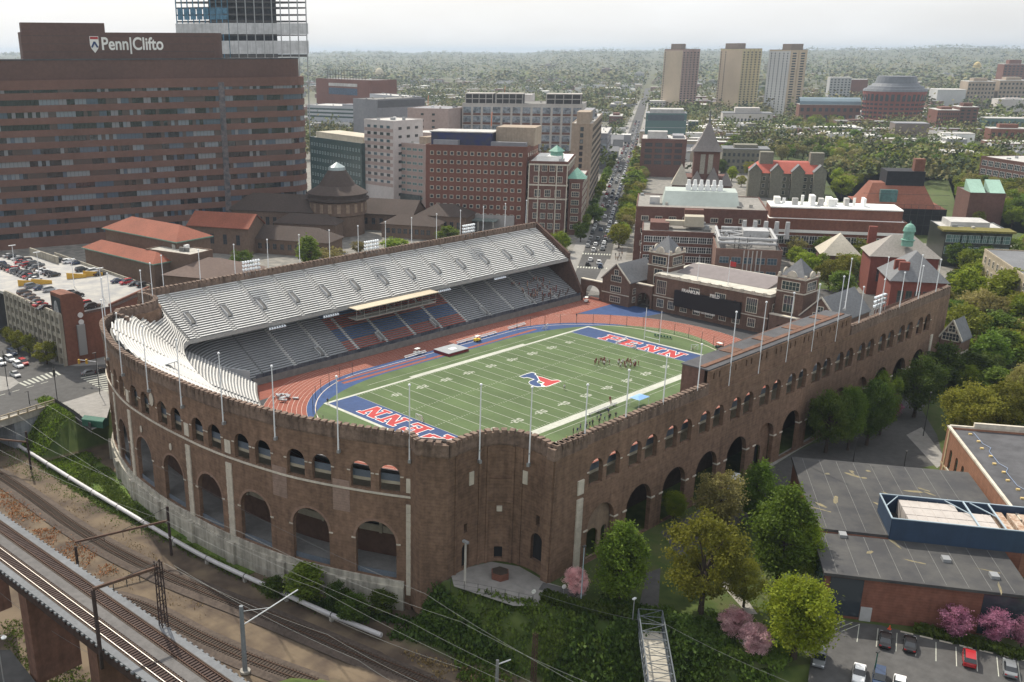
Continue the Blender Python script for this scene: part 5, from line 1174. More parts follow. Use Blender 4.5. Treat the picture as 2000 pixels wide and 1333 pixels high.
# lamp posts, signs, fence, planter by the near corner
def lamp(x,y,h,label,arm=0,grp='lamp posts',M=STEEL):
    t=thing('lamp_post',label,'lamp post',(x,y,gz(x,y) if h>0 else 0),0,grp); mb=MB(); mb.tube((0,0,0),(0,0,h),.11,.08,8); mb.build('post',M,t); mb=MB(); mb.box(-.35,.35,-.18,.18,h,h+.18); mb.build('lamp_head',POLE if M is STEEL else DSTEEL,t)
p=G(1134,1183); lamp(p.x,p.y,11.,'pale blue steel pole beside the pink blossom tree',M=mat('pale_blue_post',(.3,.37,.42),.5,.1,1.))
p=G(1235,1218); lamp(p.x,p.y,4.5,'white camera lamp pole at the end of the footbridge')
for i,(x,y,h) in enumerate(((1803,852,11),(1666,905,6),(1765,915,4),(1520,880,6))): p=G(x,y); lamp(p.x,p.y,h,f'{ORD[i]} dark lamp post on the service road behind the gym',M=DSTEEL,grp='dark lamp posts on the service road')
p=G(1706,1322); lamp(p.x,p.y,4.2,'green lamp post between the cars in the front row',M=mat('green_post',(.02,.09,.07),.6,.1,1.))
p=G(908,1140); t=thing('utility_pole','short concrete pole standing left of the concave bay','pole',(p.x,p.y,0)); mb=MB(); mb.tube((0,0,-1),(0,0,8.2),.22,.18,8); mb.build('pole',CONC,t); mb=MB(); mb.box(-.25,.25,-.6,.6,7.9,8.3); mb.build('pole_cap',STEEL,t)
t=thing('brick_planter','round red brick planter in front of the bay door','planter',(-86.8,-66.2,0)); mb=MB(); mb.tube((0,0,0),(0,0,1.2),1.7,1.7,6); mb.build('planter_wall',BRR,t); mb=MB(); mb.tube((0,0,1.2),(0,0,1.3),1.5,1.5,6); mb.build('planter_soil',mat('soil',(.06,.045,.035),.95,.3,2.),t)
t=thing('patio_fence','thin black fence along the edge of the patio','fence'); P=Path([tuple(V2(G(*p,.0))) for p in ((880,1150),(930,1158),(985,1170),(1040,1182))]); 
for i in range(7): c=P.at(P.len*i/6); mb=MB(); mb.tube((*c,-.5),(*c,1.8),.05); mb.build('fence_post',DSTEEL,t)
mb=MB()
for z in (.2,1.,1.75): 
    for i in range(12): mb.tube((*P.at(P.len*i/12),z),(*P.at(P.len*(i+1)/12),z),.02,.02,4)
mb.build('fence_rail',DSTEEL,t)
for i,(x,y) in enumerate(((1041,1178),(1100,1168))): p=G(x,y); t=thing('round_sign',('left','right')[i]+' round white sign on the patio','sign',(p.x,p.y,0)); mb=MB(); mb.tube((0,0,0),(0,0,2.3),.05); mb.build('sign_post',STEEL,t); mb=MB(); mb.tube((0,-.04,2.2),(-.02,-.09,2.2),.42,.42,14); mb.build('sign_face',WHITE,t)
for i in range(6): 
    p=G(1300+9*i,1212+2*i); 
mb=MB()
for i in range(9): c=V2(G(1290+5*i,1203+1.2*i)); e=V2(G(1298+5*i,1220+1.2*i)); mb.bar((*c,.12),(*e,.12),.35,.16)
tag(mb.build('concrete_steps',STONE),'low concrete steps leading from the path to the footbridge','steps')
scatter([(1850,850),(1838,660),(1855,560),(2020,500),(2020,900),(1905,872),(1860,870)],46,['lime','olive','green','tan','lime','dark'],(8,13),'fresh leaved tree in the dense grove at the right edge','dense grove at the right edge',1,gap=4.5,seed=31)
# ---------------------------------------------------------------- plants on the railway banks (ground cover: stuff)
def cover(name,M,spots,seed,leaf=.35,hh=.5):
    r=random.Random(seed); mb=MB()
    for x,y,z,s_ in spots(r):
        for j in range(s_):
            c=Vector((x+r.gauss(0,.5),y+r.gauss(0,.5),z+r.random()*hh)); d=Vector((r.gauss(0,1),r.gauss(0,1),r.gauss(.7,.7))).normalized(); a=d.orthogonal().normalized(); b=d.cross(a); L_=leaf*r.uniform(.5,1.3); mb.face([c-a*L_,c+b*L_*.6,c+a*L_,c-b*L_*.6])
    return tag(mb.build(name,M),kind='stuff')
def slope_spots(y0,y1,n,k,d0=7,d1=22,th=.0):
    def f_(r):
        c=0
        for _ in range(n*12):
            if c>=n: return
            y=r.uniform(y0,y1); d=r.uniform(d0,d1); x=xtrack(y)+d
            if abs(y)<60 and x>min([p_.x for p_ in CP.p if abs(p_.y-y)<5]+[-94])-1.6: continue
            if x>-96 and -84<y<-58: continue
            if mnoise.noise((x/7,y/7,3))<th-.15*r.random(): continue
            c+=1; yield x,y,gz(x,y),k
    return f_
IVY=leafmat('ivy',(.075,.13,.018),(.12,.18,.028),.3); SCRUB=leafmat('scrub',(.035,.065,.012),(.07,.11,.02),.3); DRY=leafmat('dry_weeds',(.2,.14,.07),(.27,.19,.09),.2); ORG=leafmat('orange_weeds',(.26,.1,.035),(.32,.15,.06),.2)
cover('bank_ivy',IVY,slope_spots(12,80,4200,7,5.5,17,-.3),1,.3,.5); cover('bank_grass',leafmat('bright_grass',(.11,.2,.014),(.17,.26,.025),.3),slope_spots(40,78,1500,8,7,17,.02),2,.3,.5)
cover('bank_scrub',SCRUB,slope_spots(-104,-60,2600,9,7,22,-.2),3,.42,1.0); cover('bank_ivy',IVY,slope_spots(-112,-62,1400,7,10,26,.1),4,.35,.6)
cover('wall_foot_scrub',SCRUB,slope_spots(-62,-22,500,10,6.5,13,.0),5,.4,.9); cover('wall_foot_grass',IVY,slope_spots(-30,56,1300,6,5.2,12,-.2),6,.25,.35)
def flat_spots(pts,n,k,z=-9,th=-.1):
    P=gpoly(pts,z)
    def f_(r):
        c=0; x0,x1=min(p[0] for p in P),max(p[0] for p in P); y0,y1=min(p[1] for p in P),max(p[1] for p in P)
        for _ in range(n*12):
            if c>=n: return
            x,y=r.uniform(x0,x1),r.uniform(y0,y1)
            if inside((x,y),P) and mnoise.noise((x/5,y/5,9))>th-.2*r.random(): c+=1; yield x,y,gz(x,y),k
    return f_
cover('orange_weeds',ORG,flat_spots([(0,955),(60,965),(180,1060),(230,1120),(180,1130),(60,1040),(0,1000)],420,5),7,.22,.4); cover('dry_weeds',DRY,flat_spots([(0,900),(120,960),(300,1080),(470,1180),(420,1220),(250,1150),(0,990)],650,3,th=.05),8,.18,.25)
cover('dry_weeds',DRY,flat_spots([(780,1270),(900,1300),(1000,1333),(1000,1360),(880,1340)],260,4,-8.8),9,.25,.5); cover('low_weeds',IVY,flat_spots([(0,860),(120,930),(330,1060),(300,1062),(100,955),(0,900)],420,4),10,.18,.25)
cover('park_grass',leafmat('park_grass',(.08,.13,.015),(.12,.15,.03),.2),flat_spots([(0,1160),(60,1165),(180,1280),(220,1360),(0,1360)],1100,4,-4,-.5),11,.25,.3)
cover('bank_ivy',IVY,flat_spots([(880,1165),(1060,1200),(1185,1228),(1185,1335),(1000,1335),(900,1260)],1500,6,-2,-.3),22,.35,.7); cover('right_bank_weeds',IVY,flat_spots([(1180,1230),(1240,1240),(1265,1340),(1180,1340)],700,6,-1,-.3),12,.35,.6); cover('right_bank_weeds',leafmat('bright_weeds',(.08,.13,.02),(.12,.17,.03),.2),flat_spots([(1310,1250),(1480,1290),(1560,1340),(1320,1345)],700,6,-.0,.0),13,.35,.6)
cover('right_bank_scrub',SCRUB,flat_spots([(1320,1240),(1400,1260),(1560,1335),(1330,1345)],160,5,0,.0),14,.4,.8)
# shrubs against the concrete base, each on its own
for i,(bx,by,ty,w) in enumerate(((600,1170,1095,80),(535,1165,1120,50),(660,1190,1135,60),(745,1195,1150,60),(690,1215,1160,70),(860,1240,1180,90))):
    p=G(bx,by,-8.7); h=ZAT(p,ty)+8.7; tree(p.x,p.y,-9,max(2.,h),w*SC(p),'dark' if i else 'green',f'{ORD[i]} shrub at the foot of the concrete base counting from the tallest','shrubs at the concrete base',1,i)
sheet('park_road',[gpoly([(-60,1270),(20,1270),(70,1333),(110,1420),(-60,1420)],-4)],ASPH,-3.97)
p=G(12,1360,-4); t=thing('park_lamp','double headed white lamp in the bottom left corner','lamp post',(p.x,p.y,-4)); hh=ZAT(p,1242)+4; mb=MB(); mb.tube((0,0,0),(0,0,hh),.1,.08); mb.build('post',STEEL,t); mb=MB(); mb.tube((-.9,.6,hh),(.9,-.6,hh),.05); mb.build('lamp_arm',STEEL,t)
for e in (-1,1): mb=MB(); mb.lathe((e*.8,-e*.55),[(.05,hh),(.42,hh-.35),(.4,hh-.5)],10); mb.build('lamp_head',POLE,t)
# ---------------------------------------------------------------- building kit
WMESH={}
WST={'white':(WHITE,GLASS),'stone':(STONE,GLASS),'dark':(DSTEEL,GLASS),'blue':(STEEL,GLASSB),'teal':(plain('pale_frame',(.45,.5,.5)),plain('teal_glass',(.1,.17,.17),.1,spec=.9)),'blind':(STONE,mat('drawn_blind',(.45,.45,.42),.8,.3,.05)),
     'brown':(plain('brown_frame',(.1,.06,.05)),GLASS)}
def win_mesh(w,h,style,mull=1):
    k=(round(w,2),round(h,2),style,mull)
    if k in WMESH: return WMESH[k]
    mb=MB(); t=.12 if style!='stone' else .22
    mb.box(-w/2,w/2,-.03,.05,0,h,1)
    for x0,x1,z0,z1 in ((-w/2-t,w/2+t,h,h+t),(-w/2-t,w/2+t,-t,0),(-w/2-t,-w/2,0,h),(w/2,w/2+t,0,h)): mb.box(x0,x1,-.03,.12,z0,z1)
    for i in range(1,mull+1): x=-w/2+w*i/(mull+1); mb.box(x-.05,x+.05,.05,.09,0,h)
    if h>1.6: mb.box(-w/2,w/2,.05,.085,h*.5-.04,h*.5+.04)
    me=bpy.data.meshes.new('window'); me.from_pydata(mb.v,[],mb.f); [me.materials.append(m_) for m_ in WST[style]]; me.polygons.foreach_set('material_index',mb.m); WMESH[k]=me; return me
WIN={}
def windows(parent,A,B,zs,n,w,h,style,mull=1,margin=.5,skip=()):
    """n windows per row on the wall from A to B (seen from outside A is at the left), rows at heights zs"""
    A,B=V2(A),V2(B); d=(B-A); L_=d.length; d.normalize(); a=math.atan2(d.y,d.x); L2=L_-2*margin; nrm=Vector((d.y,-d.x))
    for j,z in enumerate(zs):
        for i in range(n):
            if (i,j) in skip: continue
            p=A+d*(margin+L2*(i+.5)/n)+nrm*.0; WIN.setdefault(parent.name,[]).append((parent,(p.x,p.y,z),a+math.pi,win_mesh(w,h,style,mull)))
def flush_windows():
    for nm,l in WIN.items():
        l.sort(key=lambda e:(Vector(e[1])-CAM).length)
        for e in l[:100]:
            o=bpy.data.objects.new('window',e[3]); COL.objects.link(o); o.parent=e[0]; o.location=e[1]; o.rotation_euler=(0,0,e[2]); KIDS.setdefault(e[0].name,[]).append(o)
        rest=l[100:]
        if rest:
            mb=MB(); ms=[]
            for p,lc,a,me in rest:
                T=Matrix.Translation(lc)@Matrix.Rotation(a,4,'Z'); i0=len(mb.v); mb.v+=[tuple(T@v.co) for v in me.vertices]
                for f in me.polygons:
                    M=me.materials[f.material_index]
                    if M not in ms: ms.append(M)
                    mb.f.append(tuple(i0+v for v in f.vertices)); mb.m.append(ms.index(M))
            tag(mb.build('windows',ms,rest[0][0]),kind='stuff')
    WIN.clear()
class Blk:
    """block whose front runs between two roof corners of the photo; depth goes straight back"""
    def __init__(s,name,label,near,by,far,depth,wall,roof,parent=None,cat='building',H=None,par=.8,z0=-.3,foot=True,ang=None):
        P0=G(near[0],by,0); s.H=H if H is not None else ZAT(P0,near[1]); s.A=V2(G(*near,s.H)); s.B=V2(G(*far,s.H))
        if ang is not None:
            a=math.radians(ang); d=Vector((math.cos(a),math.sin(a))); t0,t1=0.,400.
            e=1 if far[0]<near[0] else -1
            if e<0: d=-d
            for _ in range(50):
                m_=(t0+t1)/2; q=s.A+d*m_
                if (PX((q.x,q.y,s.H))[0]-far[0])*e>0: t0=m_
                else: t1=m_
            s.B=s.A+d*t0
        s.d=(s.B-s.A).normalized(); s.L=(s.B-s.A).length; n=Vector((-s.d.y,s.d.x)); s.n=n if n.dot(s.A-V2(CAM))>0 else -n; s.D=depth
        s.C=s.B+s.n*depth; s.E=s.A+s.n*depth; s.t=parent or thing(name,label,cat); H=s.H
        mb=MB(); mb.prism([tuple(p) for p in (s.A,s.B,s.C,s.E)],z0,H-.06); s.wall=mb.build('wall',wall,s.t)
        mb=MB(); 
        if par: 
            for a_,b_ in ((0,.35),): 
                for u0,u1,v0,v1 in ((-.08,s.L+.08,-.08,.35),(-.08,s.L+.08,depth-.35,depth+.08),(-.08,.35,.35,depth-.35),(s.L-.35,s.L+.08,.35,depth-.35)): mb.prism(s.rect(u0,u1,v0,v1),H-.5,H+.4)
        mb.prism(s.rect(.3,s.L-.3,.3,depth-.3),H-.05,H+.05,1); s.roof=mb.build('roof',[wall if par else roof,roof],s.t)
        rq=random.Random(int(abs(near[0]*7+near[1])))
        if par and s.L>8 and depth>10:
            for i in range(rq.randint(4,8)): u=rq.uniform(1,s.L-4); v=rq.uniform(3,depth-4); mb=MB(); mb.prism(s.rect(u,u+rq.uniform(.8,2.6),v,v+rq.uniform(.8,2.2)),H+.05,H+rq.uniform(.7,1.9)); mb.build('roof_unit',rq.choice((ALU,STEEL,CONC,CONCD)),s.t)
        if foot: FOOT.append(s.rect(-2,s.L+2,-2,depth+2))
    def rect(s,u0,u1,v0,v1): return [tuple(s.A+s.d*u+s.n*v) for u,v in ((u0,v0),(u1,v0),(u1,v1),(u0,v1))]
    def pt(s,u,v,z): return (*(s.A+s.d*u+s.n*v),z)
    def front(s,zs,n,w,h,style,mull=1,margin=1.,u0=0,u1=None,skip=()):
        a,b=s.A+s.d*u0,s.A+s.d*(s.L if u1 is None else u1)
        flip=(s.d.x*-s.n.y+s.d.y*s.n.x)<0
        if Vector((s.d.y,-s.d.x)).dot(-s.n)<0: a,b=b,a
        windows(s.t,a,b,zs,n,w,h,style,mull,margin,skip)
    def side(s,zs,n,w,h,style,mull=1,margin=1.,v0=0,v1=None):
        """the visible return wall at the near corner"""
        a,b=s.A+s.n*v0,s.A+s.n*(s.D if v1 is None else v1)
        if Vector(((b-a).y,-(b-a).x)).dot(-s.d)<0: a,b=b,a
        windows(s.t,a,b,zs,n,w,h,style,mull,margin)
    def rows(s,n,z0=1.5,z1=None): z1=(s.H-1.2) if z1 is None else z1; st=(z1-z0)/n; return [z0+st*i+st*.25 for i in range(n)]
    def strips(s,n,frac,M,z0=2.,z1=None,side=True,u0=0.,u1=None,name='window_band'):
        z1=(s.H-1.5) if z1 is None else z1; st=(z1-z0)/n; u1=s.L if u1 is None else u1
        for i in range(n):
            z=z0+st*i+st*.3; mb=MB(); mb.prism(s.rect(u0+.4,u1-.4,-.06,.0),z,z+st*frac)
            if side: mb.prism(s.rect(-.06,0,.4,s.D-.4),z,z+st*frac)
            mb.build(name,M,s.t)
    def box(s,u0,u1,v0,v1,h,M,name='penthouse',z=None): z=s.H+.05 if z is None else z; mb=MB(); mb.prism(s.rect(u0,u1,v0,v1),z,z+h); return mb.build(name,M,s.t)
STRIPG=mat('strip_glazing',(.05,.065,.08),.15,.75,.35,col2=(.3,.34,.38),spec=.9,detail=6)  # paler noise tone paints sky reflection into the glass
# ---------------------------------------------------------------- gymnasium with two towers behind the far end of the field
GYB=mat('gym_brick',(.17,.105,.08),.9,.25,1.2,streak=.2,brick=.6)
wh=thing('towered_gymnasium','dark brick gymnasium with two square towers and pale stone windows behind the track','building')
mb=MB(); mb.box(90.5,118,-20,23.5,-.2,13.0); mb.build('wall',GYB,wh)
mb=MB(); mb.box(90.2,118.3,-20.3,23.8,12.3,12.8); mb.box(90.25,90.6,-20.2,23.7,5.2,5.5)
for i in range(11): mb.box(90.1,90.8,-18.5+i*4,-17.6+i*4,12.8,13.5)
mb.build('cornice',STONE,wh)
mb=MB(); mb.box(90.5,118,-20,23.5,13.0,13.2); mb.build('roof',mat('pale_membrane',(.5,.48,.42),.85,.2,.4),wh); mb=MB(); mb.face([(97,19,13.3),(97,-15.5,13.3),(107,-15.5,15.2),(107,19,15.2)]); mb.face([(97,19,13.25),(97,-15.5,13.25),(97,-15.5,13.3),(97,19,13.3)]); mb.face([(107,19,15.2),(107,-15.5,15.2),(117,-15.5,13.3),(117,19,13.3)]); mb.face([(97,-15.5,13.2),(117,-15.5,13.2),(107,-15.5,15.2)]); mb.face([(97,19,13.2),(107,19,15.2),(117,19,13.2)]); mb.build('upper_roof',mat('mauve_roof',(.2,.175,.175),.8,.15,.4),wh)
for y,zb,w,h in ((20.5,6.3,3.6,4.6),(7.5,6.8,3.6,3.6),(-2.5,6.8,3.6,3.6),(-14.,6.3,3.6,4.6)): windows(wh,(90.5,y+2),(90.5,y-2),[zb],1,w,h,'stone',4,.0)
for y in (20.5,16,11,6,1,-4,-9,-14.5): windows(wh,(90.5,y+2),(90.5,y-2),[1.6],1,2.4,2.6,'stone',3,.0)
windows(wh,(90.5,-20),(118,-20),[2,7],5,2.4,2.6,'stone',2,1.)
def gtower(x0,y0,s_,ze):
    tw=MB(); tw.box(x0,x0+s_,y0,y0+s_,-.2,ze); o=tw.build('tower',GYB,wh); c=(x0+s_/2,y0+s_/2)
    mb=MB(); 
    for z,h in ((ze-5.2,.35),(ze-.6,.5)): mb.box(x0-.25,x0+s_+.25,y0-.25,y0+s_+.25,z,z+h)
    # curved gables on the four sides
    for dx,dy in ((1,0),(-1,0),(0,1),(0,-1)):
        q=[(c[0]+dx*(s_/2+.1)-dy*r_*math.cos(t)*1.,c[1]+dy*(s_/2+.1)+dx*r_*math.cos(t)) for r_,t in [(1.7,math.pi*i/10) for i in range(11)]]
        z=[ze+1.9*math.sin(math.pi*i/10) for i in range(11)]; k=.45
        f=[(*p,zz) for p,zz in zip(q,z)]; g_=[(p[0]-dx*k,p[1]-dy*k,zz) for p,zz in zip(q,z)]; mb.face(f); mb.face(g_[::-1])
        for i in range(10): mb.face([f[i],f[i+1],g_[i+1],g_[i]])
    for dx in (-1,1):
        for dy in (-1,1): mb.obox((c[0]+dx*s_/2*.94,c[1]+dy*s_/2*.94),0,.35,.35,ze,ze+.9)
    mb.build('tower_trim',STONE,o); mb=MB(); mb.hip(c,0,s_/2-.5,s_/2-.5,ze,ze+5.4,0,over=0); mb.build('tower_roof',SLATE,o)
    windows(wh,(x0,y0+s_),(x0,y0),[ze-4.3],1,s_*.62,2.6,'stone',4,.0); windows(wh,(x0,y0),(x0+s_,y0),[ze-4.3],1,s_*.62,2.6,'stone',4,.0); windows(wh,(x0,y0+s_),(x0,y0),[ze-11.5],1,s_*.36,5.2,'stone',2,.0)
gtower(95.5,21.,9,19.8); gtower(93.5,-29.5,9.2,19.5)
sb=thing('scoreboard','long black scoreboard with white lettering on the gymnasium front','scoreboard'); mb=MB(); mb.box(89.2,90.3,-10.6,14.4,3.4,8.9); mb.build('board',plain('black_screen',(.008,.009,.014),.5),sb); mb=MB(); 
for y in (-8,0,8): mb.box(90.2,90.6,y-.2,y+.2,2.6,9.2)
mb.build('board_frame',DSTEEL,sb)
def text3d(s_,size,M,parent,loc,rot,name='lettering',ext=.06,font_sx=1.,align='CENTER'):
    c=bpy.data.curves.new(name,'FONT'); c.body=s_; c.size=size; c.extrude=ext; c.align_x=align; c.offset=size*.02; o=bpy.data.objects.new(name,c); COL.objects.link(o); dg=bpy.context.evaluated_depsgraph_get(); me=bpy.data.meshes.new_from_object(o.evaluated_get(dg)); bpy.data.objects.remove(o)
    me.materials.clear(); me.materials.append(M); o=bpy.data.objects.new(name,me); COL.objects.link(o); o.location=loc; o.rotation_euler=rot; o.scale=(font_sx,1,1)
    if parent: o.parent=parent; KIDS.setdefault(parent.name,[]).append(o)
    return o
RW=(math.pi/2,0,-math.pi/2)
text3d('FRANKLIN',1.5,WHITE,sb,(89.15,8.0,8.95),RW); text3d('FIELD',1.5,WHITE,sb,(89.15,-1.2,8.95),RW); text3d('ROBERT WOOD JOHNSON FAMILY SCOREBOARD' if False else 'FAMILY SCOREBOARD',.8,WHITE,sb,(89.1,2,2.75),RW)
# gabled lodges either side and the gates
def lodge(x0,x1,y0,y1,ze,zr,label,rot=0):
    t=thing('gabled_lodge',label,'building'); mb=MB(); mb.box(x0,x1,y0,y1,-.2,ze); mb.build('wall',GYB,t); mb=MB(); mb.gable(((x0+x1)/2,(y0+y1)/2),rot,(x1-x0)/2 if not rot else (y1-y0)/2,(y1-y0)/2 if not rot else (x1-x0)/2,ze,zr,0,1,.3); mb.build('roof',[SLATE,GYB],t)
    mb=MB(); ym=(y0+y1)/2
    if not rot:
        for sg in (-1,1): mb.bar((x0-.35,ym+sg*((y1-y0)/2+.4),ze-.3),(x0-.35,ym,zr+.15),.5,.35)
        mb.box(x0-.2,x0,y0,y1,ze*.42,ze*.42+.3)
        mb.build('gable_coping',STONE,t); windows(t,(x0,ym+2.6),(x0,ym-2.6),[1.,ze*.42+.9,ze-.6],1,4.2,1.9,'stone',4,0); windows(t,(x0,ym+1),(x0,ym-1),[ze+1.8],1,1.6,1.7,'stone',1,0)
    windows(t,(x0,y0),(x1,y0),[1.5,ze*.5],4,1.5,1.8,'stone',1,1); flush=None
    return t
lodge(86.5,104,31,43,9.2,15.,'gabled brick lodge left of the gymnasium'); lodge(90,112,-43,-31,9.,15.5,'gabled brick lodge behind the raised press level'); lodge(85.5,93,-79,-73.6,12,17.,'narrow gabled lodge at the far end of the arcade wall')
def gate(x,y0,y1,h,aw,ah,label):
    t=thing('arched_gate',label,'gate'); P=Path([(x,y1),(x,y0)]); arch_wall(P,0,y1-y0,-.2,h,[((y1-y0)/2,aw,.0,ah*.55,ah*.45)],th=1.2).build('wall',GYB,t); mb=MB(); mb.box(x-.2,x+1.4,y0,y1,h,h+.35); mb.build('coping',STONE,t); mb=MB(); 
    i=y0+ (y1-y0)/2-aw
    while i<y0+(y1-y0)/2+aw: mb.box(x+.6,x+.68,i,i+.08,0,ah*.55); i+=.4
    mb.build('iron_gate',DSTEEL,t)
gate(90.3,24,31,8.2,2.8,5.4,'arched brick gate between the lodge and the gymnasium'); gate(88,43.2,54,6.5,3.4,4.8,'arched gate at the far end of the red track'); gate(90.3,-31,-20.5,7.,2.8,4.6,'arched gate right of the scoreboard wall')
for i,(px_,b_) in enumerate(((1345,517),(1394,530),(1445,543))):
    p=G(px_,b_+8,13.2); t=thing('roof_flagpole',('left','middle','right')[i]+' flagpole on the gymnasium roof','flagpole',(92.5,p.y,13.2),0,'flagpoles on the gymnasium roof'); mb=MB(); mb.tube((0,0,0),(0,0,8.5),.12,.07,6); mb.build('pole',POLE,t)
    if i==2: mb=MB(); mb.box(-.03,.03,-2.2,0,6.6,8.2); mb.build('flag',RED,t)
# ---------------------------------------------------------------- hospital tower with the sign, far left
CB=mat('hospital_brick',(.12,.068,.055),.8,.15,.6); CBL=mat('hospital_brick_light',(.16,.086,.066),.8,.15,.6)
cl=thing('hospital_tower','huge brown hospital tower with ribbon windows and a white roof sign','building')
Rr=Vector((108.9,247.5)); Lr=V2(G(0,490,0)); fd=(Lr-Rr).normalized(); fn=Vector((fd.y,-fd.x)); fn=fn if fn.dot(Rr-V2(CAM))>0 else -fn
Rr=Rr+fd*next(i for i in range(200) if max(PX((*(Rr+fd*i+fn*14+fd*14*(1-math.cos(t_*.1))-fn*14*math.sin(t_*.1)+(-fd*0)),60))[0] for t_ in range(16))<617); Lt=Rr+fd*230
CLP=[Rr+fn*14]+[Rr+fn*14+fd*14*(1-math.cos(t))-fn*14*math.sin(t) for t in [math.pi/2*i/8 for i in range(1,9)]]+[Lt]
def clp(off=0.,dep=24): 
    c=Rr+fn*14+fd*14; out=[]
    for i in range(9): t=math.pi/2*i/8; out.append(c+(-fd*math.cos(t)-fn*math.sin(t))*(14+off))
    out.append(Lt-fn*off); out.append(Lt+fn*dep); out.append(c-fd*(14+off)+fn*(dep-14)); return [tuple(p) for p in out]
zt=75.7; NF=13; fl_=zt/ (NF+.9)
mb=MB(); mb.prism(clp(-.6),0,zt-1); mb.build('core',mat('dark_core',(.03,.03,.035),.6,.2,1.),cl)
PANES=[plain('pane_dark',(.02,.025,.03),.08,spec=.9),plain('pane_blue',(.07,.1,.14),.1,spec=.9),plain('pane_blind',(.2,.21,.22),.6),plain('pane_sky_reflection',(.17,.2,.23),.15,spec=.9),plain('pane_brown',(.07,.05,.045),.2,spec=.8)]  # the palest glass tone carries a bright sky reflection in its colour
rwin=random.Random(8)
def ribbon(z0,z1):
    P=Path(clp(-.25)[:10]); mb=MB(); s_=0.; run=0; mi=0
    while s_<P.len-2:
        if run<=0: run=rwin.choice((1,1,2,3,5)); mi=rwin.choice((0,0,0,0,1,1,3,4,4,2))
        run-=1; w_=1.75; a,b=P.at(s_),P.at(min(P.len,s_+w_-.12)); mb.face([(*a,z0),(*b,z0),(*b,z1),(*a,z1)],mi if rwin.random()<.85 else rwin.randint(0,4)); s_+=w_
    mb.build('window_band',PANES,cl)
for i in range(NF+1):
    z=zt-fl_*(i+.0)-fl_*.54 if i else zt-fl_*.75
    h=fl_*.54 if i else fl_*.75
    mb=MB(); mb.prism(clp(.15),max(-.3,z) if i<NF else -.3,z+h-(.0) if i else zt); mb.build('brick_band',CBL if i%1==0 else CB,cl)
    if i<NF: ribbon(z-fl_*.46,z+.05)
    mb=MB(); zz=z
mb=MB(); mb.prism(clp(-2.4),zt,zt+8.6); mb.build('brick_band',CB,cl); mb=MB(); mb.prism(clp(-2.2),zt+8.6,zt+9.2,1); mb.build('roof',[CB,ROOF],cl)
# vertical slot
s_=(Rr+fd*0); u=min(range(1,200),key=lambda i:abs(PX((*(Rr+fd*i),40))[0]-441)); 
mb=MB(); mb.prism([tuple(Rr+fd*(u+a)-fn*b) for a,b in ((-1.5,.2),(1.5,.2),(1.5,-3),(-1.5,-3))],6,zt-2); mb.build('vertical_slot',mat('slot_panel',(.17,.14,.14),.3,.6,.5,col2=(.05,.06,.07)),cl)
# penthouse with the sign
z0=zt+9.2; u1=min(range(1,200),key=lambda i:abs(PX((*(Rr+fd*i+fn*8),90))[0]-440)); u2=min(range(1,229),key=lambda i:abs(PX((*(Rr+fd*i+fn*8),90))[0]-42)); zp=ZAT((Rr+fd*u1+fn*8),65)
pp=[Rr+fd*(u1+5*(1-math.cos(t)))+fn*(8+5-5*math.sin(t)) for t in [math.pi/2*i/6 for i in range(7)]]+[Rr+fd*u2+fn*8,Rr+fd*u2+fn*20,Rr+fd*u1+fn*20]
mb=MB(); mb.prism([tuple(p) for p in pp],z0-.6,zp); mb.build('penthouse',CB,cl); u3=min(range(1,229),key=lambda i:abs(PX((*(Rr+fd*i+fn*14),95))[0]-203)); mb=MB(); mb.prism([tuple(Rr+fd*a+fn*b) for a,b in ((u3,12),(u2-1,12),(u2-1,19),(u3,19))],zp,zp+4.2); mb.build('penthouse',CB,cl)
mb=MB(); 
for z in (z0+3,z0+6.5,z0+10): mb.prism([tuple(p-fn*.08) for p in pp[6:8]]+[tuple(p+fn*.1) for p in pp[6:8]][::-1],z,z+.12)
mb.build('panel_joint',DSTEEL,cl)
ut=min(range(1,229),key=lambda i:abs(PX((*(Rr+fd*i+fn*8),88))[0]-198)); pz=ZAT((Rr+fd*ut+fn*8),97.5); phh=ZAT((Rr+fd*ut+fn*8),73)-pz
ra=math.atan2(-fd.y,-fd.x); loc=Rr+fd*ut+fn*7.9; sgn=thing('roof_sign','white lettered sign with a red and white shield on the brown penthouse','sign'); ue=min(range(1,229),key=lambda i:abs(PX((*(Rr+fd*i+fn*8),88))[0]-319)); wid_=(ut-ue)
sx_=text3d('Penn|Clifto',phh*1.42,WHITE,sgn,(loc.x,loc.y,pz),(math.pi/2,0,ra),align='LEFT'); bx_=max(v.co.x for v in sx_.data.vertices); sx_.scale=(wid_/bx_,1,1)
us=min(range(1,229),key=lambda i:abs(PX((*(Rr+fd*i+fn*8),88))[0]-187)); c=Rr+fd*us+fn*7.9; hw=min(range(1,60),key=lambda i:abs(PX((*(Rr+fd*(us+i*.1)+fn*8),88))[0]-177))*.1
def shield(s_,dz,y,M,nm):
    mb=MB(); q=[(-1,1),(1,1),(1,-.1),(.75,-.6),(0,-1.15),(-.75,-.6),(-1,-.1)]; k=[(c-fd*(x*hw*s_)-fn*y,pz+phh*.45+zv*phh*.62*s_+dz) for x,zv in q]; mb.face([(*p,z) for p,z in k]); mb.face([(*(p+fn*.2),z) for p,z in k][::-1])
    for i in range(7): (p,z),(p2,z2)=k[i],k[(i+1)%7]; mb.face([(*p,z),(*(p+fn*.2),z),(*(p2+fn*.2),z2),(*p2,z2)])
    mb.build(nm,M,sgn)
shield(1,0,.12,WHITE,'shield'); mb=MB(); mb.prism([tuple(c-fd*(x*hw*.9)-fn*y) for x,y in ((-1,.16),(1,.16),(1,.3),(-1,.3))],pz+phh*.45+phh*.62*.62,pz+phh*.45+phh*.62*.93); mb.build('shield_band',RED,sgn)
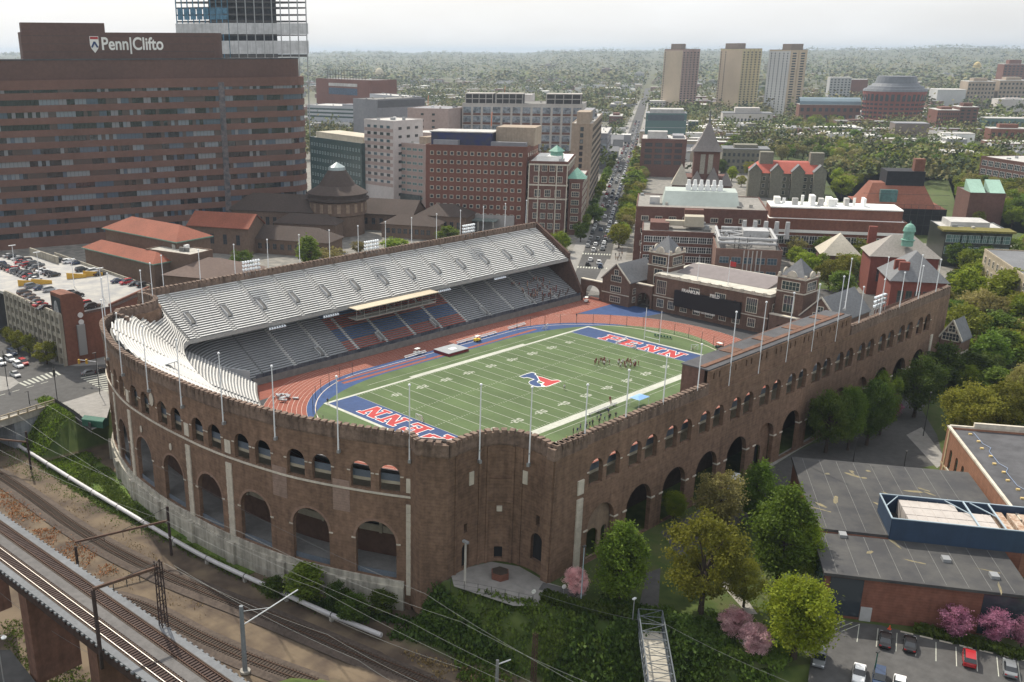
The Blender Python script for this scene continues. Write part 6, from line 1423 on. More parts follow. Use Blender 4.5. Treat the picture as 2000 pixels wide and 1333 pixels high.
mb=MB()
for a,b,c_,d in ((-.65,-.45,0,.3),(.65,-.45,0,.3)): mb.bar((*(c-fd*(a*hw)-fn*.3),pz+phh*.45+b*phh*.6),(*(c-fd*(c_*hw)-fn*.3),pz+phh*.45+d*phh*.6),.2,phh*.14)
mb.build('shield_chevron',BLUE,sgn); FOOT.append(clp(3)); 
# tower under construction behind it
ct=thing('unfinished_tower','tower under construction with bare steel floors and white tarpaulins behind the hospital','building'); dd=600.; e=ray(447,60); c0=CAM+e*(dd/ (e.x*_f.x+e.y*_f.y+e.z*_f.z)); k=SC((c0.x,c0.y,90)); ra_=Vector((_r.x,_r.y)).normalized(); rb=Vector((_f.x,_f.y)).normalized(); c0=V2(c0)
wl,wr=109*k,147*k; da=(-ra_*.93+rb*.36); db=(ra_*.96+rb*.28); fp_=[c0,c0+db*(wr/.96),c0+db*(wr/.96)+da*(wl/.93),c0+da*(wl/.93)]; zf=lambda y:ZAT(c0,y)
SLB=mat('slab_edge',(.09,.085,.085),.8,.3,1.); 
for i,y in enumerate((-30,-14,2,13,27,40)): mb=MB(); mb.prism([tuple(p) for p in fp_],zf(y)-.9,zf(y)); mb.build('floor_slab',SLB,ct)
for y0,y1,nm,M in ((67,45,'tarpaulin',mat('white_tarpaulin',(.55,.56,.57),.7,.25,.25,streak=.2)),(106,80,'tarpaulin',mat('white_tarpaulin',(.55,.56,.57)))):
    mb=MB(); q=[p+(p-(fp_[0]+fp_[2])/2)*.025 for p in fp_]; mb.prism([tuple(p) for p in q],zf(y0),zf(y1)); mb.build(nm,M,ct)
mb=MB(); mb.prism([tuple(p) for p in fp_],zf(70),zf(68)); mb.prism([tuple(p) for p in fp_],zf(112),zf(107)); mb.build('floor_slab',SLB,ct)
for i in range(2):
    a_,b_=(fp_[0],fp_[1]) if i==0 else (fp_[0],fp_[3])
    for j in range(10): p=a_+(b_-a_)*(j/9); mb=MB(); mb.tube((*p,0),(*p,zf(-30)),.38,.38,6); mb.build('steel_column',STEEL if i==0 else mat('blue_netting',(.08,.2,.3),.7,.4,.5),ct)
mb=MB(); q=[fp_[0]+(fp_[2]-fp_[0])*.25,fp_[0]+(fp_[1]-fp_[0])*.75+(fp_[3]-fp_[0])*.2,fp_[2]+(fp_[0]-fp_[2])*.2,fp_[3]+(fp_[1]-fp_[3])*.25]; mb.prism([tuple(p) for p in q],0,zf(-32)); mb.build('core',mat('dark_core2',(.06,.06,.075),.9,.5,.5),ct)
mb=MB()
for j in range(8): p=fp_[0]+da*(wl/.93*j/8)-da*.0; mb.prism([tuple(p),tuple(p+da*(wl/.93/8*.8)),tuple(p+da*(wl/.93/8*.8)+db*.3),tuple(p+db*.3)],zf(38-(j%2)*0),zf(14))
mb.build('safety_net',mat('blue_netting',(.08,.2,.3)),ct)
# ---------------------------------------------------------------- museum: rotunda and brown roofs
MBR=mat('museum_brick',(.17,.115,.085),.9,.25,1.); MRF=mat('brown_tile_roof',(.075,.055,.047),.9,.25,1.2)
ro=thing('museum_rotunda','round museum rotunda with a dark conical roof and glass lantern','building'); c=G(661,455,0); c=V2(c); Rd=58*SC((c.x,c.y,20)); ze=ZAT(c,386); za=ZAT(c,330)
mb=MB(); mb.lathe(c,[(Rd*.9,-.5),(Rd*.9,ze*.55),(Rd*.97,ze*.58),(Rd*.97,ze)],32); mb.build('drum',MBR,ro); mb=MB(); mb.lathe(c,[(Rd*.96,ze-1.2),(Rd*1.07,ze-.4),(Rd*1.07,ze+.3),(Rd*.98,ze+.5),(Rd*.98,ze+2.2),(Rd*1.03,ze+2.4),(Rd*1.03,ze+2.8),(Rd*.62,ze+6.4),(Rd*.3,za-.6),(.3,za)],32); mb.build('conical_roof',MRF,ro)
mb=MB(); mb.lathe(c,[(Rd*.3,za-1.2),(Rd*.28,za+.9),(.2,za+3.2)],12); mb.build('lantern',mat('lantern_glass',(.35,.42,.42),.3,.2,1.),ro)
for i in range(20):
    t=2*math.pi*i/20; p=c+Vector((math.cos(t),math.sin(t)))*Rd*.965; mb=MB(); mb.obox(tuple(p),t,.12,.9,ze*.66,ze*.9); mb.build('blind_arch',mat('arch_infill',(.3,.22,.16)),ro)
FOOT.append([tuple(c+Vector((math.cos(i*.785),math.sin(i*.785)))*Rd*1.1) for i in range(8)])
def hall(name,label,near,by,far,depth,rise,wall,roof,H=None,ang=None,kind='gable',wn=0,trim=None):
    b=Blk(name,label,near,by,far,depth,wall,roof,H=H,par=0,ang=ang); bpy.data.objects.remove(b.roof); KIDS[b.t.name]=[o for o in KIDS[b.t.name] if o is b.wall]
    c=(b.A+b.C)/2; a=math.atan2(b.d.y,b.d.x); mb=MB()
    if kind=='gable': mb.gable(tuple(c),a,b.L/2,b.D/2,b.H,b.H+rise,0,1,.8)
    else: mb.hip(tuple(c),a,b.L/2,b.D/2,b.H-.05,b.H+rise,over=.9,rx=max(0.01,b.L/2-b.D/2) if b.L>b.D else 0,ry=0 if b.L>b.D else b.D/2-b.L/2)
    mb.build('roof',[roof,wall],b.t)
    if trim: mb=MB(); mb.prism(b.rect(-1,b.L+1,-1,b.D+1),b.H-.5,b.H-.08); mb.build('eaves',trim,b.t)
    if wn: b.front([b.H*.35],wn,1.8,b.H*.35,'brown',1,2)
    return b
hall('museum_wing','long museum wing with dark roof left of the rotunda',(636,414),462,(452,425),17,7,MBR,MRF,ang=124,wn=12); hall('museum_wing','low museum wing with skylights in front of the rotunda',(655,440),475,(535,456),12,4,MBR,MRF,kind='hip',ang=124,wn=8)
hall('museum_wing','front museum wing with dark roof behind the far stand',(640,475),505,(450,490),16,5,MBR,MRF,kind='hip',ang=118,wn=12); hall('museum_wing','brown gabled museum wing right of the rotunda',(805,420),455,(700,405),20,6,MBR,MRF,kind='gable',ang=118,wn=6); hall('museum_wing','low dark museum wing nearest the middle floodlights',(850,443),470,(745,455),14,4,MBR,MRF,kind='hip',ang=118,wn=8); hall('museum_wing','hipped dark museum wing in front of the brick hospital',(910,425),462,(815,408),16,5,MBR,MRF,kind='hip',ang=118,wn=6)
TRM=mat('green_eaves',(.17,.3,.24),.7,.2,1.)
hall('archive_wing','brown wing with red tile roof beside the hospital tower',(484,445),500,(368,455),15,5,MBR,TILE,ang=118,wn=4); b=hall('archive_wing','upper red tile roofed wing with green eaves behind the garage',(345,472),545,(205,445),16,4.5,MBR,TILE,kind='hip',H=19,ang=None,wn=0,trim=TRM); hall('archive_wing','lower red tile roofed wing with green eaves next to the garage',(300,515),550,(165,483),10,3,MBR,TILE,H=13,kind='hip',trim=TRM); hall('archive_wing','brown roofed pavilion between garage and far stand',(455,548),575,(320,560),24,5,MBR,mat('brown_roof',(.14,.1,.085),.9,.2,1.),H=10,kind='hip',ang=118)
b=Blk('archive_block','plain brown brick block below the red tile roofs',(372,500),560,(285,488),12,MBR,CONC,H=16); 
# ---------------------------------------------------------------- parking garage with roof cars, street corner
gr=thing('parking_garage','concrete parking garage with open decks and cars on its roof','parking garage'); zg=15.2
gp=[V2(G(x,y,zg)) for x,y in ((11,572),(118,618),(215,598),(292,563),(106,498),(-90,508),(-95,530))]
GC=mat('garage_concrete',(.36,.33,.27),.9,.2,.6,streak=.35); mb=MB(); mb.prism([tuple(p) for p in gp],zg-.9,zg-.05); mb.build('roof_deck',mat('garage_deck',(.38,.365,.335),.9,.15,.2,col2=(.26,.26,.265)),gr)
fa_,fb_=gp[0],gp[1]; fdir=(fb_-fa_).normalized(); fl2=(fb_-fa_).length; fo=Vector((fdir.y,-fdir.x)); fo=fo if fo.dot(fa_-V2(CAM))<0 else -fo
for i in range(5):
    z=zg-3.05*i; mb=MB(); mb.prism([tuple(fa_+fo*.3),tuple(fb_+fo*.3),tuple(fb_-fo*.3),tuple(fa_-fo*.3)],z-.9,z+.75 if i==0 else z+.35); mb.build('deck_edge',GC,gr)
    for e_ in (gp[3:5],gp[5:7]): mb=MB(); mb.prism([tuple(e_[0]),tuple(e_[1]),tuple(e_[1]+Vector((.4,.4))),tuple(e_[0]+Vector((.4,.4)))],z-.9,z+.9); mb.build('deck_edge',GC,gr)
nb=12
for j in range(nb+1): p=fa_+fdir*(fl2*j/nb); mb=MB(); mb.obox(tuple(p+fo*.15),math.atan2(fdir.y,fdir.x),.35,.5,-.2,zg+.5); mb.build('column',GC,gr)
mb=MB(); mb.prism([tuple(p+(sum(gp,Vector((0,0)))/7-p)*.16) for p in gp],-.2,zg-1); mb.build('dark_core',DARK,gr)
mb=MB(); mb.prism([tuple(gp[2]),tuple(gp[3]),tuple(gp[3]+Vector((-.3,.5))),tuple(gp[2]+Vector((-.3,.5)))],-.2,zg+.6); mb.prism([tuple(gp[1]),tuple(gp[2]),tuple(gp[2]+Vector((.3,.5))),tuple(gp[1]+Vector((.3,.5)))],-.2,zg-.2); mb.build('brick_wall',BRR,gr); FOOT.append([tuple(p) for p in gp])
# curved brick stair tower with a tall banner at the corner
tw=thing('stair_tower','curved brick stair tower with a tall black and white banner at the garage corner','tower'); a=V2(G(134,715,0)); tn=-fdir; td=-fo; ht=ZAT(a,577); w0=next((i*.25 for i in range(8,120) if PX((*(a+td*i*.25),ht*.85))[0]>163),12)
prof=[(0,0),(0,ht),(w0*.35,ht*1.005)]+[(w0*.35+w0*.65*math.sin(t),ht*.86+ht*.145*math.cos(t)) for t in [math.pi/2*i/8 for i in range(1,9)]]+[(w0,0)]
f=[(*(a+td*u),z) for u,z in prof]; g_=[(*(a+td*u+tn*7),z) for u,z in prof]; mb=MB(); mb.face(f); mb.face(g_[::-1]); [mb.face([f[i],g_[i],g_[(i+1)%len(f)],f[(i+1)%len(f)]]) for i in range(len(f))]; mb.build('tower_wall',BRR,tw)
mb=MB(); mb.prism([tuple(a-td*.12+tn*v) for v in (0.6,)]+[tuple(a-td*.12+tn*6.4),tuple(a-td*.02+tn*6.4),tuple(a-td*.02+tn*.6)],ht*.42,ht*.95); bn=mb.build('banner',plain('black_banner',(.02,.022,.028),.6),tw); mb=MB(); q=[(a-td*.2+tn*(3.5+1.7*math.sin(t)*(1 if zf_>0 else 1)),ht*.68+ht*.22*math.cos(t)) for t,zf_ in [(6.283*i/14,1) for i in range(14)]]; mb.face([(*p,z) for p,z in q]); mb.face([(*(p+td*.05),z) for p,z in q][::-1]); mb.build('banner_figure',mat('grey_figure',(.4,.4,.41),.7,.6,.6),bn)
for i in range(2): mb=MB(); p=a+td*(w0*.78)-tn*.05; z=ht*(.58+.1*i); mb.tube((p.x,p.y,z),(p.x-tn.x*.3,p.y-tn.y*.3,z),.8,.8,14); mb.build('round_sign',plain('sign_white',(.6,.6,.6),.6),tw)
mb=MB(); mb.prism([tuple(a+td*u-tn*v) for u,v in ((w0*.55,.02),(w0*.9,.02),(w0*.9,.7),(w0*.55,.7))],2.5,ht*.55); mb.build('stair_grille',STEEL,tw)
# street corner
sheet('street',[gpoly([(-300,760),(-20,640),(30,660),(110,712),(205,735),(420,640),(420,690),(215,742),(205,760),(110,792),(-300,880)])],ASPH,.03); sheet('side_street',[gpoly([(-60,640),(0,630),(115,712),(210,700),(215,720),(100,730),(0,690),(-60,690)])],ASPH,.034)
sheet('corner_pavement',[gpoly([(5,648),(0,600),(112,690),(208,688),(208,712),(150,716),(105,712)]),gpoly([(112,790),(208,762),(216,790),(205,830),(180,840)]),gpoly([(0,735),(25,738),(38,748),(20,760),(-40,775),(-40,730)])],PAVE,.045)
mb=MB()
for i in range(9): a_=V2(G(38+8.5*i,748-2.9*i)); b_=V2(G(51.5+8.2*i,754-2.6*i)); d_=(b_-a_); n_=Vector((-d_.y,d_.x)).normalized()*.32; mb.prism([tuple(a_-n_),tuple(a_+n_),tuple(b_+n_),tuple(b_-n_)],.02,.05)
for i in range(9): a_=V2(G(158+5.5*i,739+3.1*i)); b_=V2(G(212,729+4.4*i)); d_=(b_-a_); n_=Vector((-d_.y,d_.x)).normalized()*.3; mb.prism([tuple(a_-n_),tuple(a_+n_),tuple(b_+n_),tuple(b_-n_)],.02,.051)
for i in range(6): a_=V2(G(-60+28*i,790-8*i)); b_=V2(G(-46+28*i,786-8*i)); d_=(b_-a_); n_=Vector((-d_.y,d_.x)).normalized()*.12; mb.prism([tuple(a_-n_),tuple(a_+n_),tuple(b_+n_),tuple(b_-n_)],.02,.052)
tag(mb.build('crosswalk_lines',OFFW),kind='structure')
fdr=math.atan2(fdir.y,fdir.x)
for px_,py_,k,col,l in ((20,705,'suv','white','white car in the left lane queue at the corner'),(24,693,'suv','navy','dark blue car behind the white queue at the corner'),(36,717,'suv','white','white van like car second in the queue at the corner'),(46,712,'suv','red','red car waiting at the crosswalk'),(30,735,'sedan','silver','silver car nearest the crosswalk'),(2,712,'suv','white','white car cut by the left edge'),(175,732,'sedan','grey','grey car waiting by the brick stair tower'),(200,728,'sedan','black','dark car beside the curved wall at the corner')):
    p=G(px_,py_); car(p.x,p.y,.05,fdr if px_<100 else fdr+1.5,k,col,l,'cars at the street corner')
rr=random.Random(11); n_=0
for row,(x0,y0,x1,y1,cnt) in enumerate(((48,575,110,622,9),(62,562,150,580,6),(128,576,190,612,5),(0,520,70,548,12),(40,515,105,540,10),(118,512,165,518,4),(160,530,195,538,3),(230,552,280,560,4),(165,598,225,606,4),(10,500,75,520,9))):
    for i in range(cnt):
        f_=i/max(1,cnt-1); p=G(x0+(x1-x0)*f_,y0+(y1-y0)*f_,zg)
        if not inside((p.x,p.y),[tuple(q) for q in gp]): continue
        col=rr.choice(('black','black','white','grey','silver','navy','red','brown')); car(p.x,p.y,zg,fdr+1.57+rr.uniform(-.1,.1)+(3.14 if rr.random()<.4 else 0),rr.choice(('sedan','suv')),col,f'{ORD[i]} car in the {ORD[row]} row on the garage roof, {col}','cars on the garage roof'); n_+=1
for i,(x,y) in enumerate(((30,530),(78,545),(145,560),(200,580))): p=G(x,y,zg); t=thing('roof_lamp',f'{ORD[i]} tall lamp on the garage roof from the left','lamp post',(p.x,p.y,zg),0,'lamps on the garage roof'); mb=MB(); mb.tube((0,0,0),(0,0,9),.12,.08,6); mb.build('post',POLE,t); mb=MB(); mb.box(-1.2,1.2,-.2,.2,9,9.2); mb.build('lamp_head',POLE,t)
YW=mat('yellow_wall',(.55,.33,.06),.8,.15,.6)
for i,(x,y) in enumerate(((56,558),(82,556),(150,544),(182,540))): p=G(x,y,zg); mb=MB(); mb.face([(-3.2,0,0),(3.2,0,0),(3.2,0,1.1),(-3.2,0,2.1)]); mb.face([(-3.2,.3,0),(3.2,.3,0),(3.2,.3,1.1),(-3.2,.3,2.1)][::-1]); mb.face([(-3.2,0,2.1),(3.2,0,1.1),(3.2,.3,1.1),(-3.2,.3,2.1)]); mb.face([(3.2,0,0),(3.2,.3,0),(3.2,.3,1.1),(3.2,0,1.1)]); mb.face([(-3.2,0,0),(-3.2,0,2.1),(-3.2,.3,2.1),(-3.2,.3,0)]); o=mb.build('ramp_wall',YW); o.location=(p.x,p.y,zg); o.rotation_euler=(0,0,fdr+1.2); tag(o,f'{ORD[i]} yellow sloped ramp wall on the garage roof','ramp wall','yellow ramp walls on the garage roof')
o=None; a_=G(0,512,zg); mb=MB(); mb.box(-12,12,-.3,.3,0,2.6); o=mb.build('parapet_sign',GC); o.location=(a_.x+14,a_.y-6,zg); o.rotation_euler=(0,0,fdr-.5*0); tag(o,'concrete parapet with a green mark on the garage roof at the left edge','wall')
# bridge over the railway, its railing, dumpster, street poles
br=thing('street_bridge','concrete street bridge with a railing crossing the railway at the left','bridge'); a_=V2(G(108,790,.0)); b_=V2(G(-140,868,.0)); d_=(b_-a_).normalized(); n_=Vector((-d_.y,d_.x)); n_=n_ if n_.dot(a_-V2(CAM))>0 else -n_
L_=(b_-a_).length; pr=lambda u,v:tuple(a_+d_*u+n_*v)
mb=MB(); mb.prism([pr(0,0),pr(L_,0),pr(L_,26),pr(0,26)],-1.6,.02); mb.build('bridge_deck',CONC,br); mb=MB(); mb.prism([pr(-1,0.2),pr(12,.2),pr(12,26),pr(-1,26)],-9.5,-1.6); mb.build('abutment',mat('blue_grey_concrete',(.3,.32,.35),.9,.25,.5,streak=.4),br)
mb=MB(); mb.prism([pr(0,-.1),pr(L_,-.1),pr(L_,.25),pr(0,.25)],0,.35); mb.prism([pr(0,0),pr(L_,0),pr(L_,.2),pr(0,.2)],1.15,1.4); mb.prism([pr(0,.04),pr(L_,.04),pr(L_,.16),pr(0,.16)],.7,.8); u=0
while u<L_: mb.prism([pr(u,-.05),pr(u+.4,-.05),pr(u+.4,.22),pr(u,.22)],.3,1.45); u+=2.6
mb.build('railing',mat('tan_railing',(.4,.34,.25),.9,.2,1.),br)
t=thing('bank_fence','dark board fence along the top of the grassy bank','fence'); P=Path([tuple(V2(G(*p))) for p in ((108,788),(150,815),(178,838))]); mb=MB(); band(mb,P,0,P.len,-.05,.05,-1.2,1.4,2); mb.build('fence_panel',mat('dark_board',(.05,.045,.045),.9,.3,1.),t)
for i in range(7): q=P.at(P.len*i/6); mb=MB(); mb.box(q.x-.08,q.x+.08,q.y-.08,q.y+.08,-1.3,1.6); mb.build('fence_post',DSTEEL,t)
t=thing('dumpster','green dumpster beside the curved brick wall','dumpster',tuple(G(187,832)),math.radians(-60)); mb=MB(); mb.prism([(-3,-1.2),(3,-1.2),(3,1.2),(-3,1.2)],.1,1.9); mb.build('dumpster_body',mat('green_steel',(.02,.09,.06),.6,.25,1.),t); mb=MB(); mb.gable((0,0),0,3,1.2,1.9,2.5,0,0,.05); mb.build('dumpster_lid',mat('green_lid',(.05,.17,.12),.6,.2,1.),t)
for i,(x,y,ty,l) in enumerate(((113,790,712,'traffic light pole beside the bridge railing'),(195,770,690,'street lamp pole by the curved wall'),(15,755,685,'dark street pole at the left corner'),(58,790,765,'short street pole on the bridge'))):
    p=G(x,y); h=ZAT(p,ty); t=thing('street_pole',l,'pole',(p.x,p.y,0)); mb=MB(); mb.tube((0,0,0),(0,0,h),.13,.09,8); mb.build('post',DSTEEL,t); mb=MB(); mb.box(-.25,.25,-.25,.25,h*.7,h*.88) if i in (0,2) else mb.box(-.9,.2,-.15,.15,h,h+.15); mb.build('signal_head' if i in (0,2) else 'lamp_head',DSTEEL,t)
t=thing('signal_arm','pale arm with yellow traffic lights over the crosswalk','traffic light'); p=G(193,748); h=6.2; e=G(153,705,6.5); mb=MB(); mb.tube((p.x,p.y,0),(p.x,p.y,h),.12); mb.tube((p.x,p.y,h),(e.x,e.y,6.8),.09); mb.build('signal_mast',POLE,t)
for f_ in (.55,.97): q=Vector((p.x,p.y))+(V2(e)-V2(p))*f_; mb=MB(); mb.box(q.x-.25,q.x+.25,q.y-.25,q.y+.25,5.6,6.9); mb.build('signal_head',mat('signal_yellow',(.5,.3,.03),.6,.1,1.),t)
for i,(bx,by,ty,w) in enumerate(((20,675,635,22),(36,688,640,30),(58,697,648,30),(92,712,665,48),(8,660,640,20))): ptree(bx,by,ty,w,'olive',f'{ORD[i]} small street tree along the garage front','street trees along the garage',1,i)
for i,(bx,by,ty,w,k) in enumerate(((605,530,458,50,'green'),(475,540,482,48,'green'),(565,545,520,40,'lime'),(650,520,478,60,'tan'),(770,505,462,60,'lime'),(873,478,440,44,'green'),(1092,500,448,38,'lime'),(1130,460,432,26,'green'),(1100,490,455,30,'green'),(1160,440,395,40,'green'),(700,500,470,40,'tan'))): ptree(bx,by,ty,w,k,f'{ORD[i]} tree behind the far stand counting from the tallest','trees behind the far stand',1,i)
at_px(1,133,713,'person in a yellow vest standing at the stair tower corner',1,.05)
flush_windows()
# ---------------------------------------------------------------- beyond the stadium: hospital quarter left of the avenue
WCL=mat('white_cladding',(.56,.52,.5),.8,.12,.5); PINKC=mat('pink_cladding',(.4,.31,.28),.85,.15,.5); GREYC=mat('grey_cladding',(.24,.24,.26),.7,.15,.5); TANB=mat('tan_brick',(.36,.29,.225),.9,.2,.7,streak=.2); HBR=mat('hotel_red_brick',(.175,.075,.055),.9,.2,.8); DBR=mat('campus_brick',(.15,.075,.06),.9,.25,.8); TEALG=plain('teal_curtain_glass',(.09,.16,.16),.12,spec=.9); PALER=mat('pale_roof',(.5,.49,.47),.85,.25,.3); GREENG=mat('green_glass_wall',(.045,.085,.085),.2,.3,.5,spec=.8)
b=Blk('brick_hospital','dark red brick hospital block with a grid of small square windows',(1030,289),455,(832,281),30,HBR,CONCD,ang=120); b.front(b.rows(8,6),14,1.5,1.5,'stone',0,1.5); b.side(b.rows(8,6),5,1.5,1.5,'stone',0)
b.box(b.L*.1,b.L*.8,-.9,-.0,8.5,mat('pale_base',(.36,.34,.33),.9,.15,.6),'stone_base',-.2); b.front([5.],10,1.6,1.6,'dark',0,7,u0=b.L*.1,u1=b.L*.8); b.box(b.L*.25,b.L*.62,-8,-1,.5,mat('canopy_glass',(.2,.25,.24),.3,.3,1.),'entrance_canopy',6.); [b.box(b.L*f_,b.L*f_+.7,-7.6,-6.9,6.2,CONC,'canopy_column',-.2) for f_ in (.27,.42,.58)]
b.box(b.L*.36,b.L*.97,4,20,6.2,mat('blue_tarpaulin',(.02,.03,.12),.6,.5,.3,col2=(.05,.05,.07)),'covered_scaffold'); b.box(b.L*.35,b.L*.98,3.6,20.5,.5,PALER,'scaffold_roof',b.H+6.3); b.box(-2,b.L*.34,8,26,9.,TANB,'penthouse'); b.box(b.L*.68,b.L*.93,.6,4,2.6,GREYC,'roof_plant'); b.box(1,b.L*.36,1.5,5,2.2,GREYC,'roof_plant')
b=Blk('ornate_hospital','ornate brick building with pale stone trim and a white covered roof',(1110,318),460,(1034,308),42,DBR,WHITE,ang=124); 
for z0_,n_,w_,h_ in ((3,4,2.2,2.6),(8.,4,2.2,2.6),(13,4,2.2,2.6),(19,3,2.6,3.2),(26.,4,2.4,2.8),(31.5,4,2.4,2.8)):
    if z0_<b.H-3: b.front([z0_],n_,w_,h_,'stone',2,2.); b.side([z0_],8,1.8,2.4,'stone',1,2)
for z_ in (17.5,24.3,b.H-1.6): b.box(-.3,b.L+.3,-.3,0,.7,STONE,'stone_band',z_); b.box(-.3,0,0,b.D,.7,STONE,'stone_band',z_)
for u_ in (0,.27,.73,.985): b.box(b.L*u_,b.L*u_+.5,-.25,0,b.H-1,STONE,'stone_pier',0)
b.box(4,b.L-3,4,20,2.4,WHITE,'covered_roof'); c=b.pt(b.L*.35,9,b.H); mb=MB(); mb.hip(c[:2],0,2.6,2.6,b.H+4.5,b.H+7.5); mb.obox(c[:2],0,2.2,2.2,b.H,b.H+4.5); mb.build('green_cupola',COPPER,b.t)
b2=Blk('ornate_hospital','lower brick wing with a green hipped turret beside the avenue',(1138,352),460,(1112,350),40,DBR,PALER,ang=124); b2.front(b2.rows(6,2),1,3.5,2.2,'stone',3); b2.side(b2.rows(6,2),8,1.8,2.2,'stone',1,2); c=b2.pt(b2.L*.5,5,0); mb=MB(); mb.hip(c[:2],math.radians(34),4.5,4.5,b2.H+.4,b2.H+5.5); mb.build('turret_roof',COPPER,b2.t)
b=Blk('beige_tower','tall beige block running along the left side of the avenue',(1158,243),418,(1117,240),95,TANB,PALER,par=.6,ang=124); b.side(b.rows(11,4),18,1.5,1.9,'dark',0,2); b.front(b.rows(9,18),1,1.6,2.,'dark',0); b.box(2,b.L-2,6,26,6,TANB,'penthouse'); b.box(3,b.L-3,40,70,5,GREYC,'roof_plant')
b=Blk('avenue_block','low grey block with flat canopies further along the left of the avenue',(1187,262),330,(1160,262),70,GREYC,PALER,ang=124); b.strips(5,.4,STRIPG)
b=Blk('white_hospital','stepped pinkish white hospital with ribbon windows, taller left part',(768,238),408,(711,234),24,WCL,PALER); n0=9
for i in range(9):
    z=b.H-4-i*3.9
    if z>4: b.box(.3,b.L-.3,-.12,0,1.9,PINKC,'cladding_band',z-2.1); b.front([z],4,2.6,1.4,('blue','dark')[i%2],0,1.5)
b.side(b.rows(9,6),3,2.2,1.3,'dark',0,2)
b=Blk('white_hospital','stepped pinkish white hospital with ribbon windows, lower right part',(830,284),412,(769,279),24,PINKC,PALER)
for i in range(8):
    z=b.H-3.6-i*3.9
    if z>4: b.front([z],5,3.2,1.3,'teal',1,1.)
b.box(b.L*.1,b.L-1,-1.2,0,8.5,mat('lobby_glass',(.1,.12,.12),.2,.4,.6),'glazed_lobby',0); b.box(2,8,4,14,4,TANB,'roof_plant')
b=Blk('pink_block','plain pinkish block with a curved looking side behind the white hospital',(876,214),330,(796,212),40,PINKC,GREYC); b.front(b.rows(5,20),2,2.2,1.3,'dark',0,8); b=Blk('pink_block','lower pinkish block with one window behind the white hospital',(853,262),345,(797,258),20,PINKC,PALER); b.front([b.H-6],1,3,1.4,'dark',1)
b=Blk('louvre_block','dark grey louvred plant box above the white hospital',(830,192),300,(737,196),34,GREYC,CONCD); b.strips(1,.9,mat('dark_louvre',(.11,.11,.12),.6,.25,3.),b.H-9,b.H-1,name='louvre_screen'); b=Blk('white_slab','white slab building behind the louvred box',(790,190),270,(722,184),20,mat('blue_white',(.42,.43,.46),.7,.1,.4),PALER); b=Blk('white_slab','white office block with green ribbon windows left of the grey box',(728,210),262,(600,206),40,mat('blue_white',(.42,.43,.46)),PALER); b.strips(3,.45,GREENG,b.H-14,b.H-1.5); b.box(4,b.L*.5,6,20,2,GREYC,'roof_plant')
b=Blk('lab_brick_block','brown brick lab with blue windows and roof racks at far left',(722,158),250,(617,154),40,HBR,CONCD,ang=None); b.box(b.L*.22,b.L*.75,-.2,0,8,mat('blue_windows',(.06,.1,.17),.2,.5,.6),'window_band',b.H-18); b.box(b.L*.22,b.L*.75,-.25,0,3.6,PALER,'vent_band',b.H-8)
mb=MB()
for i in range(14): p=b.pt(b.L*.15+b.L*.7*i/13,6,b.H); mb.tube(p,(p[0],p[1],p[2]+12),.35,.3,5); 
for z in (5,11): mb.bar(b.pt(b.L*.15,6,b.H+z),b.pt(b.L*.85,6,b.H+z),.4,.4)
mb.build('roof_rack',DSTEEL,b.t)
b=Blk('green_glass_block','dark green glass block beside the hospital tower',(706,282),400,(605,268),30,GREENG,PALER); b.front(b.rows(6,6),18,1.2,1.6,'teal',0); b.box(3,b.L-3,3,20,3.5,mat('cream_plant',(.5,.45,.36),.8,.2,.5),'roof_plant')
LABC=mat('lab_concrete',(.46,.43,.4),.9,.15,.6); b=Blk('research_lab','long concrete research lab with brown panels and roof cooling frames',(1138,205),330,(903,192),45,LABC,CONCD,ang=124); 
for i in range(5): 
    z=b.H-7-i*7
    if z>3: 
        for j in range(12): b.box(b.L*(j+.1)/12,b.L*(j+.88)/12,-.1,.0,4.6,STRIPG,'window_band',z); b.box(b.L*(j+.1)/12,b.L*(j+.88)/12,-.2,.0,1.6,mat('brown_panel',(.16,.08,.06),.8,.15,1.),'spandrel_panel',z-1.7)
for u0,u1 in ((.02,.3),(.5,.72),(.75,.98)):
    b.box(b.L*u0,b.L*u1,4,18,7,mat('cooling_louvre',(.06,.055,.055),.7,.5,1.2),'cooling_unit'); b.box(b.L*u0-.4,b.L*u1+.4,3.5,18.5,.7,LABC,'cooling_frame',b.H+7.1); b.box(b.L*u0-.4,b.L*u1+.4,3.4,3.8,.6,LABC,'cooling_frame',b.H+3.4); [b.box(b.L*(u0+(u1-u0)*q/4)-.3,b.L*(u0+(u1-u0)*q/4)+.3,3.4,3.9,7,LABC,'cooling_frame') for q in range(5)]
b=Blk('white_shaft','pale windowless shaft in front of the research lab',(1038,186),300,(964,183),26,WCL,PALER,ang=124); b.front([b.H-14,b.H-24],1,3.2,3,'dark',1,0,u0=2,u1=b.L*.7)
# small red cranes seen over the hospital roofs
for i,(x,y) in enumerate(((836,196),(986,175),(1100,390) if 0 else (960,232))):
    p=G(x,y,45); t=thing('orange_hoist',f'{ORD[i]} tiny orange hoist above the hospital roofs from the left','hoist',(p.x,p.y,40),0,'orange hoists'); mb=MB(); mb.tube((0,0,0),(0,0,5),.3); mb.tube((0,0,5),(2,1.5,9),.25); mb.build('hoist_arm',plain('hoist_orange',(.6,.15,.05)),t)
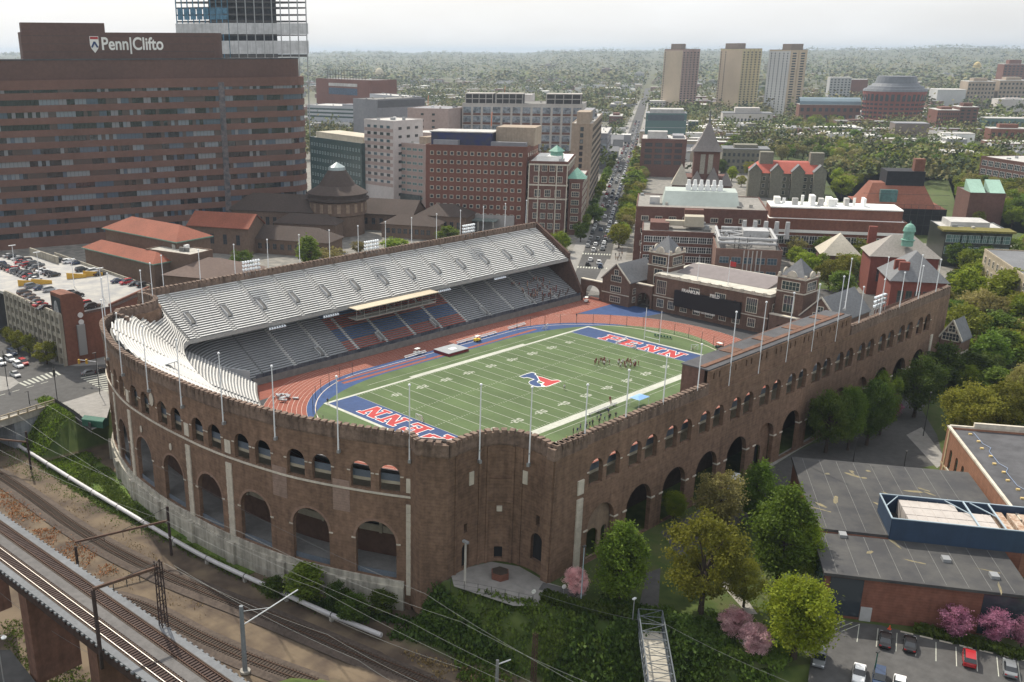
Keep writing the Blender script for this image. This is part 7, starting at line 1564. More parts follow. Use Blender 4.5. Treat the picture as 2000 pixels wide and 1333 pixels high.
# ---------------------------------------------------------------- right of the avenue: campus
b=Blk('dark_brick_lab','dark brick block with white framed window panels right of the avenue',(1253,272),345,(1342,270),40,DBR,PALER,ang=124); b.front(b.rows(4,8,b.H-2),4,5.,2.6,'brown',3,2); b.box(4,18,6,16,5,PALER,'roof_plant'); b.box(22,b.L-2,10,30,2,GREYC,'roof_plant')
b=Blk('glass_block','blue green glass block with a dark top right of the avenue',(1262,222),300,(1342,221),34,TEALG,GREYC,ang=124); b.box(2,b.L-2,-.2,2,5,mat('dark_metal_top',(.08,.1,.12),.5,.2,.5),'top_band',b.H-6); b.box(3,b.L-3,4,26,3.5,PALER,'roof_plant'); b.strips(5,.06,STEEL)
# auditorium with the great pyramid roof
au=thing('auditorium','brick auditorium with a tall grey pyramid roof, spire and lower pyramids','building'); c=V2(G(1371,397,0)); k=SC((c.x,c.y,25)); hw=36*k*.72; ze=ZAT(c,293); za=ZAT(c,238); zs=ZAT(c,212); zl=ZAT(c,345); a0=math.radians(124)
mb=MB(); mb.obox(tuple(c),a0,hw*.92,hw*.92,-.3,ze); mb.build('tower',DBR,au); mb=MB(); mb.obox(tuple(c+gs*4),a0,hw*1.75,hw*1.35,-.3,zl); mb.build('wall',DBR,au)
mb=MB(); rot=lambda x,y:(c.x+math.cos(a0)*x-math.sin(a0)*y,c.y+math.sin(a0)*x+math.cos(a0)*y)
lv=[(hw*1.12,ze-.3),(hw*.82,ze+3),(hw*.48,ze+(za-ze)*.5),(hw*.2,ze+(za-ze)*.85),(.3,za)]
for (r0,z0_),(r1,z1_) in zip(lv[:-1],lv[1:]):
    for i in range(4):
        s4=((-1,-1),(1,-1),(1,1),(-1,1)); p,q=s4[i],s4[(i+1)%4]; mb.face([(*rot(p[0]*r0,p[1]*r0),z0_),(*rot(q[0]*r0,q[1]*r0),z0_),(*rot(q[0]*r1,q[1]*r1),z1_),(*rot(p[0]*r1,p[1]*r1),z1_)])
mb.build('pyramid_roof',mat('auditorium_slate',(.2,.18,.17),.7,.2,1.),au); mb=MB(); mb.tube((*c,za-2.5),(*c,zs),.9,.1,6); mb.build('spire',SLATE,au)
d1=-gs; f0=c+d1*hw*.93
for e in (-.28,.28): q=f0+gn*e*hw; mb=MB(); mb.obox(tuple(q),GA,.12,hw*.17,ze-(ze-zl)*.85,ze-2); o=mb.build('arched_window',mat('leaded_glass',(.35,.33,.28),.6,.3,1.5),au)
for i,(u,w_,h_) in enumerate(((1.75,.62,1.1),(0.6,.5,.75),(-.55,.6,.95),(-1.5,.45,.7))): q=c+gn*hw*u+d1*hw*1.0; mb=MB(); mb.hip(tuple(q),a0,hw*w_,hw*w_,zl-4,zl-4+hw*h_*1.4,rx=0,over=.5); mb.obox(tuple(q),a0,hw*w_*.95,hw*w_*.95,0,zl-4,1); mb.build('side_pyramid',[SLATEL if i==0 else mat('auditorium_slate',(.2,.18,.17)),DBR],au)  # leftmost pyramid takes the paler slate, its sunlit look put into colour
FOOT.append([tuple(c+Vector((math.cos(i*.785),math.sin(i*.785)))*hw*2) for i in range(8)])
# laboratories between the avenue and the gymnasium
b=Blk('science_lab','dark brick science lab with a pale sloping plant roof near the avenue',(1243,405),520,(1500,425),40,DBR,mat('gravel_roof',(.27,.255,.235),.9,.3,.8),ang=124); b.side(b.rows(5,3),6,3.,2.,'stone',2); b.front(b.rows(3,8),9,2.6,1.6,'stone',2)
PG=mat('pale_green_sheet',(.4,.45,.42),.7,.1,.4); c0_=b; mb=MB(); u0,u1=b.L*.2,b.L*.8; q=[b.pt(u0,8,b.H),b.pt(u1,8,b.H),b.pt(u1-1,13,b.H+5.5),b.pt(u0+1,13,b.H+5.5)]; mb.face(q[::-1]); q2=[b.pt(u0,30,b.H),b.pt(u1,30,b.H),b.pt(u1-1,27,b.H+5.5),b.pt(u0+1,27,b.H+5.5)]; mb.face(q2); mb.face([q[3],q[2],q2[2],q2[3]]); mb.face([q[0],q[3],q2[3],q2[0]]); mb.face([q[1],q2[1],q2[2],q[2]]); mb.build('plant_screen',PG,b.t)
for i in range(6): p=b.pt(b.L*(.4+.05*i),18,b.H+5.5); mb=MB(); mb.obox(p[:2],GA,1.1,1.1,p[2],p[2]+2.2); mb.tube((p[0],p[1],p[2]+2.2),(p[0],p[1],p[2]+4.4),.9,.7,8); mb.build('exhaust_fan',ALU,b.t)
b.box(b.L*.1,b.L*.18,10,14,3,PALER,'roof_plant')
b3=Blk('science_lab','brick lab wing with large roof ducts behind the left tower',(1254,452),545,(1405,462),26,DBR,mat('gravel_roof',(.27,.255,.235)),ang=124); b3.front(b3.rows(4,3),8,3.2,2.2,'white',3); b3.side(b3.rows(4,3),3,3.,2,'white',2); b3.box(b3.L*.1,b3.L*.35,4,14,3,DBR,'penthouse'); mb=MB(); mb.prism(b3.rect(b3.L*.55,b3.L*.8,6,12),b3.H+1.5,b3.H+5.5); mb.prism(b3.rect(b3.L*.3,b3.L*.55,7,10),b3.H+1.5,b3.H+3.5); mb.build('roof_duct',mat('beige_duct',(.42,.38,.3),.6,.15,.7),b3.t); b3.box(b3.L*.55,b3.L*.8,14,18,7,DBR,'brick_stack')
b4=Blk('chemistry_lab','brick laboratory whose roof is covered with silver pipes and ducts',(1399,487),580,(1528,487),30,mat('lab_brick',(.2,.12,.095),.9,.2,.8),mat('gravel_roof2',(.2,.19,.18),.9,.3,.8),ang=124); b4.front(b4.rows(3,2),5,3.2,2.2,'blue',2)
for i in range(8): mb=MB(); mb.prism(b4.rect(b4.L*.42+i*1.5,b4.L*.42+i*1.5+.4,-.2,0),0,b4.H); mb.build('rib',LABC,b4.t) if i<5 else None
rp_=random.Random(5); DUCTM=mat('silver_duct_metal',(.45,.45,.45),.4,.25,1.,spec=.5)
def pipe_run(pts,r_,nm='silver_duct'):
    mb=MB()
    for p,q in zip(pts[:-1],pts[1:]): mb.tube(b4.pt(*p[:2],b4.H+p[2]),b4.pt(*q[:2],b4.H+q[2]),r_,r_,8)
    mb.build(nm,DUCTM,b4.t)
L_=b4.L
for z,v in ((2.2,2),(3.6,3.4),(2.6,24)): pipe_run([(1,28,z),(1,v,z),(L_-2,v,z),(L_-2,27,z),(3,27,z)],.6)
for i in range(16): u=rp_.uniform(3,L_-4); v=rp_.uniform(4,24); pipe_run([(u,v,.2),(u,v,rp_.uniform(1.5,4)),(u+rp_.uniform(-8,8),v,2.5),(u,v+rp_.uniform(-4,4),2.2)],rp_.uniform(.22,.5))
for i in range(14): mb=MB(); u,v=2+(L_-4)*i/13,rp_.choice((1.6,9,17,25)); mb.tube(b4.pt(u,v,b4.H),b4.pt(u,v,b4.H+4.2),.12); mb.build('pipe_frame',DSTEEL,b4.t)
for i in range(5): p=b4.pt(L_*.5+i*4,28,b4.H); mb=MB(); mb.tube(p,(p[0],p[1],p[2]+6.5),1.,.8,10); mb.build('exhaust_stack',DUCTM,b4.t)
b4.box(L_*.45,L_*.85,16,24,4.5,DUCTM,'air_handler')
b=Blk('long_brick_block','long brick building with white bands, big windows and white roof plant',(1500,428),500,(1772,412),26,BRR,WHITE,ang=124); b.box(-.3,b.L+.3,-.5,0,1.2,WHITE,'white_band',b.H-5.5); b.front([b.H-10.6,b.H-16],16,3.,3.6,'white',2,1); b.box(b.L*.02,b.L*.98,5,22,4.5,BRR,'penthouse'); b.box(b.L*.02,b.L*.98,4.6,22.4,.5,WHITE,'white_band',b.H+4.5)
for i in range(11): b.box(b.L*(.06+.065*i),b.L*(.06+.065*i)+rp_.uniform(1,2.6),8+rp_.uniform(0,8),12+rp_.uniform(0,8),rp_.uniform(2,4.5),(WHITE,ALU,PALER)[i%3],'roof_plant',b.H+5)
# red brick hall with slate roofs and green cupola
RDB=mat('deep_red_brick',(.2,.06,.045),.9,.2,.9); 
h1=hall('cupola_hall','deep red brick hall with grey slate roofs and a green copper cupola',(1742,548),612,(1850,548),20,9,RDB,SLATE,ang=124,kind='hip',wn=5); h2=hall('cupola_hall','rear wing of the deep red brick hall with stepped chimneys',(1702,500),575,(1835,470),16,7,RDB,mat('half_lit_slate',(.3,.275,.25),.75,.2,1.4),ang=124,kind='hip',wn=6)  # rear roof slate toned midway between its sunlit and shaded slopes
c=V2(G(1773,470,h2.H+6)); mb=MB(); zc=h2.H+4; mb.lathe(c,[(r_*.68,zc+(z_-zc)*.75) for r_,z_ in [(3.,zc),(3.,zc+2.5),(3.6,zc+2.8),(3.6,zc+3.2),(2.7,zc+3.3),(2.7,zc+7),(3.3,zc+7.2),(3.2,zc+7.7),(2.7,zc+9.4),(1.6,zc+10.6),(.3,zc+11.2),(.1,zc+12.5)]],12); mb.build('cupola',COPPER,h2.t)
for x,y in ((1702,470),(1730,500),(1753,540),(1762,545)): p=V2(G(x,y,h1.H)); mb=MB(); mb.obox(tuple(p),GA,.9,1.6,0,h1.H+6); mb.build('chimney',RDB,h1.t)
hall('hip_roof_house','small house with a pale hipped roof left of the red hall',(1607,498),530,(1680,503),16,8,DBR,SLATEL,ang=124,kind='hip')
b=Blk('green_roof_block','glass walled block with a planted green roof at the right',(1848,452),520,(1978,460),26,mat('dark_glass_wall',(.05,.055,.05),.3,.3,.6),PALER,ang=124); b.front([b.H-4.5,b.H-9.5],9,3.6,3,'teal',1,1); b.box(-1.5,b.L+1,-1.5,8,.8,mat('sedum_roof',(.17,.15,.04),.95,.3,1.),'green_roof'); b.box(4,b.L-6,10,24,2.5,PALER,'penthouse')
b=Blk('slope_roof_block','brick block with pale green sloping roofs at the right',(1895,378),440,(1965,372),24,DBR,CONCD,ang=124); mb=MB(); 
for u in (0,b.L*.55): mb.face([b.pt(u,-.5,b.H+.5),b.pt(u+b.L*.42,-.5,b.H+.5),b.pt(u+b.L*.42,12,b.H+6),b.pt(u,12,b.H+6)]); mb.face([b.pt(u,12,b.H),b.pt(u+b.L*.42,12,b.H),b.pt(u+b.L*.42,12,b.H+6),b.pt(u,12,b.H+6)]); mb.face([b.pt(u,-.5,b.H+.5),b.pt(u,12,b.H),b.pt(u,12,b.H+6)])
mb.build('sloped_roof',mat('pale_copper',(.3,.46,.38),.7,.15,1.),b.t); b=Blk('pier_block','brick office with white piers and a flat grey roof at the right edge',(1917,306),370,(2040,325),40,DBR,PALER,ang=None); b.front(b.rows(3,4),9,4.5,3.2,'white',2,1)
b=Blk('stone_hall','pale stone hall with a grey roof at the right edge',(1923,488),570,(2030,560),30,mat('pale_stone_wall',(.4,.34,.25),.9,.3,1.),SLATE,H=16); b.front(b.rows(3,2),12,1.6,2.4,'stone',1)
# library under black scaffold netting
fl=Blk('netted_library','library wrapped in black scaffold netting with a red roof',(1682,405),455,(1850,400),40,mat('black_netting',(.018,.018,.024),.8,.5,.6),TILE,ang=124,par=0); c=fl.pt(fl.L*.45,16,0); mb=MB(); mb.hip(c[:2],a0,fl.L*.42,15,fl.H,fl.H+11,rx=fl.L*.3,ry=5); mb.build('red_roof',mat('library_roof',(.26,.1,.065),.85,.2,1.),fl.t); fl.box(fl.L*.3,fl.L*.75,10,26,17,mat('black_netting',(.018,.018,.024)),'netted_drum'); fl.box(fl.L*.62,fl.L*.74,12,17,23,BRR,'chimney'); fl.box(fl.L*.22,fl.L*.42,3,6,8,mat('green_skylight',(.1,.2,.2),.3,.3,1.),'skylight',fl.H+.5)
mb=MB()
for i in range(12):
    for z in (5,10,15,20): mb.bar(fl.pt(fl.L*i/12,-.4,z),fl.pt(fl.L*(i+1)/12,-.4,z),.12,.12)
    mb.bar(fl.pt(fl.L*i/12,-.4,0),fl.pt(fl.L*i/12,-.4,fl.H+2),.12,.12)
mb.build('scaffold',DSTEEL,fl.t)
# red roofed college hall
GRS=mat('green_grey_stone',(.2,.19,.15),.9,.3,1.); ch=Blk('college_hall','grey green stone hall with red roofs and gabled windows',(1470,338),385,(1612,338),30,GRS,TILE,ang=124,par=0); c=ch.pt(ch.L*.5,15,0); mb=MB(); mb.hip(c[:2],a0,ch.L*.5,15,ch.H,ch.H+6.,rx=ch.L*.38,ry=5); mb.build('red_roof',mat('college_roof',(.36,.085,.06),.8,.2,1.),ch.t); ch.front(ch.rows(3,1),10,1.6,2.2,'stone',0,1)
for u in (.03,.33,.62,.92):
    q=ch.pt(ch.L*u,-1,0); mb=MB(); mb.obox(q[:2],a0,3.6,3.4,0,ch.H+2,1); mb.gable(q[:2],a0+math.pi/2,3.4,3.6,ch.H+2,ch.H+6,0,1); mb.build('gabled_bay',[SLATE,GRS],ch.t)
for u in (.1,.8): ch.box(ch.L*u,ch.L*u+8,8,16,12,GRS,'roof_tower')
# --- farther blocks: windows belong to the wall's own surface
def farblk(name,label,near,by,far,depth,wallc,rows,cols,roof=None,top=0,group=None,scols=0,ww=.5,hh=.5,glass=None,ang=124,wall2=None):
    P0=G(near[0],by,0); H=ZAT(P0,near[1]); A=V2(G(near[0],near[1],H)); d=Vector((math.cos(math.radians(ang)),math.sin(math.radians(ang)))); e=1 if far<near[0] else -1; d=d*e; t0,t1=0.,600.
    for _ in range(50):
        m_=(t0+t1)/2; q=A+d*m_
        if (PX((q.x,q.y,H))[0]-far)*e>0: t0=m_
        else: t1=m_
    L_=t0; n=Vector((-d.y,d.x)); n=n if n.dot(A-V2(CAM))>0 else -n; rc=lambda u0,u1,v0,v1:[tuple(A+d*u+n*v) for u,v in ((u0,v0),(u1,v0),(u1,v1),(u0,v1))]
    t=thing(name,label,'building',group=group); mb=MB(); mb.prism(rc(0,L_,0,depth),-.3,H)
    if wall2: mb.prism(rc(-.15,-.0,0,depth),-.3,H+.3,2)
    for j in range(rows):
        z0=2+(H-3.5)*(j+.5-hh/2)/rows; z1=2+(H-3.5)*(j+.5+hh/2)/rows
        for i in range(cols): mb.prism(rc(L_*(i+.5-ww/2)/cols,L_*(i+.5+ww/2)/cols,-.15,0.),z0,z1,1)
        for i in range(scols): mb.prism(rc(-.3,-.0,depth*(i+.5-ww/2)/scols,depth*(i+.5+ww/2)/scols),z0,z1,1)
    mb.build('wall',[wallc,glass or GLASS,wall2 or wallc],t); mb=MB(); mb.prism(rc(-.1,L_+.1,-.1,depth+.1),H-.02,H+.6); mb.build('roof',roof or PALER,t)
    if top: mb=MB(); mb.prism(rc(L_*.25,L_*.75,depth*.25,depth*.75),H+.6,H+top); mb.build('penthouse',wallc,t)
    FOOT.append(rc(-2,L_+2,-2,depth+2)); t_=(A,d,n,L_,H,t,rc); return t_
TAN=mat('tower_tan',(.46,.37,.27),.9,.08,.3); PNK=mat('tower_pink',(.36,.25,.22),.9,.08,.3); YLW=mat('tower_yellow',(.5,.43,.26),.9,.08,.3); GRW=mat('tower_grey',(.4,.4,.4),.9,.08,.3); BRT2=mat('tower_top',(.22,.17,.14),.9,.1,.3)
def tower(label,xn,yn,by,xf,xl,w1,w2,rows,cols,scols,bx):
    P0=G(xn,by,0); H=ZAT(P0,yn); A=V2(G(xn,yn,H)); 
    def solve(d,xt):
        t0,t1=0.,200.; e=1 if xt>xn else -1
        for _ in range(50):
            m_=(t0+t1)/2; q=A+d*m_
            if (xt-PX((q.x,q.y,H))[0])*e>0: t0=m_
            else: t1=m_
        return t0
    v0=(A-V2(CAM)).normalized(); rv=Vector((v0.y,-v0.x)); th_=math.radians(38); d=rv*math.cos(th_)+v0*math.sin(th_); n=-rv*math.sin(th_)+v0*math.cos(th_); L_=solve(d,xf); D=solve(n,xl); rc=lambda u0,u1,v0,v1:[tuple(A+d*u+n*v) for u,v in ((u0,v0),(u1,v0),(u1,v1),(u0,v1))]
    t=thing('residential_tower',label,'tower',group=None); mb=MB(); mb.prism(rc(.2,L_,0,D),-.3,H); mb.prism(rc(0,.2,0,D),-.3,H-1.5,2)
    for j in range(rows):
        z0=3+(H-6)*(j+.25)/rows; z1=3+(H-6)*(j+.8)/rows
        for i in range(cols): mb.prism(rc(L_*(i+.28)/cols,L_*(i+.72)/cols,-.12,.0),z0,z1,1)
        for v in scols: mb.prism(rc(-.12,.0,D*v-1.,D*v+1.),z0,z1,1)
    for i in range(1,cols): mb.prism(rc(L_*i/cols-.25,L_*i/cols+.25,-.5,0),-.3,H)
    mb.build('wall',[w1,GLASS,w2],t); mb=MB(); mb.prism(rc(*bx(L_,D)),H,H+8); mb.prism(rc(0,L_,0,D),H,H+.6); mb.build('roof_box',BRT2,t); FOOT.append(rc(-4,L_+4,-4,D+4))
tower('left residential tower with a tan side and a pinkish brown front',1334,97,216,1368,1298,PNK,TAN,24,5,(.93,),lambda L_,D:(0,L_*.25,D*.1,D*.65)); tower('middle residential tower, tan with a yellow front',1451,96,218,1489,1408,YLW,TAN,24,5,(.75,.95),lambda L_,D:(0,L_*.3,D*.15,D*.8)); tower('right residential tower with a grey windowed side and a tan front',1545,98,210,1578,1503,TAN,GRW,24,2,(.12,.3,.5,.7,.88),lambda L_,D:(0,L_*.7,D*.0,D*.4))
# round brick tower with a domed slate roof
ht_=thing('round_brick_tower','round red brick tower with a stepped grey dome at upper right','tower'); c=V2(G(1738,243,0)); k=SC((c.x,c.y,20)); Rd=57*k; zb=ZAT(c,178); zt_=ZAT(c,149); mb=MB(); mb.lathe(c,[(Rd*.9,-.3),(Rd,zb)],28)
for j in range(6):
    z0=4+(zb-10)*j/6; h=(zb-10)/6*.45 if j<5 else (zb-10)/6*.8+4
    for i in range(36): t=2*math.pi*i/36; r_=Rd*(.9+.1*(z0+1)/zb)+.1; p=c+Vector((math.cos(t),math.sin(t)))*r_; mb.obox(tuple(p),t,.35,Rd*.05,z0,z0+h,1)
mb.build('drum',[mat('round_brick',(.26,.085,.07),.9,.2,.4),GLASS],ht_); mb=MB(); mb.lathe(c,[(Rd*1.01,zb),(Rd*.97,zb+3),(Rd*.9,zb+3.2),(Rd*.86,zb+6),(Rd*.78,zb+6.3),(Rd*.72,zb+9),(Rd*.66,zb+9.2),(Rd*.6,zt_)],28); mb.build('dome_roof',mat('dome_slate',(.15,.16,.18),.6,.15,.5),ht_)
a_=farblk('teal_roof_hall','long brick hall with a blue grey curved roof beside the round tower',(1562,205),238,1682,30,BRR,2,10); A,d,n,L_,H,t,rc=a_; mb=MB()
for i in range(6):
    t0,t1=math.pi*i/6,math.pi*(i+1)/6; P=lambda u,tt:(*(A+d*u+n*(15-15*math.cos(tt))),H+11*math.sin(tt)*.8); mb.face([P(0,t0),P(L_,t0),P(L_,t1),P(0,t1)])
mb.build('vault_roof',mat('blue_grey_metal',(.15,.21,.25),.5,.1,.4),t)
for a in (('office_slab','thin office slab of blue glass left of the round tower',(1622,152),200,1664,30,GRW,9,6,None,0),('brick_slab','plain red brick slab behind the round tower',(1660,156),195,1696,30,BRR,0,0,None,0),('grey_wall_block','windowless grey brick block among the campus trees',(1749,242),285,1816,24,mat('grey_brick',(.2,.165,.145),.9,.15,.6),0,0,GREYC,0),('row_hall','low dark brick hall with white piers in front of the round tower',(1635,238),258,1735,26,DBR,2,9,CONCD,2),
 ('window_block','brown block with rows of square windows right of the round tower',(1832,216),262,1875,40,HBR,5,10,None,3),('window_block','taller brick and glass end of the brown window block',(1876,210),262,1912,30,DBR,7,3,None,4),('cream_hotel','cream and brown building with arched top windows, left part',(1892,160),212,1946,44,TANB,6,8,None,5),('cream_hotel','cream and brown building with arched top windows, right part',(1954,158),212,2015,44,TANB,6,8,None,5),('stepped_tower','stepped brown tower at the right skyline',(1962,126),190,2010,40,HBR,12,6,None,8),('white_rink','large plain white block at the right',(1832,176),212,1888,50,mat('plain_white',(.5,.5,.5),.8,.1,.4),0,0,None,0),('white_plant','white boxy plant building among the campus roofs',(1842,262),290,1905,20,WHITE,0,0,None,0),
 ('white_plant','long white ribbed building at the right edge',(1950,195),218,2015,30,WCL,0,0,None,2),('brick_terrace','brick terrace with chimneys at the right edge',(1936,252),290,2010,18,BRR,2,6,None,4),('low_school','grey roofed low school building among the trees',(1850,300),325,1915,30,PALER,1,6,None,0),('glazed_hall','grey glazed hall at the right',(1928,232),262,2010,24,TEALG,2,10,None,0),('grey_library','long grey library with columns behind the auditorium',(1412,222),255,1510,36,LABC,1,14,SLATE,6),('campus_chapel','low building with bright roof panels behind the auditorium',(1445,248),270,1502,20,GRS,1,6,SLATE,3),('grey_hall','grey stone hall with tall chimneys behind the auditorium',(1412,292),338,1505,26,GRS,3,10,SLATE,3),
 ('corner_block','dark glass corner block behind the auditorium',(1345,238),268,1364,16,GREENG,3,3,None,0),('office_block','pale office block far along the avenue on the right',(1266,198),216,1300,24,LABC,3,6,None,0),('brick_block','small brick apartment block on the far left of the avenue',(1195,135),152,1175,30,DBR,6,5,None,3),('pale_block','pale blue apartment block beyond the avenue',(1238,143),160,1258,30,GRW,5,6,None,3),('long_block','long brown block in the far trees',(1085,127),140,1055,40,DBR,3,8,None,4),('row_block','far brown row building left of the avenue',(1215,228),252,1190,40,DBR,3,8,None,3),('row_block','grey flat block along the far left of the avenue',(1222,205),225,1192,40,GREYC,3,8,None,3)):
    nm,l,nr,by,fx,dp,M,rw,cl_,rf,tp_=a; farblk(nm,l,nr,by,fx,dp,M,rw,cl_,rf,tp_)
mb=MB(); c=G(1905,150,0); mb.lathe((0,0),[(14,0),(14,26),(16,27),(16,29),(13,30),(12.2,38),(9,44),(4,48),(.5,49)],16); o=mb.build('golden_dome',mat('gold_dome',(.5,.36,.1),.5,.1,.3)); o.location=(c.x,c.y,0); tag(o,'small golden dome on the right skyline','dome')
mb=MB(); c=G(741,162,0); mb.lathe((0,0),[(12,0),(12,24),(13,25),(12.2,31),(9,37),(4,41),(.5,42)],16); o=mb.build('pale_dome',mat('pale_dome_m',(.5,.43,.3),.7,.1,.3)); o.location=(c.x,c.y,0); tag(o,'pale domed church roof in the far left trees','dome')
t=thing('white_tent','white peaked tent roof among the campus trees','tent'); p=G(1800,292); mb=MB()
for i in range(3): mb.hip((p.x+i*9*-gn.x,p.y+i*9*-gn.y),GA,7,6,5,10,rx=.3,over=.3)
mb.build('tent_roof',mat('tent_cloth',(.7,.69,.66),.7,.08,.5),t)
flush_windows()
# ---------------------------------------------------------------- the avenue with its traffic
q0=Vector((153,95.9)); 
def av(s_,o): p=q0+gs*s_+gn*o; return (p.x,p.y)
sheet('avenue',[[av(-70,6.5),av(-70,-6.5),av(40,-6.2),av(3200,-5.6),av(3200,5.6),av(40,6.2)]],ASPH,.05); sheet('avenue_pavement',[[av(-40,11.5),av(-40,6.6),av(1500,6.6),av(1500,11.5)],[av(-40,-6.6),av(-40,-13),av(1500,-13),av(1500,-6.6)]],PAVE,.06); sheet('plaza_pavement',[[(90,52),(150,88),(163,74),(128,40),(119,28)]],PAVE,.055); sheet('cross_street',[[(85,90),(96,104),(170,-10),(165,-60),(150,-60)],[(-60,88),(-60,78),(95,88),(100,100)]],ASPH,.046)
mb=MB()
for k,(s0,o0) in enumerate(((2,0),(-28,0))):
    for i in range(11): o_=-6+1.2*i; mb.prism([av(s0,o_),av(s0,o_+.6),av(s0+3.2,o_+.6),av(s0+3.2,o_)],.03,.067)
for i in range(60): mb.prism([av(12+i*12,-.1),av(12+i*12,.1),av(16+i*12,.1),av(16+i*12,-.1)],.03,.066)
for s0 in (150,290,520): 
    for i in range(10): o_=-6+1.25*i; mb.prism([av(s0,o_),av(s0,o_+.6),av(s0+3,o_+.6),av(s0+3,o_)],.03,.067)
tag(mb.build('avenue_lines',OFFW),kind='structure')
rr=random.Random(21); n_=0
for lane,(o_,s0,s1,gap,dens) in enumerate(((-1.9,14,900,7.2,.93),(1.9,10,900,13,.6),(5.3,20,700,7.,.75),(-5.3,30,700,8,.5))):
    s_=s0
    while s_<s1:
        if rr.random()<dens:
            p=av(s_,o_+rr.uniform(-.2,.2)); where=('near','middle','far')[min(2,int(s_/220))]; lanes=('queueing lane','oncoming lane','left kerb','right kerb')[lane]; col=rr.choice(('white','white','silver','black','grey','black','red','navy','silver'))
            tcar(p[0],p[1],.06,GA+(math.pi if lane in (0,) else 0),col,f'{col} car in the {lanes} on the {where} stretch of the avenue','cars on the avenue',n_%2); n_+=1
        s_+=gap*(1+.12*rr.random())
for i,(s_,o_,col) in enumerate(((-12,2,'white'),(-18,-2,'white'),(-22,2.5,'black'),(-25,-3,'navy'))): p=av(s_,o_); tcar(p[0],p[1],.06,GA,col,f'{ORD[i]} {col} car between the two crosswalks at the foot of the avenue','cars at the avenue corner',i%2)
for i in range(34):
    s_=18+i*13.+rr.uniform(-3,3); p=av(s_,-9.-rr.uniform(0,3)); h=rr.uniform(8,13); tree(p[0],p[1],0,h,h*.9,rr.choice(('lime','olive','green','tan')),'street tree along the right side of the avenue','street trees right of the avenue',1 if i<12 else 2,i%3)
for i in range(22):
    s_=30+i*19.+rr.uniform(-3,3); p=av(s_,9.5); h=rr.uniform(6,10); tree(p[0],p[1],0,h,h*.75,rr.choice(('green','green','dark','lime')),'street tree along the left side of the avenue','street trees left of the avenue',1 if i<6 else 2,i%3)
for i in range(46): p=av(rr.uniform(-15,120),-8.2-rr.random()*3); put(rr.choice((2,3,5,1)),p[0],p[1],.07,rr.uniform(0,6),'pedestrian on the pavement right of the avenue','pedestrians on the avenue pavement') if not any(inside(p,f_) for f_ in FOOT) else None
# ---------------------------------------------------------------- campus trees, neighbourhoods, far woods
scatter([(1490,330),(1500,262),(1560,240),(1700,262),(1840,300),(2020,330),(2020,460),(1880,430),(1860,350),(1700,350),(1640,390),(1610,330)],110,['olive','lime','green','tan','olive'],(11,17),'budding campus tree among the halls at upper right','campus trees among the halls',1,gap=6,seed=3)
scatter([(1640,392),(1700,352),(1862,352),(1890,440),(2012,462),(2012,320),(1840,300),(1610,300)],220,['olive','lime','green','tan','lime'],(9,15),'spring leaved tree on the lawns around the netted library','trees around the netted library',1,gap=5,seed=41); scatter([(1400,340),(1462,400),(1468,300),(1400,290)],24,['olive','lime','green'],(8,12),'tree beside the auditorium','trees beside the auditorium',1,gap=4,seed=42); scatter([(1218,480),(1246,400),(1262,345),(1240,345),(1205,480)],26,['olive','lime','green','tan'],(8,13),'tree at the corner of the avenue and the science lab','trees beside the science lab',1,gap=4,seed=43)
scatter([(1545,480),(1690,445),(1712,520),(1640,590),(1540,520)],24,['olive','lime','green','tan'],(9,13),'tree between the gymnasium and the red brick hall','trees behind the gymnasium',1,gap=5,seed=4); scatter([(1845,520),(2010,600),(2010,500),(1860,470)],26,['lime','green','lime'],(8,13),'bright tree between the halls at the right','bright trees at the right',1,gap=5,seed=5)
scatter([(1410,300),(1420,262),(1520,250),(1620,235),(1700,250),(1660,300),(1530,310)],44,['lime','green','olive'],(9,14),'tree on the green behind the auditorium','trees behind the auditorium',2,gap=6,seed=6); scatter([(1640,262),(1830,262),(2020,300),(2020,262),(1800,240)],44,['olive','green','tan','lime'],(9,14),'tree below the round brick tower','trees near the round tower',2,gap=7,seed=7)
scatter([(620,250),(640,180),(1180,160),(1180,200),(900,230)],46,['tan','olive','green','tan'],(10,15),'tree in the neighbourhood beyond the hospital','trees beyond the hospital',2,gap=9,seed=8); scatter([(1270,215),(1290,160),(2000,150),(2000,215),(1600,200)],50,['tan','olive','green','olive'],(10,15),'tree in the neighbourhood beyond the towers','trees beyond the towers',2,gap=9,seed=9)
FARL=[mat('far_wood_green',(.1,.13,.035),.95,.3,.02,col2=(.14,.15,.05)),mat('far_wood_tan',(.2,.18,.07),.95,.3,.02),mat('far_wood_dark',(.07,.095,.035),.95,.3,.02)]
def far_wood(name,r0,r1,n,size,k,seed,la,lb,up):
    r=random.Random(seed); mb=MB()
    for i in range(n):
        t=r.random(); d=r0*(r1/r0)**t; a=math.radians(r.uniform(14,84)); x,y=CAM.x+d*math.cos(a),CAM.y+d*math.sin(a)
        if mnoise.noise((x/160,y/160,5))<-.12: continue
        s_=(x-q0.x)*gn.x+(y-q0.y)*gn.y
        if abs(s_)<13 or any(inside((x,y),f_) for f_ in FOOT): continue
        z=gz(x,y); mi=r.choice((0,0,1,1,2)); w=size*r.uniform(.7,1.4)
        for j in range(k):
            dv=Vector((r.gauss(0,1),r.gauss(0,1),abs(r.gauss(0,.8))+up)); c=Vector((x,y,z+w*.5))+Vector((r.gauss(0,.36)*w,r.gauss(0,.36)*w,abs(r.gauss(0,.36))*w)); dv.normalize(); a_=dv.orthogonal().normalized(); b_=dv.cross(a_); L_=w*r.uniform(la,lb); mb.face([c-a_*L_,c+b_*L_,c+a_*L_,c-b_*L_],mi)
    tag(mb.build(name,FARL),kind='stuff')
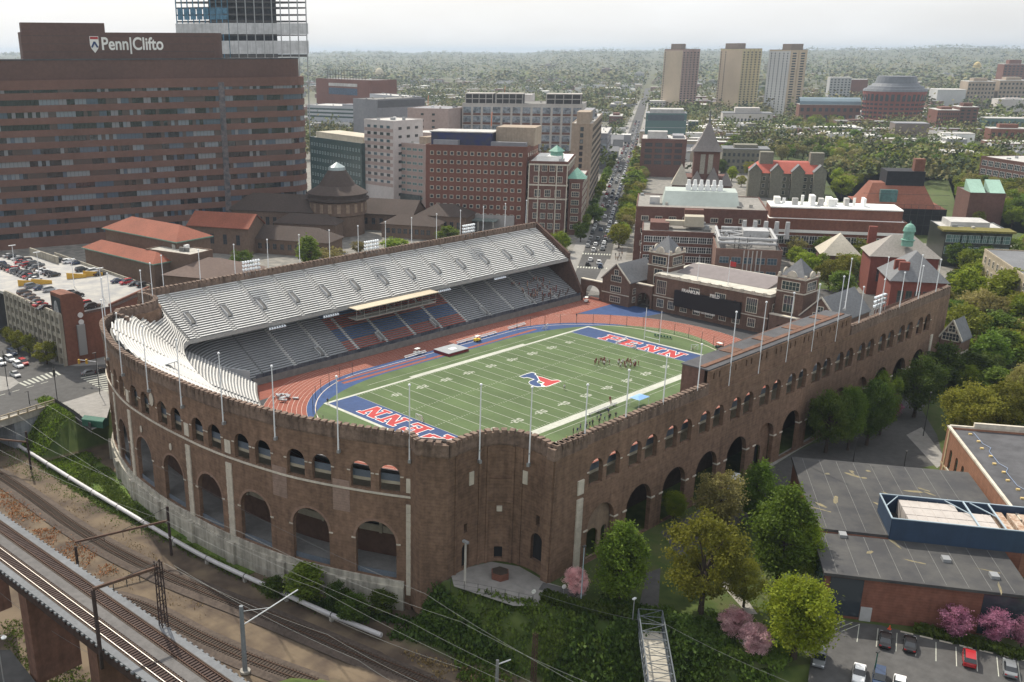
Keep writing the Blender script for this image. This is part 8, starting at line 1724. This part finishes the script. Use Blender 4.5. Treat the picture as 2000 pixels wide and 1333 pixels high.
far_wood('neighbourhood_trees',740,1400,3600,11.,52,1,.06,.12,.35); far_wood('outer_trees',1400,2700,5200,12.,22,3,.1,.19,.6); far_wood('far_woods',2700,9500,17000,18.,9,2,.13,.26,1.6)
HC=[mat('far_house_'+c_,v,.9,.1,.01) for c_,v in (('white',(.55,.54,.52)),('brick',(.22,.12,.1)),('grey',(.3,.3,.31)),('tan',(.42,.35,.27)))]
HR=[mat('far_roof_grey',(.25,.25,.26),.9,.2,.02),mat('far_roof_pale',(.6,.59,.57),.9,.1,.02)]
def house_mesh(i):
    r=random.Random(i); mb=MB(); w,l,h=r.uniform(4,6),r.uniform(7,16),r.uniform(6,9); mb.box(-l,l,-w,w,-2,h)
    if i%2: mb.box(-l-.2,l+.2,-w-.2,w+.2,h,h+.5,1)
    else: mb.gable((0,0),0,l,w,h,h+3.5,1,0,.4)
    for j in range(5): mb.box(-l+l*2*(j+.25)/5,-l+l*2*(j+.7)/5,-w-.1,-w,h*.55,h*.8,2)
    return mb
HM=[]
for i in range(8): o=house_mesh(i).build('distant_house',[HC[i%4],HR[i%2],GLASS]); HM.append([o,0])
r=random.Random(77); nh=0; rest=MB()
pos=[]
while len(pos)<1500:
    d=850*(4.5)**r.random()**1.3; a=math.radians(r.uniform(16,82)); x,y=CAM.x+d*math.cos(a),CAM.y+d*math.sin(a)
    if mnoise.noise((x/240,y/240,1))<-.05 or any(inside((x,y),f_) for f_ in FOOT): continue
    s_=(x-q0.x)*gn.x+(y-q0.y)*gn.y
    if abs(s_)<20: continue
    pos.append((d,x,y))
pos.sort()
for i,(d,x,y) in enumerate(pos):
    a=GA+(math.pi/2 if r.random()<.5 else 0)
    if i<200:
        e=HM[i%8]; o=e[0]
        if e[1]: o=o.copy(); COL.objects.link(o)
        e[1]=1; o.location=(x,y,gz(x,y)); o.rotation_euler=(0,0,a); tag(o,('pale','brick','grey','tan')[i%4]+' row house in the hazy neighbourhood beyond the campus','house','row houses beyond the campus')
    else:
        w,l,h=r.uniform(5,9),r.uniform(7,22),r.uniform(6,12); rest.obox((x,y),a,l,w,gz(x,y)-3,gz(x,y)+h,r.randint(0,3),4+r.randint(0,1))
tag(rest.build('distant_rooftops',HC+HR),kind='stuff')
# ---------------------------------------------------------------- haze: even pale air round the whole scene
HZ=bpy.data.materials.new('haze_air'); HZ.use_nodes=True; nt=HZ.node_tree; nt.nodes.remove(nt.nodes['Principled BSDF']); pv=nt.nodes.new('ShaderNodeVolumePrincipled'); pv.inputs['Color'].default_value=(.6,.71,.84,1); pv.inputs['Density'].default_value=HAZE_D; pv.inputs['Anisotropy'].default_value=.3; nt.links.new(pv.outputs[0],nt.nodes['Material Output'].inputs['Volume'])
mb=MB(); mb.box(-1600,16700,-9200,16700,-13.5,142); o=mb.build('haze',HZ); tag(o,kind='stuff')
sheet('campus_green',[gpoly([(1560,330),(2020,300),(2020,480),(1510,470)]),gpoly([(1400,300),(1420,255),(1560,235),(1840,262),(2020,300),(2020,460),(1880,440),(1850,345),(1640,395),(1600,330)]),gpoly([(1545,480),(1690,445),(1715,520),(1640,600),(1560,540)])],LAWN,.03)
# ---------------------------------------------------------------- stand every root Empty at the base of its thing
kids={}
for o in bpy.data.objects:
    if o.parent: kids.setdefault(o.parent.name,[]).append(o)
bpy.context.view_layer.update()
for o in list(bpy.data.objects):
    if o.type=='EMPTY' and o.parent is None and o.location.length<1e-6 and o.name in kids:
        pts=[]
        st_=list(kids[o.name])
        while st_:
            c=st_.pop(); st_+=kids.get(c.name,[])
            if c.type=='MESH': pts+=[c.matrix_world@Vector(b) for b in c.bound_box]
        if not pts: continue
        x0,x1=min(p.x for p in pts),max(p.x for p in pts); y0,y1=min(p.y for p in pts),max(p.y for p in pts); z0=min(p.z for p in pts)
        L0=Vector(((x0+x1)/2,(y0+y1)/2,z0)); o.location=L0
        for c in kids[o.name]: c.matrix_parent_inverse=Matrix.Translation(-L0)@c.matrix_parent_inverse
# prototypes that were only sources for copies leave the scene
for e in CP_.values():
    for c in kids.get(e[0].name,[]):
        for d in kids.get(c.name,[]): bpy.data.objects.remove(d)
        bpy.data.objects.remove(c)
    bpy.data.objects.remove(e[0])
